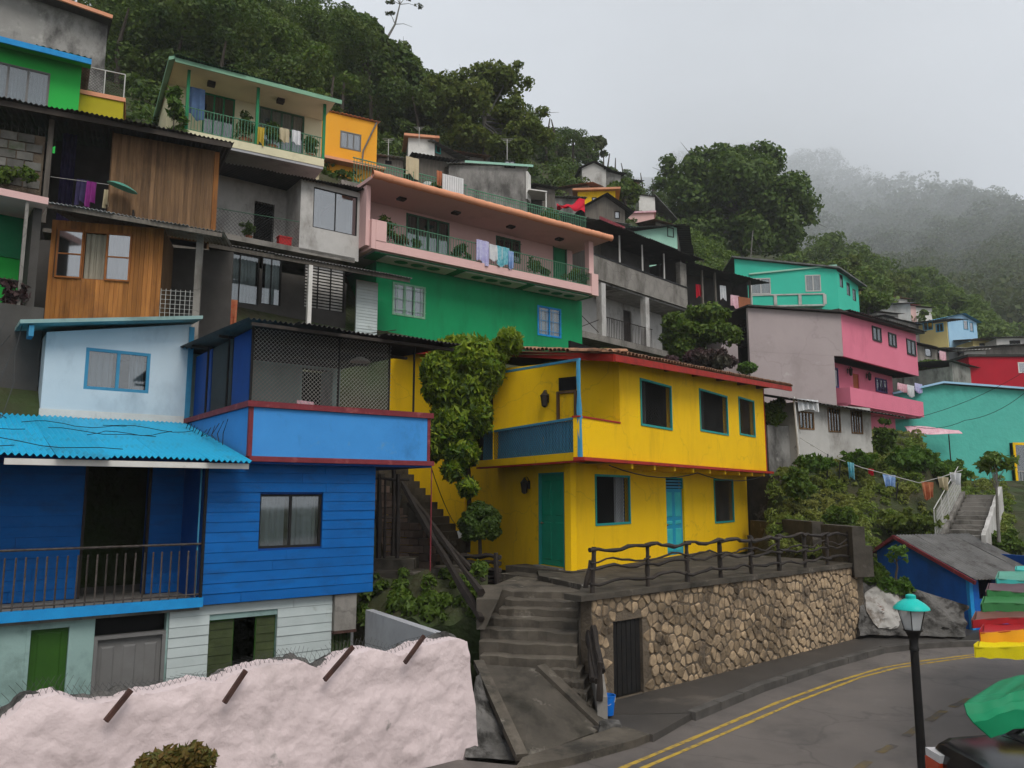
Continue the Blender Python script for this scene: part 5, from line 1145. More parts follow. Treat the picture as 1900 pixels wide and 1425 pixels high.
# washing and plants on the balcony
def hang(F, l, r, t, b, d, m, label, name='washing', group=None, **k):
    u0, u1, z0, z1 = F.rc(l, r, t, b, d); return cloth(name, M[m], label, F.P(u0, d, z1), F.P(u1, d, z1), z1 - z0, group=group, **k)
hang(F1, 884, 907, 446, 488, -.02, 'cloth_lilac', 'lilac striped cloth hanging on the pink house balcony rail')
hang(F1, 908, 932, 455, 482, -.02, 'cloth_white', 'white cloth between lilac and teal washing on the pink house balcony')
hang(F1, 922, 945, 458, 492, -.03, 'cloth_teal', 'teal and white cloth hanging on the pink house balcony rail')
hang(F1, 943, 953, 466, 498, -.02, 'cloth_blue', 'narrow light blue cloth at the right end of the pink house washing')
def plant(label, p, r, n, seed, m='leaf_mid', size=.07, pot=True, name='potted_plant', cat='plant', group=None, zs=1.2):
    p = Vector(p); t = thing(name, label, cat, tuple(p), group); h = 0
    if pot: part(MB().lathe(p, [(r * .35, 0), (r * .5, r * .7), (r * .55, r * .7), (r * .45, r * .6)], 10), 'pot', M['terracotta'], t, smooth=True); h = r * .7
    st_ = MB(); g = random.Random(seed); cl = blobs((p.x, p.y, p.z + h + r * zs), (r * 1.15, r * 1.15, r * zs * 1.15), 12, r * .5, seed, .15, -1)
    for q in cl[:5]: st_.tube([p + Vector((0, 0, h * .8)), Vector(q[:3])], [.012, .005], 4)
    part(st_, 'stems', M['bark'], t); leaf_part('foliage', M[m], t, cl, n, size, seed, up=.5, jit=1.1, inner=1.0, aspect=2.6, droop=.3); return t
for i, (x, y, r, m_) in enumerate(((712, 440, .42, 'leaf_mid'), (742, 478, .28, 'leaf_rust'), (772, 484, .22, 'leaf_dark'), (850, 492, .3, 'leaf_dark'), (868, 500, .2, 'leaf_mid'), (992, 525, .36, 'leaf_mid'), (1010, 522, .26, 'leaf_dark'), (1062, 530, .34, 'leaf_mid'), (1082, 535, .3, 'leaf_dark'))):
    u = F1.uv(x, y, .5)[0]; plant(['tall grey-green', 'rust tinted', 'small dark', 'bushy dark', 'small green', 'tall leafy', 'dark leafy', 'wide green', 'rightmost dark'][i] + ' potted plant on the pink house balcony' + (' near the left pier', ' beside the sliding door', ' below the sliding door', ' right of the sliding door', ' left of the washing', ' right of the washing', ' between washing and green door', ' right of the green door', '')[i], F1.P(u, .5, zs1 + .13), r, 500, 60 + i, m_, .06, group='plants on the pink house balcony')

# roof terrace behind: fence in two runs, with its slab
Fra, zra = fr_px(655, 292, 30.5, 866, 344); Frb, zrb = fr_px(868, 350, 31.5, 1088, 404)
rf = thing('terrace_fence', 'green railing along the roof terrace behind the pink house', 'fence', tuple(Fra.P(0, 0, zra - 1.1)))
railing(rf, Fra, 0, Fra.L, 0, zra - 1.1, zra, 44, M['green_rail'], r=.014, rail=.026, mid=.85); railing(rf, Frb, 0, Frb.L, 0, zrb - 1.0, zrb, 62, M['green_rail'], r=.013, rail=.024, mid=.85)
bx(rf, Fra, 'terrace_slab', M['concrete'], -.5, Fra.L, -.1, 3.5, zra - 1.4, zra - 1.1); bx(rf, Frb, 'terrace_slab', M['concrete'], 0, Frb.L, -.1, 3.5, zrb - 1.3, zrb - 1.0)
hang(Fra, 753, 777, 292, 328, -.05, 'cloth_beige', 'beige towel hanging on the roof terrace railing', 'towel')
hang(Fra, 810, 820, 317, 344, -.05, 'cloth_rust', 'narrow rust red cloth beside the white louvred screen on the roof terrace', 'towel')
u0, u1, z0, z1_ = Fra.rc(822, 861, 326, 362, -.25); pn_ = thing('louvred_screen', 'white louvred screen standing on the roof terrace', 'screen', tuple(Fra.P(u0, -.2, z0)))
bx(pn_, Fra, 'frame', M['plastic_white'], u0, u1, -.2, -.17, z0 - .3, z1_)
for k in range(9): bx(pn_, Fra, 'slat', M['plastic_white'], u0 + .02 + k * (u1 - u0 - .04) / 9, u0 + .02 + (k + .7) * (u1 - u0 - .04) / 9, -.23, -.201, z0 - .28, z1_ - .03)
plant('leafy bush on the roof terrace right of the beige towel', Fra.P(Fra.uv(800, 320, .4)[0], .4, zra - 1.1), .5, 900, 97, 'leaf_mid', .09, pot=False); plant('potted bush on the roof terrace near the red cloth', Frb.P(Frb.L * .72, .5, zrb - 1.0), .45, 800, 98, 'leaf_mid', .09)
def chair(label, p, s=1.0, rz=0):
    p = Vector(p); t = thing('plastic_chair', label, 'chair', tuple(p), 'white chairs on the roof terrace'); c, s_ = math.cos(rz), math.sin(rz)
    R_ = lambda x, y, z: p + Vector((x * c - y * s_, x * s_ + y * c, z)) * s
    part(MB().hexa([R_(-.24, -.24, .42), R_(.24, -.24, .42), R_(.22, .22, .4), R_(-.22, .22, .4), R_(-.24, -.24, .45), R_(.24, -.24, .45), R_(.22, .22, .43), R_(-.22, .22, .43)]), 'seat', M['plastic_white'], t)
    part(MB().grid(lambda a, b: R_(-.22 + .44 * a, .21 + .06 * b - .05 * math.sin(a * 3.14), .43 + (.42 + .06 * math.sin(a * 3.14)) * b), 8, 4, th=(0, .02, 0)), 'backrest', M['plastic_white'], t, smooth=True)
    for x in (-.22, .22):
        for y in (-.22, .2): part(MB().tube([R_(x * 1.1, y * 1.1, 0), R_(x, y, .42)], .02, 5), 'leg', M['plastic_white'], t)
chair('white plastic chair left of the beige towel on the roof terrace', Fra.P(Fra.uv(730, 330, .5)[0], .5, zra - 1.1), 1.2, .5); chair('white plastic chair right of the beige towel on the roof terrace', Fra.P(Fra.uv(795, 338, -.1)[0], .4, zra - 1.1), 1.2, -.4)

# ================================================================ wooden house, lower storey
F2, zw = fr_px(81, 594, 16.2, 293, 605); L2 = F2.L
wh = thing('wood_house', 'two storey wooden house of orange boards below and brown boards above', 'house', tuple(F2.P(1.5, 2, zw - .6)))
cs = F2.rc(104, 243, 430, 519); uD = F2.uv(300, 560)[0]; uQ = F2.uv(367, 520)[0]
c1_ = F2.uv(154, 470)[0]; c2_ = F2.uv(197, 470)[0]; zt2 = 9.28
wall(wh, F2, M['plank_brown'], 0, L2, zw, zt2, [cs], d=.03)
planks(wh, F2, M['plank_orange'], 0, L2, zw, zt2, .095, d=.028, th=.02, holes=[cs], horizontal=False, name='board')
shell(wh, F2, M['plank_brown'], 0, L2, 3.0, zw, zt2, d0=.03)
for a, b in ((cs[0], c1_), (c2_, cs[1])):
    window(wh, F2, (a, b, cs[2], cs[3]), M['frame_orange'], d=-.03, cols=1, rows=2, fw=.035, inset=0, curtain='curtain_white', cov=((.45, 1),) if a == cs[0] else ((.0, 1),), glass='glass_sky')
window(wh, F2, (c1_, c2_, cs[2], cs[3]), M['frame_orange'], d=.0, cols=1, fw=.02, inset=.02, glass=None, curtain='curtain_beige')
bx(wh, F2, 'concrete_base', M['concrete'], -.1, L2 + .05, -.05, 2.0, zw - .5, zw - .003)
bx(wh, F2, 'post', M['concrete'], uQ - .07, uQ + .07, -.05, .1, zw - .3, zt2 - .1)
bx(wh, F2, 'post', M['plank_grey'], -.32, -.24, -.05, .05, zw - .5, zt2 - .1)
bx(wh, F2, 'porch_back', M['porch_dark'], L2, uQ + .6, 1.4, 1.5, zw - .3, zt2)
gr_ = F2.rc(297, 357, 537, 606, .0); wires(wh, F2, gr_[0], gr_[1], gr_[2], gr_[3], .0, .1, M['wire_pale'], r=.007, diag=False, name='grille')
bx(wh, F2, 'side_dark', M['porch_dark'], -1.0, -.3, 1.6, 1.7, zw - .8, zt2)
e0 = F2.P(*[F2.uv(67, 371, -.6)[0], -.6, F2.uv(67, 371, -.6)[1]]); e1 = F2.P(*[F2.uv(414, 429, -.6)[0], -.6, F2.uv(414, 429, -.6)[1]])
F3, ze3 = fr_px(0, 180, 17, 434, 262)
r0_, r1_ = e0 + Vector((F2.n[0] * 2.3, F2.n[1] * 2.3, .38)), e1 + Vector((F2.n[0] * 2.3, F2.n[1] * 2.3, .38))
corr(wh, 'roof_sheet', M['roof_zinc'], e0, e1, r1_, r0_, 46, .016, 5, rows=3)
part(MB().bar(e0 + Vector((.05, .08, -.07)), e1 + Vector((-.05, .08, -.07)), .05, .09), 'fascia', M['plank_grey'], wh)
# upper wooden storey
d3 = .7; z3 = 9.75
a3 = F3.uv(205, 330, d3)[0]; b3 = F3.uv(396, 330, d3)[0]; p3 = F3.uv(90, 300, d3)[0]
wall(wh, F3, M['plank_brown'], a3, b3, z3 + .2, ze3 - .05, d=d3 + .03)
planks(wh, F3, M['plank_brown'], a3, b3, z3 + .22, ze3 - .08, .1, d=d3 + .028, th=.02, horizontal=False, name='board')
bx(wh, F3, 'post', M['plank_orange'], b3, b3 + .12, d3 - .05, d3 + .1, z3 + .2, ze3 - .1); bx(wh, F3, 'post', M['plank_grey'], p3 - .05, p3 + .06, d3 - .1, d3 + .02, z3 + .1, ze3 - .05)
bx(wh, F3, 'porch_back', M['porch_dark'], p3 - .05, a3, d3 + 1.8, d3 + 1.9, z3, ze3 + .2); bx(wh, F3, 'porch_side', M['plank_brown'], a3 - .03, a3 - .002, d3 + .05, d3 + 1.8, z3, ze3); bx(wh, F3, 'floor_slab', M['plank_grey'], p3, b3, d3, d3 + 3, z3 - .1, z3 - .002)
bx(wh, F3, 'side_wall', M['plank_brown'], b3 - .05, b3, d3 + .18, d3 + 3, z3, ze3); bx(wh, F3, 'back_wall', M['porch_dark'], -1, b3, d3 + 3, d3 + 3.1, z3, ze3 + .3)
corr(wh, 'roof_sheet', M['roof_dark'], F3.P(-1.5, 0, ze3), F3.P(F3.L + .02, 0, ze3), F3.P(F3.L + .02, 3.8, ze3 + .55), F3.P(-1.5, 3.8, ze3 + .55), 66, .018, 7, rows=3)
bx(wh, F3, 'fascia', M['soffit'], -1.5, F3.L - .05, .08, .13, ze3 - .16, ze3 - .03)
sc_ = F3.rc(112, 165, 250, 372, d3 + 1.2); part(MB().grid(lambda a, b: F3.P(sc_[0] + (sc_[1] - sc_[0]) * .5 * a, d3 + 1.2 + .03 * math.sin(a * 18), z3 + (sc_[3] - z3) * b), 24, 2), 'door_curtain', M['cloth_purple'], wh, smooth=True)
hang(F3, 141, 164, 333, 380, d3 + .1, 'cloth_purple', 'dark purple washing hanging on the wooden porch')
hang(F3, 160, 178, 337, 380, d3 + .05, 'cloth_magenta', 'magenta washing next to the dark purple piece on the wooden porch')
hang(F3, 193, 204, 352, 384, d3 + .05, 'cloth_beige', 'small beige washing at the right of the wooden porch line')
part(MB().tube([F3.P(p3, d3 + .08, F3.uv(120, 330, d3)[1]), F3.P(a3 + .3, d3 + .08, F3.uv(215, 342, d3)[1])], .008, 4), 'washing_line', M['wire_pale'], wh)
dc = F3.P(*[F3.uv(227, 348, .3)[0], .3, F3.uv(227, 348, .3)[1]]); solo(MB().grid(lambda a, b: dc + Vector((.36 * math.cos(a * 6.28) * b, .3 * math.sin(a * 6.28) * b, .1 * (1 - b * b) - .12 * math.cos(a * 6.28) * b)), 20, 5, th=(0, 0, -.01)), 'parasol', M['awning_mint'], 'small faded green dish shaped shade on the wooden porch roof', 'shade', smooth=True)
solo(branch(F3.P(a3 + .62, d3 - .1, z3), F3.P(a3 + .56, d3 - .05, z3 + .75), .03, 77, .01, 5), 'stick', M['timber_dark'], 'dark stick leaning on the brown board wall', 'stick', smooth=True)
# grey block wall with grille at far left, and weeds
bw = thing('block_wall', 'grey block wall with open grille above at the left edge', 'wall', tuple(F3.P(-.8, d3, z3)))
ul = F3.uv(80, 300, d3)[0]; zb0, zb1 = F3.uv(40, 345, d3)[1], F3.uv(40, 245, d3)[1]
wall(bw, F3, M['mortar'], -2, ul, zb0 - .3, zb1, d=d3 + .05)
for rw in range(6):
    for k in range(9):
        u0 = -2 + k * .36 + (rw % 2) * .18; z0 = zb0 + rw * (zb1 - zb0) / 6
        if u0 + .34 < ul: bx(bw, F3, 'block', M['block'], u0, u0 + .33, d3 + .02 + rnd.uniform(-.015, .01), d3 + .049, z0, z0 + (zb1 - zb0) / 6 - .03)
wires(bw, F3, -1.5, ul, zb1, ze3 - .2, d3 + .06, .14, M['wire_dark'], r=.012, diag=False, name='grille'); bx(bw, F3, 'back_wall', M['void'], -2, ul, d3 + 1.5, d3 + 1.6, zb1 - .3, ze3)
leaf_solo('weeds', M['leaf_mid'], blobs(tuple(F3.P(.3, d3 - .15, zb0 + .15)), (.7, .15, .35), 14, .16, 8), 900, .06, 8, 'green weeds growing on the grey block wall at the left edge', 'plant')
# sliver of green porch house at left edge
Fz = Fr(pt(-60, 360, 14.2).xy, pt(84, 372, 15.0).xy); gh = thing('green_porch_house', 'dark green porch with pale slab edge at the left edge', 'house', tuple(Fz.P(.5, 1, 6.5)))
zS = Fz.uv(40, 360)[1]; bx(gh, Fz, 'slab', M['pink_wall'], -1, Fz.L + .05, -.05, 2.2, zS - .12, zS + .02)
uz = Fz.uv(30, 450, 1.2)[0]; wall(gh, Fz, M['green_paint'], -1.4, Fz.L - .2, zS - 3, zS - .121, [(uz - .55, uz + .1, zS - 2.8, zS - 1.0)], d=1.2); bx(gh, Fz, 'door', M['vivid_green'], uz - .55, uz + .1, 1.25, 1.3, zS - 2.8, zS - 1.0)
uq = Fz.uv(40, 500)[0]; bx(gh, Fz, 'post', M['concrete'], uq - .03, uq + .03, .0, .08, zS - 2.6, zS - .121); bx(gh, Fz, 'floor_slab', M['concrete'], -1, Fz.L - .1, -.02, 1.2, zS - 2.75, zS - 2.45); bx(gh, Fz, 'side_dark', M['porch_dark'], Fz.L - .15, Fz.L, .3, 2, zS - 4.2, zS - .13)
railing(gh, Fz, -1, uq, .03, zS - 2.45, zS - 1.75, 14, M['black_metal'], r=.01)
bx(gh, Fz, 'wall_below', M['terracotta'], -1, uq - .05, .1, 1.2, zS - 3.4, zS - 2.76)
plant('red flowering plant on the porch at the left edge', Fz.P(uq - .12, .1, zS - 2.4), .25, 500, 91, 'leaf_purple', .06, pot=True); plant('green leafy plant on the porch at the left edge', Fz.P(uq - .6, .15, zS - 2.4), .25, 500, 92, 'leaf_bright', .06)
# dark gap with hanging cables left of the pale upper storey
Fq = Fr(FB.P(-1.6, DL + .6, 0), FB.P(.6, DL + .6, 0)); gpw = thing('shade_backing', 'dark wall added for the shade in the gap left of the pale blue storey', 'wall', tuple(Fq.P(1, 0, 4.6)))  # added dark wall, stands for the shade between the houses
wall(gpw, Fq, M['porch_dark'], -.5, Fq.L, 4.4, 7.0, th=.2); bx(gpw, Fq, 'ledge', M['concrete'], -.5, Fq.L - .3, -.5, -.01, 4.8, 4.95)
tw = MB()
for k in range(9):
    a = FB.P(.3 - g_.uniform(0, 1.4), DL - .2, 6.5 - g_.uniform(0, .3)); b = FB.P(.2 - g_.uniform(0, 1.5), DL - .6, 4.7 - g_.uniform(0, .1)); m_ = a.lerp(b, .5) + Vector((g_.uniform(-.4, .4), 0, -.2)); tw.tube([a, a.lerp(m_, .5) + Vector((g_.uniform(-.1, .1), 0, 0)), m_, b], .008, 4, False)
solo(tw, 'hanging_cables', M['wire_dark'], 'hanging cables and twigs in the dark gap left of the pale blue storey', 'cables')

# ================================================================ white house between wood and pink
F4, z4 = fr_px(400, 432, 22.5, 665, 483); L4 = F4.L
wt = thing('white_house', 'weathered white house with wide window above a dark porch', 'house', tuple(F4.P(2, 2, 8)))
uS = F4.uv(557, 400)[0]; wv_ = F4.rc(581, 663, 356, 430); zr4 = 13.5
wall(wt, F4, M['white_wall'], uS, L4, z4 - .05, zr4, [wv_])
window(wt, F4, wv_, M['post_black'], d=-.02, cols=2, fw=.03, inset=.03, curtain='curtain_grey', cov=((.0, .2), (.8, 1.0)), glass='glass_sky')
pb = F4.rc(471, 508, 376, 448, 1.3); pb = (pb[0], pb[1], z4 + .1, pb[3]); wall(wt, F4, M['white_wall'], -1, uS, z4, zr4, [pb], d=1.3); wires(wt, F4, pb[0], pb[1], pb[2], pb[3], 1.28, .1, M['wire_dark'], r=.008)
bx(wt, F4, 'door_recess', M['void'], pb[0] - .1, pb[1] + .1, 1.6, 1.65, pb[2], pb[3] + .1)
bx(wt, F4, 'side_wall', M['white_wall'], uS, uS + .12, .141, 3.5, z4, zr4); bx(wt, F4, 'side_wall', M['white_wall'], L4 - .12, L4, .141, 3.5, z4, zr4); bx(wt, F4, 'back_wall', M['porch_dark'], -1, L4, 3.5, 3.6, z4 - 3, zr4)
bx(wt, F4, 'floor_slab', M['concrete'], -.8, L4 - .13, .0, 3.5, z4 - .12, z4 + .05)
part(MB().tube([F4.P(-.4, .05, F4.uv(410, 388)[1]), F4.P(uS, .05, F4.uv(552, 410)[1])], .012, 5), 'rail', M['green_frame'], wt); wires(wt, F4, -.4, uS, z4 + .05, F4.uv(480, 398)[1], .06, .12, M['wire_dark'], r=.004)
u_, z_ = F4.uv(528, 438, .3); rb_ = thing('red_crate', 'red plastic crate on the white house porch', 'crate', tuple(F4.P(u_, .3, z4 + .05)))
part(MB().box(F4, u_ - .2, u_ + .2, .2, .45, z4 + .055, z4 + .35), 'body', M['plastic_red'], rb_); part(MB().box(F4, u_ - .22, u_ + .22, .18, .47, z4 + .352, z4 + .39), 'rim', M['plastic_red'], rb_)
plant('scrubby pot plant on the white house porch left of the dark door', F4.P(F4.uv(462, 440, .3)[0], .3, z4 + .05), .22, 300, 93, 'leaf_dark', .06)
corr(wt, 'roof_sheet', M['roof_dark'], F4.P(-.6, -.4, F4.uv(405, 301, -.4)[1]), F4.P(L4 + .25, -.4, F4.uv(687, 350, -.4)[1]), F4.P(L4 + .25, 3.6, zr4 + .5), F4.P(-.6, 3.6, zr4 + .5), 52, .018, 5, rows=3)
# lower porch
F5, z5 = fr_px(385, 447, 21, 690, 502)
u760 = F5.uv(765, 515)[0]
corr(wt, 'roof_sheet', M['roof_grey'], F5.P(-.4, 0, z5), F5.P(u760, 0, z5 - .02), F5.P(u760, 1.2, z5 + .35), F5.P(-.4, 1.2, z5 + .35), 66, .018, 6, rows=2); bx(wt, F5, 'fascia', M['plank_grey'], -.4, u760 - .05, .06, .1, z5 - .15, z5 - .03)
z50 = z5 - 2.6; db = 1.7
w5 = [F5.rc(409, 481, 470, 562, db), F5.rc(486, 522, 478, 566, db), F5.rc(565, 640, 492, 575, db)]
uX = F5.uv(662, 560, db * .5)[0]
wall(wt, F5, M['porch_dark'], -1, uX, z50, z5 - .05, w5, d=db)
window(wt, F5, w5[0], M['post_black'], d=db, cols=2, fw=.03, curtain='curtain_white', cov=((.04, .96),)); window(wt, F5, w5[1], M['post_black'], d=db, cols=2, fw=.03, curtain='curtain_white', cov=((.2, 1),))
lv = window(wt, F5, w5[2], M['post_black'], d=db, cols=3, fw=.03, panes=False)
for k in range(14): q = w5[2]; zz = q[2] + .04 + k * (q[3] - q[2] - .06) / 14; part(MB().hexa([F5.P(q[0] + .03, db + .1, zz), F5.P(q[1] - .03, db + .1, zz), F5.P(q[1] - .03, db + .11, zz), F5.P(q[0] + .03, db + .11, zz), F5.P(q[0] + .03, db + .13, zz + .07), F5.P(q[1] - .03, db + .13, zz + .07), F5.P(q[1] - .03, db + .14, zz + .07), F5.P(q[0] + .03, db + .14, zz + .07)]), 'louvre', M['white_wall'], lv)
bx(wt, F5, 'porch_floor', M['concrete'], -1, uX + .3, .0, db, z50 - .15, z50); u5 = F5.uv(575, 540, .05)[0]; bx(wt, F5, 'post', M['white_paint'], u5 - .06, u5 + .06, .02, .14, z50, z5 - .16); 
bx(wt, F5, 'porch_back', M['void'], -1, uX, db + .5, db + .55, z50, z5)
planks(wt, F5, M['white_plank'], uX, uX + .75, z50, z5 - .1, .1, d=.9, th=.02, name='siding'); bx(wt, F5, 'siding_backing', M['white_plank'], uX, uX + .75, .901, .95, z50, z5 - .1)
for zz in (.35, .55, .2): part(MB().tube([F5.P(uX - .2, .3, z50 + zz), F5.P(uX + .9, -.2, z50 + zz + .2)], .014, 5), 'rail', M['black_metal'], wt)
hang(F5, 385, 440, 553, 600, .5, 'cloth_rust', 'rust brown tarpaulin hanging in the dark porch of the white house', 'tarpaulin', cat='tarpaulin')

# ================================================================ cream house with green balcony
F6, z6 = fr_px(331, 252, 25.6, 600, 309); L6 = F6.L
ch = thing('cream_house', 'cream house with green roof edge and green balcony railing', 'house', tuple(F6.P(2, 2, 13.5)))
ze6 = F6.uv(470, 146, -.45)[1]; d6 = 1.4
c1h = F6.rc(376, 436, 176, 236, d6); c1h = (c1h[0], c1h[1], z6 + .33, c1h[3]); c2h = F6.rc(480, 565, 205, 258, d6); c2h = (c2h[0], c2h[1], z6 + .9, c2h[3])
uc1 = F6.uv(597, 240, d6)[0]
wall(ch, F6, M['cream'], -.3, uc1, z6 + .3, ze6 + .05, [c1h, c2h], d=d6); shell(ch, F6, M['cream'], -.3, uc1, 5.5, z6 - .3, ze6 + .05, d0=d6, mi=M['porch_dark'])
window(ch, F6, c1h, M['green_paint'], d=d6, cols=3, fw=.06, curtain='curtain_dark', cov=((0, .6),)); window(ch, F6, c2h, M['green_frame'], d=d6, cols=4, fw=.06, curtain='curtain_white')
bx(ch, F6, 'balcony_slab', M['cream'], -.05, L6 + .02, 0, 5.5, z6, z6 + .3); bx(ch, F6, 'soffit', M['grey_plaster'], .0, L6, .02, 5.4, z6 - .1, z6 - .003)
for px_, py_ in ((348, 180), (478, 195), (601, 240)): u = F6.uv(px_, py_, .08)[0]; bx(ch, F6, 'post', M['green_paint'], u - .05, u + .05, .03, .13, z6 + .3, ze6)
railing(ch, F6, .02, L6, .06, z6 + .3, z6 + 1.15, 48, M['green_rail'], r=.012, rail=.02)
corr(ch, 'roof_sheet', M['roof_green'], F6.P(-.35, -.5, ze6 + .12), F6.P(L6 + .55, -.5, ze6 + .05), F6.P(L6 + .55, 3.2, ze6 + .95), F6.P(-.35, 3.2, ze6 + 1.0), 60, .018, 5, rows=3)
bx(ch, F6, 'fascia', M['mint_trim'], -.3, L6 + .5, -.44, -.4, ze6 - .1, ze6 + .06); bx(ch, F6, 'ceiling', M['cream'], -.3, L6 + .3, -.38, d6 - .002, ze6 - .02, ze6 + .03)
part(MB().slab([F6.P(-.5, -.45, ze6 + .02), F6.P(-.3, -.45, ze6 + .12), F6.P(-.3, 5.6, ze6 + .2), F6.P(-.5, 5.6, ze6 - .0)], .12), 'roof_verge', M['mint_trim'], ch)
part(MB().hexa([F6.P(-.75, 5.3, z6 - 1.0), F6.P(-.35, 5.3, z6 - 1.0), F6.P(-.35, 5.6, z6 - 1.0), F6.P(-.75, 5.6, z6 - 1.0), F6.P(-.55, 5.3, ze6), F6.P(-.3, 5.3, ze6), F6.P(-.3, 5.6, ze6), F6.P(-.55, 5.6, ze6)]), 'verge_post', M['mint_trim'], ch)
for px_, py_ in ((393, 145), (521, 181)): u = F6.uv(px_, py_, .5)[0]; bx(ch, F6, 'ceiling_lamp', M['black_metal'], u - .13, u + .13, .4, .65, ze6 - .16, ze6 - .022)
hang(F6, 350, 379, 163, 218, .3, 'cloth_denim', 'blue denim washing hanging on the cream house balcony'); hang(F6, 478, 490, 236, 268, -.02, 'cloth_yellow', 'yellow cloth on the cream house balcony railing', cat='cloth'); hang(F6, 518, 536, 238, 262, -.02, 'cloth_beige', 'pale green-beige towel on the cream house balcony railing', 'towel'); hang(F6, 541, 557, 242, 266, -.02, 'cloth_white', 'white towel on the cream house balcony railing', 'towel')
for i, (x, y, r, m_) in enumerate(((455, 262, .45, 'leaf_dark'), (505, 272, .4, 'leaf_mid'), (575, 292, .35, 'leaf_mid'))): plant(('dark bushy plant left of the middle post', 'green plant behind the towels', 'green plant at the right end')[i] + ' on the cream house balcony', F6.P(F6.uv(x, y, .5)[0], .5, z6 + .31), r, 500, 70 + i, m_, .08, group='plants on the cream balcony')
plant('tall climbing plant at the left corner of the cream house balcony', F6.P(-.15, -.05, z6 - .2), .45, 900, 75, 'leaf_bright', .1, pot=False, zs=2.2, name='climbing_plant')

# ================================================================ generic houses up the slope
def hut(name, label, xl, yl, Y, xr, yr, yt, D, wm, rm, wins=(), roof='shed', ov=.3, rise=.3, base=1.5, fm='post_black', cur=None, left=None, amp=.02, slope=0.0, bars=None, cat='house', gl='glass_sky', lean=0):
    F, z0 = fr_px(xl, yl, Y, xr, yr); z1 = F.uv(xl, yt)[1]; L_ = F.L
    t = thing(name, label, cat, tuple(F.P(L_ / 2, D / 2, z0 - base))); hs = []
    for q in wins: hs.append(F.rc(*q[:4]))
    tp = (lambda u: z1 + slope * u) if slope else None
    wall(t, F, M[wm], 0, L_, z0 - base, z1, hs, top=tp); shell(t, F, M[left or wm], 0, L_, D, z0 - base, min(z1, z1 + slope * L_), mi=M['porch_dark'])
    for q, h in zip(wins, hs): window(t, F, h, M[q[4] if len(q) > 4 and q[4] else fm], d=-.015, cols=q[5] if len(q) > 5 else 2, fw=.06, inset=.0, curtain=q[6] if len(q) > 6 else cur, glass=gl)
    zl, zr = z1 + .05, z1 + slope * L_ + .05
    if roof == 'shed': corr(t, 'roof_sheet', M[rm], F.P(-ov, -ov, zl), F.P(L_ + ov, -ov, zr), F.P(L_ + ov, D + ov, zr + rise), F.P(-ov, D + ov, zl + rise), max(6, int((L_ + 2 * ov) / .2)), amp, max(1, int(L_ / 1.2)), rows=2)
    elif roof == 'none': pass
    elif roof == 'flat': bx(t, F, 'roof_slab', M[rm], -ov, L_ + ov, -ov, D + .3, z1 + .003, z1 + .14)
    elif roof == 'gable':   # ridge runs inwards, gable on the facade
        zm = z1 + rise; part(MB().prism([F.P(0, .001, z1), F.P(L_, .001, z1), F.P(L_ / 2 + lean * L_, .001, zm)], F.P(0, .13, 0) - F.P(0, 0, 0)), 'gable', M[wm], t)
        um = L_ / 2 + lean * L_
        for a, b, za, zb in ((-ov, um, z1 - ov * rise / um + .06, zm + .06), (L_ + ov, um, z1 - ov * rise / um + .06, zm + .06)): corr(t, 'roof_sheet', M[rm], F.P(a, -ov, za), F.P(a, D + ov, za), F.P(b, D + ov, zb), F.P(b, -ov, zb), max(6, int(D / .2)), amp, 2, rows=2)
    return t, F, z0, z1
# vivid green house top left
t, F, z0, z1 = hut('green_house', 'vivid green house with blue roof edge in the upper left corner', -40, 232, 22, 140, 268, 66, 4, 'vivid_green', 'roof_grey', [(-30, 92, 122, 194, 'grey_door', 3, 'curtain_grey')], ov=.25, rise=.3, gl='glass')
u0 = F.uv(-40, 55, -.6)[0]; u1 = F.uv(170, 112, -.6)[0]; zz = F.uv(80, 92, -.6)[1]
bx(t, F, 'fascia', M['blue_trim'], u0, u1, -.62, -.56, zz - .1, zz + .08); part(MB().slab([F.P(u0, -.555, zz), F.P(u1, -.555, zz), F.P(u1, .0, zz + .1), F.P(u0, 0, zz + .1)], .05), 'eave_board', M['vivid_green'], t)
t, F, z0, z1 = hut('concrete_house', 'tall stained grey concrete house with orange roof edge in the top left corner', -80, 110, 29, 190, 176, -52, 6, 'old_concrete', 'salmon', roof='none')
u1 = F.uv(207, 30, -.6)[0]; zz = F.uv(190, 25, -.6)[1]; ua_, za2 = F.uv(90, -8, -.7); ub_, zb2 = F.uv(209, 32, -.7); part(MB().bar(F.P(ua_ - 3, -.7, za2 + .25), F.P(ub_, -.7, zb2), .1, .16), 'fascia', M['salmon'], t); part(MB().slab([F.P(ua_ - 3, -.64, za2 + .2), F.P(ub_, -.64, zb2), F.P(ub_, 3, zb2 + .2), F.P(ua_ - 3, 3, za2 + .5)], .08), 'eave', M['soffit'], t)
for k, (a, b) in enumerate(((-40, 60), (104, 0), (148, 0))):
    u = F.uv(a if k else 40, 80)[0]; bx(t, F, 'wall_joint', M['old_concrete'], u, u + .03, -.012, -.001, z0, z1)
t, F, z0, z1 = hut('mustard_terrace', 'mustard yellow terrace wall with wire fence between green and cream houses', 138, 222, 23.5, 226, 238, 172, 2.5, 'mustard', 'salmon', roof='flat', ov=.05)
wires(t, F, 0, F.L, z1 + .14, z1 + .95, .0, .1, M['wire_dark'], r=.006); bx(t, F, 'fence_rail', M['wire_pale'], 0, F.L, -.02, .02, z1 + .951, z1 + .98)
for u in (.02, F.L * .55, F.L - .03): bx(t, F, 'fence_post', M['wire_pale'], u, u + .035, -.02, .02, z1 + .143, z1 + .95)
t, F, z0, z1 = hut('orange_house', 'bright orange house with salmon roof edge beside the cream house', 560, 290, 34, 698, 318, 196, 3.5, 'orange_wall', 'salmon', [(631, 670, 246, 278, 'grey_door', 3, 'curtain_grey')], ov=.12, rise=.3, base=2)
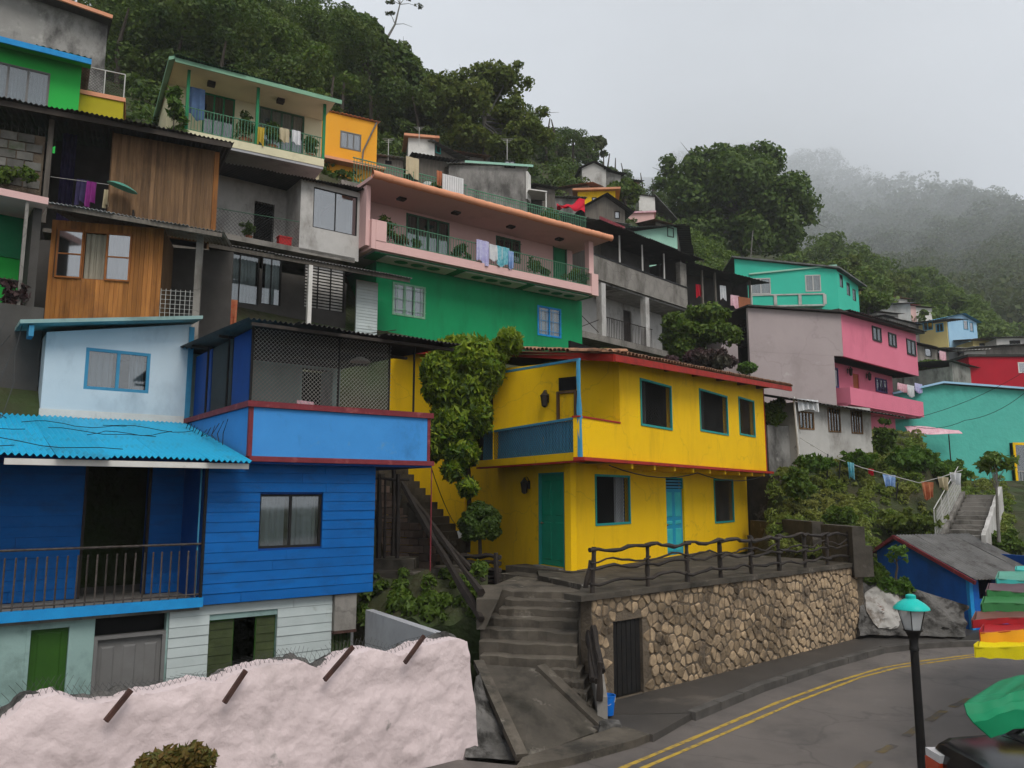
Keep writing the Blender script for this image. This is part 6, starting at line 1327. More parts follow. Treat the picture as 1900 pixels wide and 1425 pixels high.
bx(t, F, 'ledge', M['salmon'], 0, F.L + .3, -.5, -.002, z0 - .05, z0 + .08); solo(MB().tube([F.P(F.L - .05, -.05, z1), F.P(F.L - .3, -.1, z1 - .6), F.P(F.L - .7, -.12, z1 - 1.6), F.P(F.L - .75, -.1, z0)], .04, 6), 'drain_pipe', M['bark_pale'], 'crooked pale drain pipe on the orange house', 'pipe', smooth=True)
# white hut and sheds
t, F, z0, z1 = hut('white_hut', 'small white hut with orange roof edge under the trees', 757, 296, 42, 806, 300, 255, 3, 'white_paint', 'salmon', roof='flat', ov=.25, base=2)
t, F, z0, z1 = hut('plank_shed', 'dark shed with slanting grey roof right of the white hut', 806, 302, 42.5, 850, 316, 270, 3, 'plank_grey', 'roof_grey', [(808, 818, 268, 285, 'teal_trim', 1)], ov=.5, rise=.6, slope=-.25)
t, F, z0, z1 = hut('low_shed', 'low dark shed roof in front of the white hut', 775, 312, 38, 840, 322, 292, 2.5, 'plank_grey', 'roof_dark', ov=.4, rise=.25)
t, F, z0, z1 = hut('grey_hut', 'grey concrete hut with pale green roof edge', 832, 392, 38, 978, 400, 306, 4, 'grey_stucco', 'roof_zinc', [(936, 956, 298, 312, 'post_black', 2)], ov=.15, rise=.4, slope=.05, base=2)
bx(t, F, 'fascia', M['mint_pale'], .8, F.L + .3, -.2, -.16, z1 + .1, z1 + .22); F_ = Fr(F.P(F.L + .02, -.1, 0), F.P(F.L + .7, 1.4, 0)); wall(t, F_, M['white_paint'], 0, F_.L * .4, z1 - 1.6, z1 - .1, th=.1, name='side_panel')
part(MB().slab([F.P(F.L, -.6, z1 - 1.25), F.P(F.L + 1.0, -.3, z1 - 1.2), F.P(F.L + 1.2, 1.2, z1 - 1.1), F.P(F.L, 1.2, z1 - 1.15)], .06), 'porch_roof', M['white_paint'], t); bx(t, F, 'porch_post', M['white_paint'], F.L + .92, F.L + .98, -.28, -.22, z0 - 1, z1 - 1.27); bx(t, F, 'porch_back', M['porch_dark'], F.L + .02, F.L + 1.0, 1.0, 1.05, z0 - 1, z1 - 1.2)
for x, y, Y in ((941, 258, 37), (778, 236, 41), (721, 258, 36)):
    a = pt(x, y, Y); an = thing('antenna', 'thin television antenna ' + {941: 'above the grey hut', 778: 'beside the white hut', 721: 'behind the orange house'}[x], 'antenna', (a.x, a.y, a.z - 1.0)); part(MB().tube([a - Vector((0, 0, 1.1)), a], .02, 5), 'mast', M['wire_pale'], an)
    for k in range(3): part(MB().tube([a + Vector((-.3 + .08 * k, 0, -.08 * k)), a + Vector((.3 - .08 * k, 0, -.08 * k))], .01, 4), 'rod', M['wire_pale'], an)
hut('hill_hut', 'grey boarded hut high on the slope under the trees', 1080, 332, 60, 1125, 334, 312, 3, 'white_wall', 'roof_dark', roof='gable', rise=.5, ov=.3, base=2)
hut('hill_annex', 'small grey annex right of the boarded hut high on the slope', 1126, 336, 60.5, 1152, 340, 318, 2.5, 'old_concrete', 'roof_dark', ov=.4, rise=.2, slope=-.1, base=2)
hut('rust_hut', 'rusty roofed shack above the tiny yellow house', 1036, 362, 54, 1092, 354, 352, 2.5, 'plank_grey', 'roof_tile', ov=.4, rise=.9, base=1)
hut('tiny_yellow_house', 'tiny yellow house with two dark windows high on the slope', 1072, 376, 52, 1142, 374, 356, 3, 'yellow', 'salmon', [(1098, 1107, 366, 374, None, 1), (1122, 1130, 362, 373, None, 1)], roof='flat', ov=.35, base=1.5)
hut('awning_hut', 'grey hut with pale awning left of the red cloth', 1010, 390, 48, 1080, 394, 366, 3, 'grey_stucco', 'roof_zinc', ov=.3, rise=.3, base=2)
t, F, z0, z1 = hut('gabled_hut', 'grey gabled hut with black roof below the tiny yellow house', 1086, 404, 46, 1160, 410, 384, 3, 'plank_grey', 'roof_dark', [(1140, 1150, 392, 406, None, 1)], roof='gable', rise=.8, ov=.45, base=2)
rc_ = pt(1060, 372, 44); solo(MB().grid(lambda a, b: pt(1033 + 52 * a, 390 - 24 * a * (1 - b) + 14 * b * a - 10 * b + 3 * math.sin(a * 14 + b * 5), 44 - .5 * b + .12 * math.sin(a * 9 + b * 7)), 24, 12, th=(0, .02, 0)), 'red_cloth', M['cloth_red'], 'bright red cloth stretched over a terrace railing', 'cloth', smooth=True)
t, F, z0, z1 = hut('white_tall_house', 'narrow white house with grey lean-to roof left of the large dark tree', 1186, 396, 62, 1216, 398, 362, 3, 'white_paint', 'roof_grey', ov=.15, rise=.1, slope=-.05, base=1.5)
part(MB().slab([F.P(F.L - .1, -.3, z1 + .1), F.P(F.L + 2.2, .6, z1 - 1.6), F.P(F.L + 2.2, 3, z1 - 1.5), F.P(F.L - .1, 3, z1 + .2)], .08), 'lean_to_roof', M['roof_grey'], t); bx(t, F, 'lean_to_wall', M['porch_dark'], F.L + .02, F.L + 1.8, 1.2, 1.3, z0 - 1.5, z1 - .9)
hut('pink_strip_house', 'low pink flat roofed house front below the narrow white house', 1166, 412, 58, 1214, 410, 397, 3, 'pink_wall', 'cloth_pink', roof='flat', ov=.15, base=1.5)
t, F, z0, z1 = hut('mint_house', 'pale mint gabled house with dark roof above the long grey building', 1160, 470, 46, 1258, 488, 432, 4, 'mint_pale', 'roof_dark', [(1238, 1250, 422, 440, None, 1)], ov=.5, rise=.5, slope=.28, base=1.5)
Fm = Fr(F.P(F.L + .02, 0, 0), F.P(F.L + 2.6, 2.6, 0)); wall(t, Fm, M['plank_grey'], 0, Fm.L, z0 - 1.5, z1 + .6); planks(t, Fm, M['plank_grey'], 0, Fm.L, z0 - .8, z1 + .55, .28, d=-.002, th=.03, horizontal=False, name='board')
corr(t, 'roof_sheet', M['roof_dark'], Fm.P(-.3, -.8, z1 + 1.0), Fm.P(Fm.L + .7, -.8, z1 - .15), Fm.P(Fm.L + .7, 2.5, z1 + .2), Fm.P(-.3, 2.5, z1 + 1.3), 18, .02, 2)

# ================================================================ long grey two storey building
F7, z7 = fr_px(1103, 473, 36, 1268, 533); L7 = F7.L
lg = thing('grey_terrace_house', 'long grey concrete two storey building with dark open galleries', 'house', tuple(F7.P(4, 2, 10)))
zb7 = F7.uv(1180, 541)[1]; zf7 = F7.uv(1160, 632)[1]; ztop = F7.uv(1190, 448, -.4)[1]
u12 = F7.uv(1280, 540)[0]
bx(lg, F7, 'parapet', M['concrete'], -.3, L7 + .4, 0, .15, zb7, z7); bx(lg, F7, 'rail', M['post_black'], -.3, L7 + .4, -.03, .12, z7 + .003, z7 + .08)
bx(lg, F7, 'floor_slab', M['old_concrete'], -.3, L7 + .4, .151, 4, zb7 - .1, zb7 + .1); bx(lg, F7, 'floor_slab', M['concrete'], -1.2, L7, -.1, 4, zf7 - .35, zf7 - .05)
hu = F7.rc(1205, 1222, 470, 520, 1.6); wall(lg, F7, M['porch_dark'], -.3, L7 + .4, zb7, ztop + .3, [(hu[0], hu[1], zb7 + .1, hu[3])], d=1.6)
planks(lg, F7, M['plank_grey'], -.3, 2.6, zb7 + .1, ztop + .2, .25, d=1.59, th=.03, horizontal=False, name='board')
hl = F7.rc(1157, 1172, 576, 632, 1.7); wall(lg, F7, M['white_wall'], -1.2, L7 + .4, zf7 - .05, zb7 - .1, [(hl[0], hl[1], zf7, hl[3])], d=1.7); bx(lg, F7, 'door', M['timber_dark'], hl[0], hl[1], 1.8, 1.85, zf7, hl[3])
bx(lg, F7, 'back_wall', M['porch_dark'], -.3, L7 + .4, 3.8, 3.9, zf7 - .05, ztop)
for px_ in (1150, 1192, 1232): u = F7.uv(px_, 480, .05)[0]; bx(lg, F7, 'slim_post', M['white_paint'], u - .03, u + .03, .03, .09, z7 + .08, ztop + .1)
for px_ in (1120, 1201): u = F7.uv(px_, 580, .05)[0]; bx(lg, F7, 'pillar', M['white_wall'], u - .17, u + .17, .03, .35, zf7 - .05, zb7 - .1)
u = F7.uv(1268, 500)[0]; bx(lg, F7, 'pillar', M['concrete'], u - .3, u + .35, .02, .3, z7 - .6, ztop)
bx(lg, F7, 'end_wall', M['porch_dark'], L7 + .3, L7 + .39, .31, 3.79, zb7 + .1, ztop + .3)
railing(lg, F7, F7.uv(1125, 600)[0], F7.uv(1212, 620)[0], .05, zf7 - .05, zf7 + .95, 30, M['black_metal'], r=.014, rail=.022); part(MB().tube([F7.P(-1.2, .05, zf7 + .8), F7.P(.3, .05, zf7 + .1)], .02, 5), 'brace', M['black_metal'], lg); part(MB().tube([F7.P(-1.2, .05, zf7 + .1), F7.P(.3, .05, zf7 + .7)], .02, 5), 'brace', M['black_metal'], lg)
corr(lg, 'roof_sheet', M['roof_dark'], F7.P(-.3, -.6, ztop + .1), F7.P(u12 + .6, -.6, ztop + .3), F7.P(u12 + .6, 4.2, ztop + .9), F7.P(-.3, 4.2, ztop + .7), 48, .02, 7, rows=2)
bx(lg, F7, 'fascia', M['maroon'], -.4, 1.6, -.66, -.62, ztop + .1, ztop + .26)
# dark porch wing on the right
F8 = Fr(pt(1282, 560, 42.5).xy, pt(1394, 600, 44.5).xy); pwg = thing('dark_porch_house', 'dark wooden porch wing with red cloths right of the long grey building', 'house', tuple(F8.P(2, 2, 12)))
zt8 = F8.uv(1340, 508, -.5)[1]; zb8 = F8.uv(1340, 574)[1]
bx(pwg, F8, 'floor_slab', M['concrete'], 0, F8.L, 0, 3, zb8 - .2, zb8); wall(pwg, F8, M['porch_dark'], 0, F8.L, zb8, zt8 + .3, d=1.4); corr(pwg, 'roof_sheet', M['roof_dark'], F8.P(-.5, -.6, zt8 + .3), F8.P(F8.L + 1.2, -.6, zt8 - .1), F8.P(F8.L + 1.2, 3, zt8 + .5), F8.P(-.5, 3, zt8 + .9), 26, .02, 4)
for px_ in (1304, 1328, 1392): u = F8.uv(px_, 520)[0]; bx(pwg, F8, 'post', M['plank_grey'], u - .05, u + .05, .02, .12, zb8, zt8 + .2)
bx(pwg, F8, 'half_wall', M['terracotta'], F8.L - .9, F8.L, .0, .1, zb8 + .003, zb8 + .9); bx(pwg, F8, 'end_wall', M['porch_dark'], F8.L - .05, F8.L, .15, 3, zb8, zt8)
hang(F8, 1291, 1304, 528, 552, .2, 'cloth_red', 'red cloth hanging in the dark porch, left piece'); hang(F8, 1356, 1372, 548, 570, .05, 'cloth_pink', 'pale pink cloth hanging in the dark porch, right piece'); hang(F8, 1336, 1347, 530, 556, .1, 'cloth_white', 'white cloth hanging in the dark porch, middle piece')
hut('porch_base', 'grey stuccoed lower wall below the dark porch', 1340, 690, 42, 1400, 690, 600, 3, 'mauve', 'concrete', roof='flat', ov=.05, cat='wall')

# ================================================================ turquoise house
FT = Fr(pt(1366, 560, 50.6).xy, pt(1556, 560, 50.0).xy); tq = thing('turquoise_house', 'turquoise house with white balcony frame on the slope', 'house', tuple(FT.P(3, 3, 13)))
zA = FT.uv(1366, 480)[1]; zB_ = FT.uv(1556, 500)[1]; zM = FT.uv(1480, 504)[1]; zE = FT.uv(1450, 575)[1]
t1 = FT.rc(1393, 1430, 516, 546); t2 = FT.rc(1494, 1523, 510, 541)
wall(tq, FT, M['turquoise'], 0, FT.L, zE - 2, zB_, [t1, t2], top=lambda u: zA + (zB_ - zA) * u / FT.L); shell(tq, FT, M['turquoise'], 0, FT.L, 5, zE - 2, zB_ - .2, right=False, mi=M['porch_dark'])
for h in (t1, t2): window(tq, FT, h, M['white_wall'], d=-.02, cols=2, fw=.07, inset=0, curtain='curtain_beige')
FT2 = Fr(FT.P(FT.L, 0, 0), pt(1594, 560, 53).xy); hs = [FT2.rc(1558, 1564, 510, 533), FT2.rc(1571, 1577, 525, 548), FT2.rc(1582, 1588, 537, 558)]
wall(tq, FT2, M['turquoise'], 0.002, FT2.L, zE - 2, zB_ - .1, hs, d=.002)
for h in hs: window(tq, FT2, h, M['post_black'], d=0, cols=1, fw=.06, inset=0, curtain='curtain_grey')
part(MB().slab([FT.P(-.2, -.25, zA + .14), FT.P(FT.L + .1, -.25, zB_ + .14), FT2.P(FT2.L + .3, -.5, zB_ - .3), FT.P(0, 5.2, zA + .5)], .1), 'roof_slab', M['roof_grey'], tq)
part(MB().bar(FT.P(.9, -.06, zM - .1), FT.P(FT.L, -.06, zM + .35), .1, .1), 'moulding', M['mint_pale'], tq)
bu0, bu1 = FT.uv(1393, 555, -.6)[0], FT.uv(1530, 555, -.6)[0]; bz0, bz1 = FT.uv(1460, 566, -.6)[1], FT.uv(1460, 548, -.6)[1]
bx(tq, FT, 'balcony_floor', M['white_wall'], bu0, bu1, -.65, -.002, bz0 - .1, bz0); bx(tq, FT, 'balcony_panel', M['turquoise'], bu0, bu1, -.6, -.54, bz0 + .003, bz1); bx(tq, FT, 'balcony_rail', M['white_wall'], bu0, bu1, -.66, -.5, bz1 + .003, bz1 + .09)
for k in range(4): u = bu0 + (bu1 - bu0) * k / 3; bx(tq, FT, 'balcony_post', M['white_wall'], u - .1, u + .1, -.67, -.602, bz0, bz1)
solo(MB().tube([pt(1393, 478, 50), pt(1397, 428, 50)], .04, 5), 'pole', M['bark_pale'], 'thin pale pole rising behind the turquoise house', 'pole')

# ================================================================ mauve and hot pink house
FG, zg = fr_px(1395, 567, 32.5, 1560, 578); FK = Fr(FG.P(FG.L, 0, 0), gz(1700, 695, FG.uv(1560, 661)[1] if False else 10.54))
ck = FG.P(FG.L, 0, 0); FK = Fr(ck, (ck.x + .735 * 9, ck.y + .678 * 9))
mh = thing('pink_mauve_house', 'large house with blank mauve grey side and hot pink overhanging front', 'house', tuple(FG.P(3, 3, 6.5)))
zu = FK.uv(1630, 678)[1]; uK = FK.uv(1702, 660)[0]; dk_ = 1.0; uLow = FG.at(FK.P(0, dk_, 0))[0]
wall(mh, FG, M['mauve'], -.2, FG.L - .01, zu, zg - .1, name='wall'); wall(mh, FG, M['mauve'], -.2, uLow, 6.0, zu - .003, name='wall')
kw = [FK.rc(1618, 1634, 607, 633), FK.rc(1648, 1662, 619, 643), FK.rc(1682, 1698, 631, 659)]
zkt = FK.uv(1640, 606)[1]
wall(mh, FK, M['hot_pink'], 0, uK, zu, zg - .1, kw, top=lambda u: zg - .1 + (zkt + .2 - zg + .1) * u / uK)
for h in kw: window(mh, FK, h, M['curtain_dark'], d=-.05, cols=2, fw=.07, inset=0, curtain='curtain_grey', glass='glass')
bx(mh, FK, 'soffit', M['hot_pink'], .15, uK, .141, dk_ - .002, zu, zu + .1)
kl_ = [FK.rc(1533, 1555, 681, 718, dk_), FK.rc(1583, 1594, 694, 724, dk_), FK.rc(1624, 1644, 703, 728, dk_)]
zl_ = FK.uv(1560, 742, dk_)[1]
wall(mh, FK, M['hot_pink'], 0, uK - .8, zl_ - 3, zu, kl_, d=dk_)
window(mh, FK, kl_[0], M['shutter_violet'], d=dk_ - .03, cols=3, fw=.07, inset=0, curtain='curtain_dark'); window(mh, FK, kl_[2], M['shutter_violet'], d=dk_ - .06, cols=3, fw=.06, inset=0, curtain='curtain_dark', bars=(4, 2)); bx(mh, FK, 'door', M['door_wood'], kl_[1][0], kl_[1][1], dk_ + .04, dk_ + .08, kl_[1][2], kl_[1][3])
for px_, py_ in ((1572, 690), (1607, 699)): u, z = FK.uv(px_, py_, dk_); lantern(mh, FK, u, dk_ - .01, z, 1.2)
pu0 = FK.uv(1578, 735, -.1)[0]; pu1 = FK.uv(1713, 750, -.1)[0]; pzt = FK.uv(1645, 732, -.1)[1]; pzb = FK.uv(1645, 762, -.1)[1]
bx(mh, FK, 'parapet', M['hot_pink'], pu0, pu1, -.1, .05, pzb, pzt); bx(mh, FK, 'parapet', M['hot_pink'], pu0, pu0 + .12, .051, dk_ - .003, pzb, pzt); bx(mh, FK, 'balcony_floor', M['hot_pink'], pu0, pu1, .052, dk_ - .004, pzb - .05, pzb + .1)
shell(mh, FK, M['hot_pink'], 0, uK, 5, zu, zkt + .2, left=False, mi=M['porch_dark']); bx(mh, FK, 'back_wall', M['porch_dark'], .3, uK, 4.5, 4.6, 6, zu); bx(mh, FK, 'lower_wall', M['hot_pink'], .2, uK - .9, dk_ + .1, dk_ + .3, 6, zl_ - 2.9)
rp_ = [FG.P(-.3, -.2, zg - .08), FG.P(FG.L + .15, -.25, zg - .08), FK.P(uK + .3, -.35, zkt + .2), FK.P(uK + .3, 4.8, zkt + .25), FG.P(-.3, 4.8, zg + .05)]; part(MB().prism(rp_, (0, 0, .07)), 'roof_slab', M['roof_dark'], mh)
for k in range(7): a_, b_ = rp_[1].lerp(rp_[2], k / 7), rp_[1].lerp(rp_[2], (k + .97) / 7); bk3 = Vector((FK.n[0], FK.n[1], 0)) * .9; o3 = Vector((0, 0, .08 + rnd.uniform(0, .04))); corr(mh, 'roof_sheet', M['roof_dark'], a_ + o3 - bk3 * .15, b_ + o3 - bk3 * .15, b_ + o3 + bk3, a_ + o3 + bk3, 5, .025, 1, rows=1)
hang(FK, 1684, 1697, 715, 735, -.13, 'cloth_white', 'white washing over the hot pink parapet'); hang(FK, 1666, 1684, 712, 726, .2, 'cloth_pink', 'pale pink washing behind the hot pink parapet'); hang(FK, 1698, 1712, 712, 728, .1, 'cloth_lilac', 'lilac washing at the right end of the hot pink parapet')
# rubble patch at the foot of the mauve wall and white shack
F9, z9 = fr_px(1480, 845, 26, 1620, 850); L9 = F9.L
ws = thing('white_shack', 'stained white shack with three barred windows below the pink house', 'house', tuple(F9.P(2, 1.5, 4.2)))
zt9 = F9.uv(1550, 752)[1]; s9 = [F9.rc(1482, 1510, 764, 797), F9.rc(1536, 1559, 757, 802), F9.rc(1579, 1600, 762, 805)]; uL9 = F9.uv(1425, 820, .3)[0]
wall(ws, F9, M['white_wall'], 0, F9.uv(1618, 810)[0], 4.0, zt9, s9); wall(ws, F9, M['old_concrete'], uL9, -.003, 4.0, F9.uv(1450, 790, .3)[1], d=.3)
for h in s9: window(ws, F9, h, M['plank_brown'], d=-.02, cols=4, fw=.05, inset=0, curtain='curtain_dark', mull=.04)
shell(ws, F9, M['white_wall'], 0, F9.uv(1618, 810)[0], 3, 4, zt9, mi=M['porch_dark']); corr(ws, 'roof_sheet', M['roof_dark'], F9.P(uL9, -.5, F9.uv(1425, 735, -.5)[1]), F9.P(L9 + 1.2, -.5, F9.uv(1655, 772, -.5)[1]), F9.P(L9 + 1.2, 3, zt9 + .5), F9.P(uL9, 3, zt9 + .8), 30, .022, 4)
part(MB().tube([F9.P(F9.uv(1473, 740, -.4)[0], -.4, zt9 + .1), F9.P(F9.uv(1483, 850, -.4)[0], -.4, z9 - .2)], .035, 6), 'pole', M['white_paint'], ws, smooth=True)
hang(F9, 1480, 1518, 741, 762, -.45, 'cloth_white', 'grey white sheet hanging from the white shack roof corner', 'sheet', cat='sheet')
bx(ws, F9, 'foundation', M['concrete_dark'], uL9, L9, -.1, 3, 2.0, 4.0)

# ================================================================ aqua house, right
FA, za0 = fr_px(1715, 722, 40, 1900, 726); aq = thing('aqua_house', 'big plain aqua walled house at the right edge with yellow framed window', 'house', tuple(FA.P(3, 2, 1.5)))
uA0 = FA.uv(1658, 790)[0]; uA1 = FA.L + 3; yb = FA.rc(1876, 1960, 822, 900); zrg = FA.uv(1745, 712)[1]
wall(aq, FA, M['aqua'], uA0, uA1, 1.0, za0 - .2, [yb], th=.2); uR_ = FA.uv(1745, 712)[0]
part(MB().prism([FA.P(uA0, .001, za0 - .2), FA.P(uA1, .001, za0 - .2), FA.P(uA1, .001, za0 - .12), FA.P(uR_, .001, zrg - .03)], FA.P(0, .19, 0) - FA.P(0, 0, 0)), 'gable', M['aqua'], aq)
shell(aq, FA, M['aqua'], uA0, uA1, 5, 1, za0 - .4, mi=M['porch_dark'], th=.2)
window(aq, FA, yb, M['yellow'], d=-.25, cols=2, fw=.13, inset=0, curtain='curtain_dark', proud=0); railing(aq, FA, yb[0] + .1, yb[1], -.28, yb[2] + .1, yb[2] + .7, 16, M['wire_pale'], r=.012); bx(aq, FA, 'window_shelf', M['awning_yellow'], yb[0] - .05, yb[1], -.5, -.251, yb[2] - .1, yb[2])
ra, rb_, rc2 = FA.P(uA0 - .1, -.25, zrg - .6), FA.P(uR_, -.25, zrg + .05), FA.P(uA1, -.25, za0 - .02); bk_ = Vector((FA.n[0], FA.n[1], 0)) * 5.3
corr(aq, 'roof_sheet', M['mint_pale'], ra, ra + bk_, rb_ + bk_, rb_, 24, .02, 2); corr(aq, 'roof_sheet', M['mint_pale'], rc2, rc2 + bk_, rb_ + bk_, rb_, 24, .02, 2)
part(MB().bar(rb_, rc2, .05, .1), 'verge', M['sky_blue'], aq); part(MB().bar(ra, rb_, .05, .1), 'verge', M['sky_blue'], aq)
solo(MB().grid(lambda a, b: FA.P(uA0 + .1 + 3.0 * a, -.7 - .25 * b, FA.uv(1690, 800, -.7)[1] + .22 - .3 * b - .1 * a + .06 * math.sin(a * 5 + b * 3)), 24, 6, th=(0, 0, .015)), 'pink_awning', M['cloth_pink'], 'pink striped cloth awning stretched in front of the aqua wall', 'awning', smooth=True)
solo(MB().tube([FA.P(uA0 + 2.4, -.85, FA.uv(1690, 800, -.7)[1] - .15), FA.P(uA0 + 2.4, -.85, 3.6)], .03, 5), 'awning_pole', M['post_black'], 'thin dark pole under the pink cloth awning', 'pole')

# ================================================================ houses beyond on the right
t, F, z0, z1 = hut('red_house', 'crimson house with small window at the right edge', 1802, 722, 46, 1960, 722, 662, 5, 'crimson', 'roof_dark', [(1889, 1905, 672, 692, 'white_paint', 1)], roof='flat', ov=.1, base=3)
hut('red_house_shed', 'small grey shed left of the crimson house', 1768, 700, 45, 1812, 706, 672, 3, 'grey_stucco', 'roof_dark', ov=.25, rise=.3, slope=-.1, base=2)
t, F, z0, z1 = hut('grey_side_house', 'grey house with pale yellow front and dark roof behind the pink house', 1640, 625, 58, 1707, 640, 588, 4, 'grey_stucco', 'roof_dark', ov=.3, rise=.3, base=3)
Fy2 = Fr(F.P(F.L + .01, 0, 0), pt(1757, 610, 59.6).xy); hq = [Fy2.rc(1712, 1731, 597, 613), Fy2.rc(1736, 1751, 600, 616)]; wall(t, Fy2, M['pale_yellow'], 0, Fy2.L, z0 - 1, z1, hq)
for h in hq: window(t, Fy2, h, M['frame_blue'], d=-.02, cols=2, fw=.06, inset=0, curtain='curtain_dark')
corr(t, 'roof_sheet', M['roof_dark'], Fy2.P(-.3, -.5, z1 + .25), Fy2.P(Fy2.L + .5, -.5, z1 + .05), Fy2.P(Fy2.L + .5, 3, z1 + .5), Fy2.P(-.3, 3, z1 + .6), 16, .02, 2)
t, F, z0, z1 = hut('balcony_house', 'small grey house with yellow balcony edge behind the pink house', 1700, 690, 52, 1764, 702, 640, 4, 'concrete', 'roof_dark', [(1716, 1728, 646, 662, None, 1), (1740, 1752, 648, 664, None, 1)], ov=.4, rise=.4, base=2)
bx(t, F, 'balcony_edge', M['awning_yellow'], .8, F.L, -.6, -.5, z0 + .3, z0 + .5); hang(F, 1744, 1756, 652, 672, -.2, 'cloth_pink', 'pink cloth hanging at the small grey house behind the pink house')
hut('light_blue_house', 'light blue gabled house with two windows against the wooded hill', 1762, 640, 66, 1816, 648, 590, 4, 'sky_blue', 'frame_blue', [(1787, 1796, 592, 612, 'frame_blue', 1), (1799, 1806, 598, 616, 'frame_blue', 1)], roof='gable', rise=.5, ov=.3, base=2)
hut('roadside_roofs', 'row of low grey roofs above the crimson house', 1818, 668, 56, 1940, 662, 645, 4, 'concrete', 'roof_zinc', ov=.4, rise=.6, base=2)
hut('pale_roof_shed', 'low pale tarpaulin roofed shed left of the crimson house', 1790, 668, 55, 1830, 666, 652, 3, 'white_wall', 'white_paint', ov=.3, rise=.5, base=2)
hut('cream_hill_hut', 'tiny cream hut right of the turquoise house', 1598, 572, 64, 1620, 574, 540, 3, 'pale_yellow', 'roof_dark', ov=.3, rise=.2, base=3)
hut('white_roof_hut', 'tiny white roofed shack below the wooded hill', 1636, 582, 72, 1690, 580, 566, 4, 'white_wall', 'roof_zinc', ov=.4, rise=.8, base=3); hut('rust_roof_hut', 'tiny rust roofed shack among trees below the wooded hill', 1652, 558, 82, 1684, 562, 552, 3, 'white_wall', 'roof_tile', ov=.4, rise=.8, base=3)

# ================================================================ small sheds crowding the upper slope
for nm, lab, xl, yl, Y, xr, yr, yt, D, wm, rm, kw in (
    ('tin_shed', 'low tin shed with zinc roof behind the terrace towel', 700, 306, 36, 748, 312, 292, 2.5, 'plank_grey', 'roof_zinc', dict(ov=.3, rise=.4)),
    ('rusty_shed', 'rusty roofed shed between the plank shed and the grey hut', 838, 300, 45, 898, 306, 284, 2.5, 'plank_grey', 'roof_tile', dict(ov=.4, rise=.9, slope=-.08)),
    ('board_shed', 'grey board shed just right of the grey concrete hut', 996, 372, 45, 1030, 378, 346, 2.5, 'plank_grey', 'roof_grey', dict(ov=.35, rise=.5)),
    ('dark_roof_shed', 'dark roofed shed below the awning hut', 1028, 412, 42, 1080, 420, 400, 2.5, 'porch_dark', 'roof_dark', dict(ov=.4, rise=.5)),
    ('zinc_roof_shed', 'pale zinc roofed shed beside the gabled hut', 1098, 420, 42.5, 1156, 428, 412, 3, 'grey_stucco', 'roof_zinc', dict(ov=.4, rise=.5)),
    ('brown_shed', 'brown board shed on the ridge right of the grey annex', 1152, 350, 64, 1186, 354, 334, 2.5, 'plank_brown', 'roof_grey', dict(ov=.4, rise=.5)),
    ('leaning_shed', 'leaning grey shed between the pink strip house and the mint house', 1218, 428, 56, 1262, 436, 412, 2.5, 'plank_grey', 'roof_tile', dict(ov=.4, rise=.6, slope=-.1)),
    ('green_roof_shed', 'mint roofed shed at the left end of the mint house', 1136, 432, 47, 1178, 436, 420, 2.5, 'concrete', 'mint_pale', dict(ov=.3, rise=.5)),
    ('white_shed', 'small white shed with opening painted dark above the pink house', 1628, 602, 60, 1668, 606, 580, 3, 'white_wall', 'roof_grey', dict(ov=.35, rise=.5)),
    ('blue_tin_shed', 'small blue grey tin shed below the light blue house', 1778, 664, 58, 1822, 668, 648, 3, 'curtain_grey', 'roof_zinc', dict(ov=.35, rise=.6)),
    ('pale_wall_shed', 'low pale walled shed at the right edge above the crimson house', 1850, 646, 62, 1930, 644, 628, 3, 'white_wall', 'roof_grey', dict(ov=.35, rise=.6)),
    ('ochre_shed', 'small ochre shed left of the low grey roofs', 1806, 652, 64, 1846, 652, 632, 3, 'pale_yellow', 'roof_tile', dict(ov=.35, rise=.6)),
    ('hill_shack', 'small white shack among the trees right of the turquoise house', 1700, 588, 78, 1730, 590, 570, 3, 'white_paint', 'roof_dark', dict(ov=.35, rise=.6)),
    ('red_roof_shack', 'small red roofed shack above the pale yellow house front', 1668, 578, 76, 1700, 580, 566, 3, 'pink_wall', 'awning_red', dict(ov=.35, rise=.6))):
    t, F, z0, z1 = hut(nm, lab, xl, yl, Y, xr, yr, yt, D, wm, rm, base=2, cat='shed', **kw)
    h_ = (F.L * .3, F.L * .55, z0 + .1, z0 + (z1 - z0) * .75); bx(t, F, 'doorway', M['void'], h_[0], h_[1], -.012, -.002, h_[2], h_[3])  # black panel laid on the wall, paints the dark of an open door

# ================================================================ trees and undergrowth
def on_hill(px, Y, py0=500):
    """ground point below pixel column px at distance Y"""
    x = ray(px, py0)[0] / ray(px, py0)[1] * Y; return Vector((x, Y, hill(x, Y)))
g_ = random.Random(5)
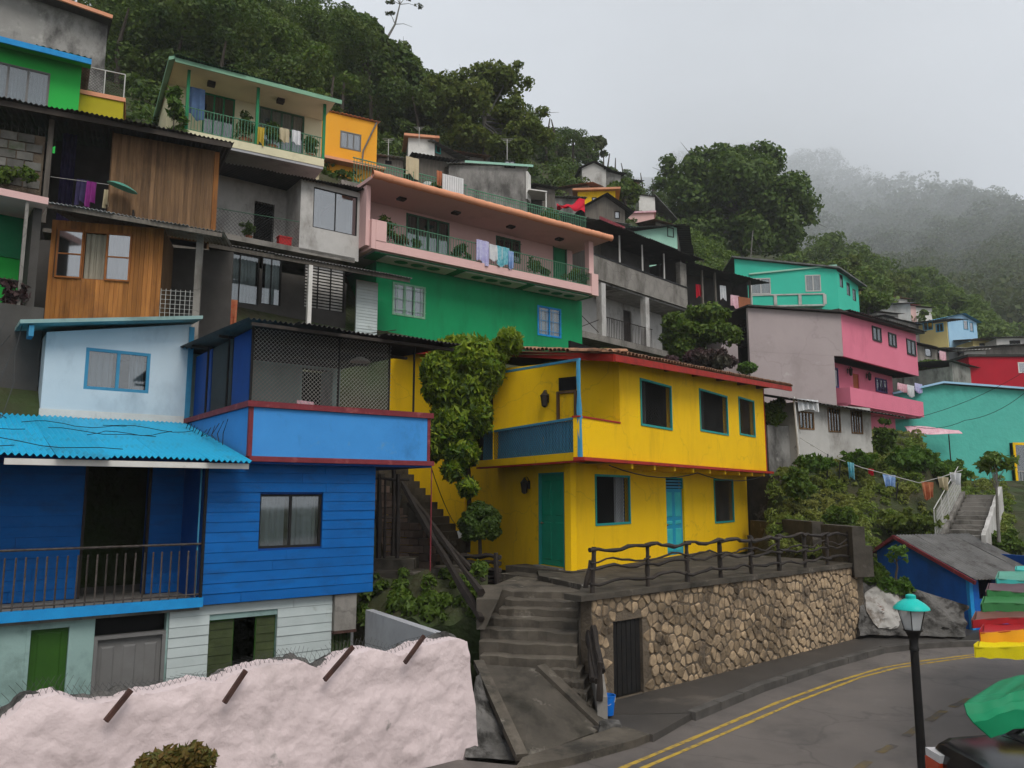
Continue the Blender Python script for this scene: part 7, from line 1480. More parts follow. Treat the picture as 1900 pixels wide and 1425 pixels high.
# dense wood on the slope above the houses: reads as one mass
cl, ok = [], 0
for k in range(5200):
    px = g_.uniform(150, 1290); s = g_.uniform(33, 88); kx = (px - 950) / FPX; Y = s / (.766 - .643 * kx); x = kx * Y
    if any((x - a) ** 2 + (Y - b) ** 2 < (3.4 if Y < 75 else 5) ** 2 * .55 for a, b in [(c[6], c[7]) for c in cl[::9]]): continue
    if Y < float(np.interp(px, [150, 600, 720, 790, 800, 1010, 1030, 1290], [37, 39, 47, 47, 54, 54, 68, 84])): continue
    z = hill(x, Y); H = float(np.interp(px, [600, 680, 740, 900, 1060, 1130, 1290], [7.6, 5.6, 4.4, 4.2, 4.0, 3.2, 3.0])) * g_.uniform(.75, 1.12); R = H * g_.uniform(.3, .42)
    for q in range(9):
        v = Vector((g_.gauss(0, 1), g_.gauss(0, 1), g_.gauss(0, .8))).normalized(); r = R * g_.uniform(.3, .55)
        cl.append((x + v.x * R * .75, Y + v.y * R * .75, z + H * .55 + v.z * H * .36, r, r, r * .8, x, Y))
    ok += 1
    if ok >= 300: break
CA = [c[:6] for c in cl]
half = len(CA)
A_ = [c for i, c in enumerate(CA) if (i // 9) % 3 != 0]; B_ = [c for i, c in enumerate(CA) if (i // 9) % 3 == 0]
leaf_solo('hillside_wood', M['leaf_dark'], A_, 380000, .13, 21, 'dense dark green wood covering the slope above the houses', kind='stuff', up=.5, inner=.4)
leaf_solo('hillside_scrub', M['leaf_mid'], B_, 175000, .13, 22, 'lighter green trees scattered through the wood above the houses', kind='stuff', up=.5, inner=.4)
tk = MB()
for c in cl[::9]: b = Vector((c[6], c[7], hill(c[6], c[7]) - .3)); tk.tube([b, b + Vector((g_.uniform(-.3, .3), 0, 2.2)), b + Vector((g_.uniform(-.4, .4), 0, 4.5))], [.16, .12, .05], 5)
solo(tk, 'wood_trunks', M['bark'], 'tree trunks inside the dense wood above the houses', None, kind='stuff')
# far wood on the hazy spur
cf = []
for k in range(700):
    px = g_.uniform(1230, 2120); v = g_.random() ** .75; p = spur(px, v); R = g_.uniform(2.8, 4.8) * (.8 + p.y / 150); H = R * 1.35
    for q in range(7):
        d_ = Vector((g_.gauss(0, 1), g_.gauss(0, 1), g_.gauss(0, .7))).normalized(); r = R * g_.uniform(.32, .55); cf.append((p.x + d_.x * R * .75, p.y + d_.y * R * .75, p.z + H * .5 + d_.z * H * .5, r, r, r * .8))
ca = np.array(cf); dist = ca[:, 1]; mes = []
for lo_, hi_, sz_, n_ in ((0, 380, .75, 90000), (380, 700, 1.5, 90000), (700, 1300, 2.6, 80000), (1300, 9000, 5.0, 70000)):
    q_ = ca[(dist >= lo_) & (dist < hi_)]
    if len(q_): mes.append((q_, n_, sz_))
for i, (q_, n_, sz_) in enumerate(mes): leaf_solo('far_wood', M['leaf_far'], q_, n_, sz_, 31 + i, ('nearest belt of', 'second belt of', 'third belt of', 'farthest belt of')[i] + ' the far wooded hillside fading into low cloud', kind='stuff', up=.5, inner=.4)
# trees that stand out
b = on_hill(905, 50); c0_ = pt(900, 205, 50)
ex = blobs(pt(835, 185, 49), (2.0, 1.9, 2.3), 16, .75, 3, .3) + blobs(pt(975, 245, 49), (2.0, 1.9, 2.2), 16, .75, 4, .3) + blobs(pt(940, 148, 50), (2.0, 1.7, 1.5), 12, .65, 5, .3) + blobs(pt(870, 255, 49), (2.4, 1.6, 1.4), 16, .7, 6, .2, -1) + blobs(pt(940, 275, 49), (2.4, 1.6, 1.2), 16, .7, 8, .2, -1)
tree('broad_tree', 'broad yellow-green tree standing above the grey concrete hut', b, c0_, (3.1, 2.8, 3.2), M['leaf_yellow'], M['bark_pale'], n=26000, size=.17, k=46, rc=.8, seed=3, trunk_r=.25, extra=ex, inner=.85, jit=1.0)
b = on_hill(1370, 74); c0_ = pt(1375, 375, 74)
ex = blobs(pt(1275, 330, 74), (3.6, 3, 3.4), 18, 1.3, 6) + blobs(pt(1470, 400, 73), (3.6, 3, 4.6), 20, 1.4, 7) + blobs(pt(1380, 300, 74), (5.2, 3, 2.6), 18, 1.2, 8) + blobs(pt(1370, 440, 72), (7, 3, 3), 22, 1.5, 9)
tree('great_tree', 'huge dark domed tree behind the turquoise house', b, c0_, (7.2, 5.5, 5.6), M['leaf_great'], M['bark_pale'], n=50000, size=.27, k=60, rc=1.7, seed=6, trunk_r=.45, extra=ex, inner=.75)
b = on_hill(700, 50); tree('dark_tree', 'dark rounded tree at the skyline left of the slender bare tree', b, pt(668, 92, 50), (3.0, 2.8, 2.6), M['leaf_dark'], M['bark'], n=12000, size=.25, k=30, rc=.95, seed=11, trunk_r=.25)
b = on_hill(745, 52); tree('dark_tree', 'dark tree with drooping outline just below the slender bare tree', b, pt(742, 165, 52), (2.6, 2.4, 3.4), M['leaf_dark'], M['bark'], n=11000, size=.25, k=28, rc=.95, seed=12, trunk_r=.25, extra=blobs(pt(770, 220, 51), (1.5, 1.5, 2.6), 8, .8, 13))
# slender bare tree
p0 = pt(708, 120, 54); sl_ = thing('slender_tree', 'slender nearly bare leaning tree rising above the skyline', 'tree', tuple(p0)); mb = MB()
tr_ = [p0, pt(716, 75, 54), pt(733, 45, 54), pt(742, 8, 54), pt(742, -6, 54)]; mb.tube(tr_, [.13, .1, .07, .045, .02], 6); part(mb, 'trunk', M['bark_pale'], sl_, smooth=True); mb = MB(); cs_ = []
for (a, q) in ((2, (765, 50)), (2, (722, 25)), (3, (722, 4)), (3, (775, 12)), (3, (755, -2)), (3, (730, -10)), (1, (700, 60))):
    e = pt(q[0], q[1], 54 + g_.uniform(-.6, .6)); mb.tube([tr_[a], tr_[a].lerp(e, .5) + Vector((0, 0, .15)), e], [.035, .022, .01], 4)
    if q[1] < 30: cs_ += blobs(tuple(e), (.45, .3, .2), 4, .18, int(q[0]))
part(mb, 'branches', M['bark_pale'], sl_); leaf_part('crown', M['leaf_far'], sl_, cs_, 700, .09, 14)
# pale feathery tree and bush on the ridge
b = on_hill(1095, 88); tree('ridge_tree', 'pale feathery tree on the ridge above the boarded hut', b, pt(1095, 280, 88), (2.0, 2, 2.2), M['leaf_far'], M['bark_pale'], n=2600, size=.25, k=14, rc=.8, seed=15, trunk_r=.15)
b = on_hill(1150, 70); tree('slope_bush', 'round green bush on the slope right of the tiny yellow house', pt(1165, 385, 60), pt(1150, 362, 60), (1.6, 1.4, 1.5), M['leaf_mid'], M['bark'], n=3500, size=.18, k=14, rc=.6, seed=16, trunk_r=.1, cat='bush')
# bush between yellow roof and grey building
b = pt(1310, 690, 33); tree('garden_tree', 'leafy green tree with purple lower leaves behind the yellow roof', b, pt(1300, 612, 33), (1.75, 1.4, 1.25), M['leaf_mid'], M['bark'], n=13000, size=.11, k=34, rc=.5, seed=17, inner=.95, jit=1.0, aspect=2.2, trunk_r=.12, extra=blobs(pt(1275, 645, 33), (1.1, 1, .8), 14, .4, 19))
leaf_solo('purple_shrub', M['leaf_purple'], blobs(tuple(pt(1310, 672, 31.5)), (1.7, .8, .6), 34, .3, 18, .3), 6000, .09, 18, inner=.95, jit=1.1, aspect=2.2, label='purple-brown shrub spreading behind the yellow house roof', cat='shrub')
leaf_solo('reddish_sprig', M['leaf_purple'], blobs(tuple(pt(1378, 625, 35)), (.35, .3, .9), 10, .25, 20), 700, .09, 20, 'reddish sprig against the mauve wall', 'shrub')
leaf_solo('roof_grass', M['leaf_bright'], blobs(tuple(pt(1385, 684, 31)), (.5, .4, .25), 8, .22, 21), 900, .08, 21, 'tuft of bright grass at the end of the yellow house roof', 'grass tuft')
u2 = []
for k in range(1500):
    s_ = g_.uniform(29, 64); px = g_.uniform(200, 1300); kx = (px - 950) / FPX; Y = s_ / (.766 - .643 * kx); x = kx * Y; r = g_.uniform(.5, 1.1); z_ = hill(x, Y)
    if Y < float(np.interp(px, [150, 700, 740, 1000, 1040, 1200], [33, 37, 44, 43, 50, 60])): r *= .45
    u2.append((x, Y, z_ + r * .1, r, r, r * .7))
leaf_solo('slope_scrub', M['leaf_dark'], u2, 90000, .17, 54, 'low scrub covering the ground under the wood above the houses', kind='stuff', up=.7, inner=.6)
u3 = []; homes = [(o.location.x, o.location.y) for o in bpy.data.objects if o.parent is None and o.get('category') in ('house', 'shed') and o.location.y > 30]
for k in range(1500):
    kx = g_.uniform(.06, .5); s_ = g_.uniform(25, 44); Y = s_ / (.766 - .643 * kx); x = kx * Y
    if any((x - a) ** 2 + (Y - b) ** 2 < 3.2 ** 2 for a, b in homes) or Y < 46: continue
    r = g_.uniform(.3, .75); u3.append((x, Y, hill(x, Y) + r * .15, r * 1.2, r * 1.2, r))
leaf_solo('hut_scrub', M['leaf_mid'], u3, 60000, .13, 55, 'green scrub filling the slope between the small huts', kind='stuff', up=.7, inner=.7)
# climbing vine tree before the yellow house
vt = thing('vine_tree', 'bushy green climber growing up the yellow house corner', 'climber', tuple(pt(868, 1025, 18.6)))
st_ = [pt(868, 1025, 18.6), pt(871, 960, 18.6), pt(870, 890, 18.55), pt(862, 800, 18.4), pt(855, 700, 18.3)]; mb = MB().tube(st_, [.06, .055, .06, .07, .04], 7)
for q in ((800, 800), (830, 840), (910, 720), (820, 680), (880, 640)): e = pt(*q, 18.3); mb.tube([st_[3], st_[3].lerp(e, .5) + Vector((0, -.1, .1)), e], [.035, .025, .01], 5)
part(mb, 'trunk', M['bark'], vt, smooth=True)
V = []; T_ = []
for (x, y, rx, rz_, k) in ((865, 662, .92, .5, 30), (850, 725, .85, .45, 24), (848, 785, .68, .5, 20), (820, 805, .5, .35, 12), (855, 840, .42, .35, 12), (815, 690, .45, .45, 12), (905, 690, .4, .45, 10), (945, 635, .3, .3, 8), (868, 905, .22, .2, 5), (842, 872, .25, .25, 6), (800, 830, .28, .3, 6), (888, 770, .3, .5, 8)):
    p = pt(x, y, 18.15); V.append((p.x, p.y, p.z, rx, .55, rz_)); T_ += blobs(tuple(p), (rx * 1.15, .6, rz_ * 1.15), k // 2 + 2, .13, int(x + y), .75, -1)
leaf_part('foliage', M['leaf_vine'], vt, V, 15000, .08, 41, up=.3, inner=.75, aspect=2.6, droop=1.2, jit=1.0)
leaf_part('shoots', M['leaf_vine'], vt, T_, 7000, .07, 44, up=.3, inner=1.0, aspect=2.8, droop=.8, jit=1.2)
leaf_part('shaded_foliage', M['leaf_dark'], vt, [v for v in V if v[2] < 6.4], 9000, .08, 42, up=.0, inner=1.0, aspect=2.5, droop=1.2, jit=1.0)  # darker leaves low down, shade of the lower part put into the colour
tp0 = pt(891, 1030, 18.0); tpy = thing('topiary_bush', 'clipped round dark green bush at the foot of the yellow wall', 'bush', tuple(tp0)); part(MB().tube([tp0, pt(890, 985, 18)], [.05, .04], 6), 'trunk', M['bark'], tpy)
leaf_part('foliage', M['leaf_dark'], tpy, blobs(tuple(pt(891, 975, 18.0)), (.47, .45, .55), 60, .14, 43, .85), 9000, .055, 43, up=.2)
# weeds on the earth bank, on the hillside between houses and on the right bank
wd = [];
for k in range(60): a, q = g_.random(), g_.random(); p = bankf(a, q); r = g_.uniform(.06, .16); wd.append((p.x, p.y, p.z + r * .5, r, r, r))
leaf_solo('bank_weeds', M['leaf_mid'], wd, 4200, .055, 51, 'low weeds on the earth bank left of the stairway', kind='stuff', aspect=2.4, up=.6)
ug = []
for k in range(900):
    s = g_.uniform(15.5, 34); t = g_.uniform(3, 75); x, y = -.643 * s + .766 * t, .766 * s + .643 * t
    if t < 23 and s < 27: continue
    r = g_.uniform(.3, .75) * (.7 if t < 30 else 1.2); ug.append((x, y, hill(x, y) + r * .2, r, r, r * .8))
leaf_solo('hill_undergrowth', M['leaf_mid'], ug, 60000, .14, 52, 'low green undergrowth between the hillside houses', kind='stuff', up=.6)
gr = []
for k in range(2200):
    kx = g_.uniform(.3, .63); y = g_.uniform(19, 29) if k % 4 else g_.uniform(29, 39); x = kx * y;
    if hill(x, y) < .9: continue
    r = g_.uniform(.06, .2); gr.append((x, y, hill(x, y) + r * .25, r * 1.2, r * 1.2, r))
leaf_solo('bank_grass', M['grass'], gr, 90000, .042, 53, 'rough grass and ground cover on the bank right of the yellow house', kind='stuff', aspect=3.2, up=.8)
for i, (x, y, Y, rx, rz_, m_, n, lab) in enumerate(((1690, 852, 26.2, 1.0, .42, 'leaf_bright', 4200, 'dense green shrub below the pink awning'), (1760, 876, 27.5, .7, .45, 'leaf_bright', 4000, 'green shrub left of the pale concrete stair head'), (1480, 900, 23.5, .5, .42, 'leaf_mid', 2600, 'dark shrub at the left end of the washing line bank'), (1510, 858, 24.9, .6, .25, 'leaf_bright', 2200, 'low shrub in front of the white shack'), (1590, 850, 25.4, .6, .25, 'leaf_bright', 2000, 'bright green shrub under the white shack windows'), (1560, 955, 22, .5, .22, 'leaf_mid', 2000, 'green shrub below the blue cloth on the bank'), (1432, 765, 26, .45, .5, 'leaf_mid', 2600, 'small shrub under the yellow house eave at its right end'), (1690, 965, 23.4, 1.0, .3, 'leaf_yellow', 3500, 'yellowish bush above the blue shed roof'), (1850, 1010, 23.5, .9, .5, 'leaf_mid', 3500, 'green shrub right of the pale concrete stair'), (1612, 1062, 19.6, .5, .3, 'leaf_mid', 2500, 'ferny shrub at the right end of the stone wall'), (1660, 1085, 19.4, .45, .22, 'leaf_bright', 2000, 'bright weeds on the rock below the blue shed'), (1640, 815, 25.5, .35, .6, 'leaf_dark', 2500, 'dark creeper at the right end of the white shack'))):
    p = pt(x, y, Y); leaf_solo('bank_shrub', M[m_], [(p.x, p.y, p.z - .1, rx * .85, rx * .55, rz_ * .8)] * 2 + blobs(tuple(p), (rx * 1.2, rx * .8, rz_ * 1.25), 26, min(rx, rz_) * .3, 300 + i, .4), int(n * 1.0), .085, 300 + i, lab, 'shrub', group='shrubs on the right bank', aspect=2.2, jit=1.1, inner=.9, up=.6)
b = pt(1852, 985, 21.5); tree('sapling', 'thin sapling with sparse leaves in front of the aqua wall', b, pt(1848, 858, 21.5), (.5, .4, .4), M['leaf_mid'], M['bark_pale'], n=420, size=.09, k=12, rc=.25, seed=61, trunk_r=.04, inner=1.0, jit=1.1, aspect=2.4)
b = pt(1700, 1020, 19.5); tree('sapling', 'thin leafless sapling before the blue shed', pt(1660, 1078, 19.3), pt(1662, 1030, 19.3), (.3, .3, .3), M['leaf_bright'], M['bark'], n=120, size=.07, k=6, rc=.15, seed=62, trunk_r=.03)
b = pt(1720, 690, 50); tree('fan_bush', 'feathery green tree in front of the small grey balcony house', pt(1720, 720, 48), pt(1720, 690, 48), (1.0, .8, .9), M['leaf_mid'], M['bark'], n=2600, size=.14, k=12, rc=.4, seed=63, trunk_r=.08)
b = pt(1615, 575, 58); tree('slope_bush', 'dark bush right of the turquoise house', pt(1612, 590, 57), pt(1612, 562, 57), (1.6, 1.2, 1.2), M['leaf_mid'], M['bark'], n=3600, size=.17, k=14, rc=.55, seed=64, trunk_r=.1, cat='bush')
for i, (x, Y, r) in enumerate(((1560, 78, 2.6), (1605, 84, 2.8), (1545, 70, 2.0), (1650, 90, 2.6), (1700, 92, 2.4), (1750, 96, 2.6))):
    b = on_hill(x, Y); p = b + Vector((0, 0, r * 1.3)); tree('slope_tree', ('lighter green tree right of the great tree', 'second green tree right of the great tree', 'low green tree under the great tree edge', 'green tree above the cream hut', 'green tree above the white roofed shack', 'green tree above the grey and yellow house')[i], b, p, (r, r * .9, r * 1.05), M['leaf_mid' if i % 3 else 'leaf_yellow'], M['bark'], n=5200, size=.22, k=22, rc=r * .36, seed=70 + i, trunk_r=.2, inner=.8, group='trees on the slope right of the great tree')
cs2 = []
for k in range(300):
    px = g_.uniform(1480, 2080); kx = (px - 950) / FPX; s = g_.uniform(30, 75); Y = s / (.766 - .643 * kx); x = kx * Y
    if Y < 74: continue
    z = hill(x, Y); R = g_.uniform(1.6, 3.2); H = R * 1.8
    for q in range(8):
        v = Vector((g_.gauss(0, 1), g_.gauss(0, 1), g_.gauss(0, .8))).normalized(); r = R * g_.uniform(.3, .5); cs2.append((x + v.x * R * .75, Y + v.y * R * .75, z + H * .4 + v.z * H * .36, r, r, r * .8))
leaf_solo('spur_wood', M['leaf_mid'], cs2, 120000, .3, 23, 'green wood on the lower slope behind the houses at the right', kind='stuff', up=.5, inner=.5)

# ================================================================ right end of the terrace, rocks, shed
a, b = gz(1393, 1012, 1.8), gz(1582, 1046, 1.8); Fe = Fr(a, b); cw = thing('concrete_bank_wall', 'old concrete wall behind the right end of the branch fence', 'wall', tuple(Fe.P(2, 0, 1.7)))
zc = lambda x, y: Fe.uv(x, y)[1]
for x0, x1, y_ in ((1393, 1450, 968), (1452, 1508, 966), (1524, 1582, 975)):
    u0, u1 = Fe.uv(x0, 1000)[0], Fe.uv(x1, 1000)[0]; wall(cw, Fe, M['concrete_dark'], u0, u1, 1.5, zc((x0 + x1) / 2, y_), th=.3)
bx(cw, Fe, 'low_wall', M['concrete_dark'], 0, Fe.L, .32, .5, 1.5, 2.2)
def rk2(a, b):
    p = pt(1592 + 205 * a, 1178 + 6 * a - (118 - 58 * a) * b, 18.6 - .1 * a + .9 * b); return p + Vector((0, -1, 0)) * (.28 * noise.fractal(p * 1.7, 1.0, 2.1, 5))
solo(MB().grid(rk2, 44, 16, th=(0, .5, -.2)), 'rock_outcrop', M['rock'], 'dark rock outcrop at the foot of the blue shed', 'rock', smooth=True)
def wp(a, b):
    e_ = .5 + .42 * (1 + .35 * noise.noise(Vector((b * 4, 1, 3)))) * math.sin(math.pi * min(1, .12 + b * .85)) * (a - .5) * 2 * .9
    aa = .02 + .46 * e_; bb = .12 + .86 * b * (1 + .12 * noise.noise(Vector((a * 5, 2, 5)))); return rk2(aa, min(bb, 1)) + Vector((0, -.04, .01))
solo(MB().grid(wp, 30, 24, th=(0, .12, 0)), 'whitewashed_rock', M['whitewash'], 'whitewashed rock face at the end of the stone wall', 'rock', smooth=True)
FS = Fr(pt(1628, 1040, 22.6).xy, pt(1798, 1080, 19.8).xy); shd = thing('blue_shed', 'low blue shed with grey corrugated roof beside the road', 'shed', tuple(FS.P(1.5, 1, 0)))
uap = FS.uv(1667, 996)[0]; zap = FS.uv(1667, 996)[1]; zl8 = FS.uv(1630, 1022)[1]; zr8 = FS.uv(1796, 1068)[1]
pts_ = [FS.P(0, 0, -.2), FS.P(FS.L, 0, -.2), FS.P(FS.L, 0, zr8), FS.P(uap, 0, zap - .05), FS.P(0, 0, zl8)]
part(MB().prism(pts_, FS.P(0, .12, 0) - FS.P(0, 0, 0)), 'gable_wall', M['blue_shed'], shd); bx(shd, FS, 'corner_post', M['blue_trim'], FS.L - .08, FS.L + .01, -.015, .1, -.2, zr8)
FS2 = Fr(FS.P(FS.L - .02, .02, 0), FS.P(FS.L - .02, 3.2, 0)); FS2 = Fr(FS.P(FS.L, .0, 0), (FS.P(FS.L, 3.2, 0)))
sh_ = FS2.rc(1808, 1842, 1074, 1112); wall(shd, FS2, M['blue_shed'], .122, 2.3, -.2, zr8, [(max(.3, sh_[0]), max(.9, sh_[1]), sh_[2], sh_[3])]); bx(shd, FS, 'back_wall', M['blue_deep'], 0, FS.L, 2.2, 2.3, -.2, zl8); bx(shd, FS, 'side_wall', M['blue_deep'], 0, .1, .13, 2.2, -.2, zl8)
du = FS.L - uap; sl8 = (zap - zr8) / du
corr(shd, 'roof_sheet', M['roof_grey'], FS.P(FS.L + .35, -.15, zr8 - .35 * sl8 + .05), FS.P(FS.L + .35, 2.5, zr8 - .35 * sl8 + .05), FS.P(uap, 2.5, zap + .05), FS.P(uap, -.15, zap + .05), 26, .014, 4)
corr(shd, 'roof_sheet', M['roof_grey'], FS.P(-.2, -.15, zl8 - .1), FS.P(-.2, 2.5, zl8 - .1), FS.P(uap, 2.5, zap + .05), FS.P(uap, -.15, zap + .05), 26, .014, 4)
part(MB().bar(FS.P(uap, -.17, zap + .0), FS.P(FS.L + .33, -.17, zr8 - .35 * sl8), .04, .09), 'bargeboard', M['maroon'], shd); part(MB().bar(FS.P(uap, -.17, zap), FS.P(-.2, -.17, zl8 - .14), .04, .09), 'bargeboard', M['maroon'], shd)

# pale concrete stair on the bank
cs = thing('concrete_stair', 'pale concrete stair with white parapets climbing the bank', 'stairs', tuple(pt(1790, 1020, 22.5)))
lo, hi = pt(1784, 1012, 22.4), pt(1822, 918, 27.0); w2 = .42; dv = (hi - lo); dxy = Vector((dv.x, dv.y, 0)); sd = Vector((dxy.y, -dxy.x, 0)).normalized() * w2; dn = dxy.normalized()
for k in range(11):
    c_ = lo + dv * (k / 11); q = dxy / 11 * 1.1; p_ = [c_ - sd, c_ + sd, c_ + sd + q, c_ - sd + q]; zt = lo.z + dv.z * (k + 1) / 11
    part(MB().hexa([Vector((v.x, v.y, zt - .5)) for v in p_] + [Vector((v.x, v.y, zt)) for v in p_]), 'step', M['concrete'], cs)
for sg, hh in ((-1, .14), (1, .3)):
    a_ = lo + sd * sg * 1.18; b_ = hi + sd * sg * 1.18
    fn = lambda p, q: a_.lerp(b_, p) + sd.normalized() * (sg * .14 * (q > .3) * (q < .9)) + Vector((0, 0, (hh + .04 * math.sin(p * 26)) if .15 < q < .7 else -.7))
    o_ = sd.normalized() * .11 * sg; mb = MB(); n_ = 14
    for i in range(n_):
        p, q = a_.lerp(b_, i / n_), a_.lerp(b_, (i + 1) / n_); j0, j1 = hh + .03 * math.sin(i * 2.1), hh + .03 * math.sin((i + 1) * 2.1)
        mb.hexa([p - Vector((0, 0, .8)), p + o_ - Vector((0, 0, .8)), q + o_ - Vector((0, 0, .8)), q - Vector((0, 0, .8)), p + Vector((0, 0, j0)), p + o_ + Vector((0, 0, j0)), q + o_ + Vector((0, 0, j1)), q + Vector((0, 0, j1))])
    part(mb, 'parapet', M['white_wall'] if sg > 0 else M['concrete'], cs)
Fw = Fr((lo - sd * 1.5).xy, (hi - sd * 1.5).xy); wf = thing('wire_fence', 'pale wire mesh fence left of the concrete stair', 'fence', tuple(Fw.P(0, 0, lo.z)))
for k in range(5): u = Fw.L * k / 4; part(MB().tube([Fw.P(u, 0, lo.z + dv.z * k / 4 - .4), Fw.P(u, 0, lo.z + dv.z * k / 4 + 1.0)], .018, 5), 'post', M['wire_pale'], wf)
wm = MB()
for k in range(46):
    u = Fw.L * k / 46; z_ = lo.z + dv.z * k / 46; wm.tube([Fw.P(u, 0, z_ - .2), Fw.P(min(Fw.L, u + .5), 0, z_ + .95)], .005, 3, False); wm.tube([Fw.P(u, 0, z_ + .9), Fw.P(min(Fw.L, u + .5), 0, z_ - .1)], .005, 3, False)
part(wm, 'wire_net', M['wire_pale'], wf, kind='stuff'); part(MB().tube([Fw.P(0, 0, lo.z + 1), Fw.P(Fw.L, 0, hi.z + 1)], .015, 5), 'top_rail', M['wire_pale'], wf)

# washing line on the bank
pl_ = [pt(1484, 812, 26), pt(1540, 846, 25.5), pt(1600, 868, 25), pt(1660, 884, 24.7), pt(1705, 896, 24.5), pt(1745, 886, 24.4), pt(1786, 872, 24.4)]
wl_ = thing('washing_line', 'washing line strung across the grassy bank', 'washing line', tuple(pt(1534, 930, 25.5))); part(MB().tube(pl_, .012, 4), 'line', M['wire_pale'], wl_)
for x, y0, y1, Y in ((1533, 842, 935, 25.5), (1556, 856, 905, 25.4), (1663, 895, 925, 24.7), (1452, 780, 875, 26.5), (1463, 780, 850, 26.5)): part(branch(pt(x, y1, Y), pt(x + 3, y0, Y), .022, x, .006, 5), 'pole', M['post_black'], wl_)
for l, r, t_, b_, m_, lab in ((1572, 1584, 857, 886, 'cloth_teal', 'narrow teal and white cloth on the bank washing line'), (1611, 1622, 869, 880, 'cloth_red', 'tiny red cloth on the bank washing line'), (1637, 1661, 880, 902, 'cloth_blue', 'blue patterned cloth on the bank washing line'), (1709, 1732, 893, 924, 'cloth_rust', 'rust striped cloth on the bank washing line'), (1740, 1760, 884, 906, 'cloth_beige', 'beige rag on the bank washing line'), (1762, 1784, 876, 896, 'cloth_white', 'white rag at the right end of the bank washing line')):
    Y = 25.0 if l < 1650 else 24.5; a, b = pt(l, t_, Y), pt(r, t_ + 2, Y); cloth('washing', M[m_], lab, a, b, (b_ - t_) / FPX * Y, group='washing on the bank line', wave=.06, taper=.3)

# ================================================================ street lamp
lp = Vector((0, 0, 0)); q = pt(1703, 1300, 9.7); lp = Vector((q.x, q.y, 0)); top = pt(1703, 1182, 9.7).z
sl = thing('street_lamp', 'black street lamp with turquoise cap and clear glass lantern', 'lamp post', tuple(lp))
part(MB().lathe(lp, [(.07, 0), (.07, .03), (.055, .06), (.052, .5), (.05, .62), (.047, top - .16), (.056, top - .15), (.056, top - .12), (.05, top - .11), (.05, top - .03), (.06, top), (.085, top + .06), (.11, top + .075), (.11, top + .09)], 20), 'post', M['post_black'], sl, smooth=True)
zg0 = top + .09; zg1 = pt(1703, 1130, 9.7).z + .0
gl = part(MB().lathe(lp + Vector((0, 0, zg0)), [(.1, 0), (.165, zg1 - zg0)], 6), 'glass_lantern', M['glass_frosted'], sl)
for k in range(6):
    an = 2 * math.pi * k / 6; part(MB().tube([lp + Vector((.1 * math.cos(an), .1 * math.sin(an), zg0)), lp + Vector((.166 * math.cos(an), .166 * math.sin(an), zg1))], .006, 4), 'lantern_rib', M['post_black'], gl)
part(MB().lathe(lp + Vector((0, 0, zg0)), [(.03, 0), (.035, .05), (.06, .1), (.065, .15), (.05, .2), (.02, .225), (.0, .23)], 12), 'bulb', M['bulb'], gl, smooth=True)
cz_ = pt(1703, 1108, 9.7).z; part(MB().lathe(lp, [(.19, zg1 - .005), (.205, zg1), (.2, zg1 + .02), (.15, zg1 + .07), (.08, cz_ - .025), (.06, cz_ - .02), (.055, cz_ - .01), (.06, cz_ + .0), (.055, cz_ + .025), (.03, cz_ + .035)], 20), 'cap', M['lamp_turq'], sl, smooth=True)

# ================================================================ market stalls at the right edge
def stall(label, xl, yb, yv, yt, Y, m_, m2=None, w_=3.0, dep=1.0, seed=0, tilt=0.0):
    """canopy with hanging valance; only its left end is in the picture"""
    g = random.Random(seed); a = pt(xl, yb, Y); vz = pt(xl, yv, Y).z; tz = pt(xl + 20, yt, Y + dep).z; t = thing('market_stall', label, 'stall', (a.x + .6, Y + dep / 2, 0), 'stall canopies at the right edge')
    front = lambda p, q: Vector((a.x + w_ * p, Y + .015 * math.sin(p * 60 + seed) + tilt * p, a.z + (vz - a.z) * q + (.03 * abs(math.sin(p * 13 + seed)) + .02 * noise.noise(Vector((p * 30, seed, 0)))) * (1 - q) - .03 * math.sin(p * 9 + seed)))
    part(MB().grid(front, 40, 3, th=(0, .012, 0)), 'valance', M[m_], t, smooth=True)
    topf = lambda p, q: Vector((a.x + .66 * dep * q + w_ * p, Y + tilt * p + dep * q, vz + (tz - vz) * q - .03 * math.sin(p * 9 + seed) * (1 - q) - .05 * math.sin(3.14 * q) * (1 + .5 * math.sin(p * 17))))
    part(MB().grid(topf, 40, 8, th=(0, 0, -.01)), 'canopy', M[m2 or m_], t, smooth=True)
    side = lambda p, q: Vector((a.x - .01 + .66 * dep * p, Y + .02 + dep * p, (a.z + (vz - a.z) * q) + (tz - vz) * p))
    part(MB().grid(side, 8, 3, th=(.012, 0, 0)), 'side_valance', M[m2 or m_], t, smooth=True)
    for x, y in ((w_ - .8, .06), (w_ - .1, .06), (w_ - .8, dep - .05)): part(MB().tube([(a.x + x, Y + y, 0), (a.x + x, Y + y, vz - .02)], .02, 6), 'pole', M['black_metal'], t)
stall('lowest stall with bright yellow valance', 1812, 1221, 1196, 1190, 9.4, 'awning_yellow', 'awning_yellow', seed=1, dep=.62)
stall('stall with orange valance just above the yellow one', 1822, 1198, 1170, 1158, 10.0, 'awning_orange', 'awning_red', seed=2, dep=.72)
stall('stall with dark red valance', 1806, 1166, 1150, 1134, 10.7, 'awning_red', 'awning_maroon', seed=3, dep=.82)
stall('stall with green valance above the dark red one', 1823, 1142, 1122, 1106, 11.5, 'awning_green', 'awning_green', seed=4, dep=.82)
stall('stall with dull green valance and plum canopy', 1832, 1116, 1098, 1082, 12.3, 'awning_green', 'awning_plum', seed=5, dep=.92)
stall('stall with turquoise striped canopy, farthest but one', 1850, 1088, 1074, 1060, 13.2, 'awning_turq', 'awning_mint', seed=6, dep=1.2)
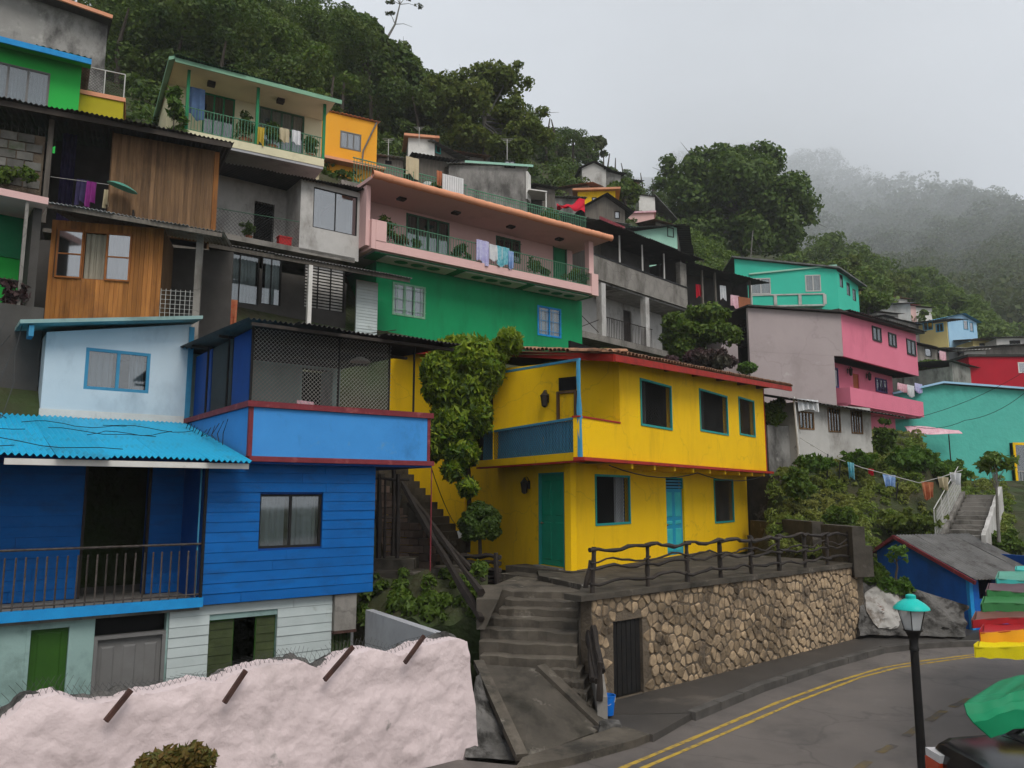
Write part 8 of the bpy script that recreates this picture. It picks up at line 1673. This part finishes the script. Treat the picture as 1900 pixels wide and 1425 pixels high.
stall('farthest stall with pale turquoise canopy', 1886, 1064, 1055, 1050, 14.4, 'awning_turq', 'awning_turq', seed=7, dep=.8)
# green tarpaulin in the near right corner
def tarp(a, b):
    px = np.interp(a, [0, 1], [0, 190]); rows = [(1846, 1268, 7.9), (1800, 1300, 7.25), (1791, 1309, 7.1), (1796, 1326, 7.05), (1806, 1338, 7.0), (1838, 1366, 7.0)]
    k = b * (len(rows) - 1); i = min(int(k), len(rows) - 2); f = k - i; f = f * f * (3 - 2 * f); r = [rows[i][j] + (rows[i + 1][j] - rows[i][j]) * f for j in range(3)]
    return pt(r[0] + px * (1 - .1 * b), r[1] - px * (.28 - .08 * b), r[2]) + Vector((0, .012 * math.sin(a * 9 + b * 4), .012 * math.sin(a * 11 + b * 5) + .004 * math.sin(a * 31)))
gt_ = thing('green_tarpaulin', 'glossy green tarpaulin stall roof in the near right corner', 'stall', tuple(pt(1900, 1330, 7.3)[:2]) + (0,))
part(MB().grid(tarp, 60, 60, th=(.0, .012, -.008)), 'tarpaulin', M['tarp_green'], gt_, smooth=True)
for q in ((1900, 7.75), (1925, 7.1)): p = pt(q[0], 1300, q[1]); part(MB().tube([(p.x, p.y, 0), (p.x, p.y, 1.3)], .02, 6), 'pole', M['black_metal'], gt_)

# ================================================================ parked black car (rear end in the picture)
cx, cy = 4.36, 7.85; car = thing('parked_car', 'black sedan parked in the bottom right corner, boot toward the lamp post', 'car', (cx + 2.1, cy, 0))
def sect(x, w_, zb, zs, zt, wt):   # lower half width, sill, shoulder, top, top half width
    prof = [(-w_ * .92, zb), (-w_, zb + .12), (-w_ * 1.0, zs - .12), (-w_ * .97, zs), (-wt, zt - .015), (-wt * .85, zt), (0, zt + .02), (wt * .85, zt), (wt, zt - .015), (w_ * .97, zs), (w_, zs - .12), (w_, zb + .12), (w_ * .92, zb)]
    return [Vector((cx + x, cy + y, z)) for y, z in prof]
st2 = [(0.0, .72, .35, .66, .7, .6), (.05, .8, .28, .76, .86, .68), (.18, .82, .24, .83, .915, .7), (.7, .83, .2, .87, .945, .72), (.86, .83, .2, .88, .95, .72), (1.9, .84, .18, .9, .94, .7), (3.0, .84, .18, .88, .93, .7), (3.1, .83, .2, .84, .9, .7), (4.0, .8, .22, .72, .78, .66), (4.25, .72, .3, .6, .66, .55)]
mb = MB(); n_ = 13
for q in st2: mb.v += [tuple(v) for v in sect(*q)]
for i in range(len(st2) - 1):
    for j in range(n_): mb.f.append((i * n_ + j, i * n_ + (j + 1) % n_, (i + 1) * n_ + (j + 1) % n_, (i + 1) * n_ + j))
mb.f += [tuple(range(n_))[::-1], tuple(range((len(st2) - 1) * n_, len(st2) * n_))]
body = part(mb, 'body', M['car_black'], car, smooth=True)
cab = [(.82, .7, .93), (1.42, .58, 1.36), (1.6, .57, 1.4), (2.5, .57, 1.4), (2.66, .58, 1.37), (3.25, .7, .92)]
rb = MB()
for i in (1, 2, 3): 
    (x0, w0, z0), (x1, w1, z1_) = cab[i], cab[i + 1]; rb.hexa([(cx + x0, cy - w0, z0 - .03), (cx + x1, cy - w1, z1_ - .03), (cx + x1, cy + w1, z1_ - .03), (cx + x0, cy + w0, z0 - .03), (cx + x0, cy - w0 * .96, z0), (cx + x1, cy - w1 * .96, z1_), (cx + x1, cy + w1 * .96, z1_), (cx + x0, cy + w0 * .96, z0)])
part(rb, 'roof', M['car_black'], car, smooth=True)
P0, P1 = cab[0], cab[1]; part(MB().add([(cx + P0[0], cy - P0[1], P0[2]), (cx + P0[0], cy + P0[1], P0[2]), (cx + P1[0], cy + P1[1], P1[2]), (cx + P1[0], cy - P1[1], P1[2])], [(0, 1, 2, 3)]), 'rear_window', M['glass_car'], car)
P0, P1 = cab[5], cab[4]; part(MB().add([(cx + P0[0], cy - P0[1], P0[2]), (cx + P0[0], cy + P0[1], P0[2]), (cx + P1[0], cy + P1[1], P1[2]), (cx + P1[0], cy - P1[1], P1[2])], [(3, 2, 1, 0)]), 'windscreen', M['glass_car'], car)
for s_ in (-1, 1):
    part(MB().add([(cx + x, cy + s_ * w_, z) for x, w_, z in (cab[0], cab[5], cab[4], cab[3], cab[2], cab[1])], [(0, 1, 2, 3, 4, 5)]), 'side_window', M['glass_car'], car)
    part(MB().bar((cx + .8, cy + s_ * .72, .92), (cx + 1.42, cy + s_ * .59, 1.37), .06), 'pillar', M['car_black'], car)
    y0_, y1_ = sorted((cy + s_ * .52, cy + s_ * .79)); tl = part(MB().abox(cx - .04, cx + .1, y0_, y1_, .56, .7), 'tail_light', M['lamp_red'], car); part(MB().abox(cx - .03, cx + .1, y0_, y1_, .703, .78), 'reversing_light', M['lamp_clear'], tl)
    for x in (.85, 3.35):
        c_ = Vector((cx + x, cy + s_ * .76, .3)); wh_ = MB()
        for rr, ww_ in ((.3, .09),): wh_.tube([c_ - Vector((0, ww_, 0)), c_ - Vector((0, ww_ * .8, 0)), c_ + Vector((0, ww_ * .8, 0)), c_ + Vector((0, ww_, 0))], [rr * .88, rr, rr, rr * .88], 24)
        w0_ = part(wh_, 'wheel', M['rubber'], car, smooth=True); part(MB().tube([c_ + Vector((0, s_ * .085, 0)), c_ + Vector((0, s_ * .1, 0))], [.19, .17], 16), 'rim', M['chrome'], w0_)
part(MB().tube([(cx - .02, cy - .75, .45), (cx - .06, cy, .45), (cx - .02, cy + .75, .45)], .07, 8), 'bumper', M['rubber'], car, smooth=True)
part(MB().tube([(cx + .72, cy - .7, .957), (cx + .72, cy + .7, .957)], .006, 4), 'boot_seam', M['rubber'], body)

# ================================================================ overhead cables and wall details
def cable(label, pts_, r=.012, name='overhead_cable'):
    mb = MB(); P_ = []
    for a, b in zip(pts_, pts_[1:]):
        for k in range(8): t = k / 8; P_.append(a.lerp(b, t) + Vector((0, 0, -.18 * 4 * t * (1 - t))))
    P_.append(pts_[-1]); solo(mb.tube(P_, r, 4), name, M['cable'], label, 'cable')
cable('thin cable crossing the aqua wall, upper one', [pt(1700, 775, 29.3), pt(1900, 690, 28)], .009); cable('thin cable crossing the aqua wall, lower one', [pt(1690, 790, 29.3), pt(1790, 780, 28.5), pt(1900, 730, 28)], .009)
cable('cable sagging from the blue balcony corner to the yellow wall', [FB.P(bR, -.3, 3.95), pt(855, 985, 19.5)], .009)
cable('cable along the front of the yellow house below the red edge', [FY.P(.2, dU - .02, 4.0), FY.P(5, dU - .02, 3.95), FY.P(10.5, dU - .02, 3.98)], .012)
sp = pt(850, 992, 19.8); solo(MB().hexa([pt(851, 999, 19.8), pt(859, 996, 19.8), pt(859, 996, 19.9), pt(851, 999, 19.9), pt(848, 986, 19.8), pt(855, 983, 19.8), pt(855, 983, 19.9), pt(848, 986, 19.9)]), 'small_sign', M['plastic_white'], 'tiny white plate at the foot of the yellow side wall', 'plate')
for i, (x, y, z_) in enumerate(((903, 1221, .72), (1146, 1233, None))):
    if z_ is None: continue
    c_ = gz(x, y, z_); solo(MB().hexa([c_ + Vector(v) for v in ((-.06, -.04, 0), (.05, -.05, 0), (.06, .05, 0), (-.05, .04, 0), (-.04, -.03, .05), (.04, -.03, .03), (.04, .03, .05), (-.03, .03, .06))]), 'paper_scrap', M['plastic_white'], 'crumpled white paper on the stair ramp', 'litter')
# drain step and gutter stones by the door
# ================================================================ haze: the air between here and the far hill
hz = MB().abox(-1200, 4200, -300, 3900, -3, 1560); me = mesh_from(hz, 'haze'); ho = bpy.data.objects.new('haze', me); COL.objects.link(ho); ho['kind'] = 'stuff'; ho['label'] = 'thin grey mist filling the valley air'
hm = bpy.data.materials.new('haze'); hm.use_nodes = True; hm.node_tree.nodes.clear(); o_ = hm.node_tree.nodes.new('ShaderNodeOutputMaterial'); pv_ = hm.node_tree.nodes.new('ShaderNodeVolumePrincipled')
pv_.inputs['Color'].default_value = (.93, .95, .98, 1); pv_.inputs['Density'].default_value = .0005; pv_.inputs['Anisotropy'].default_value = .0; hm.node_tree.links.new(pv_.outputs[0], o_.inputs['Volume']); me.materials.append(hm)
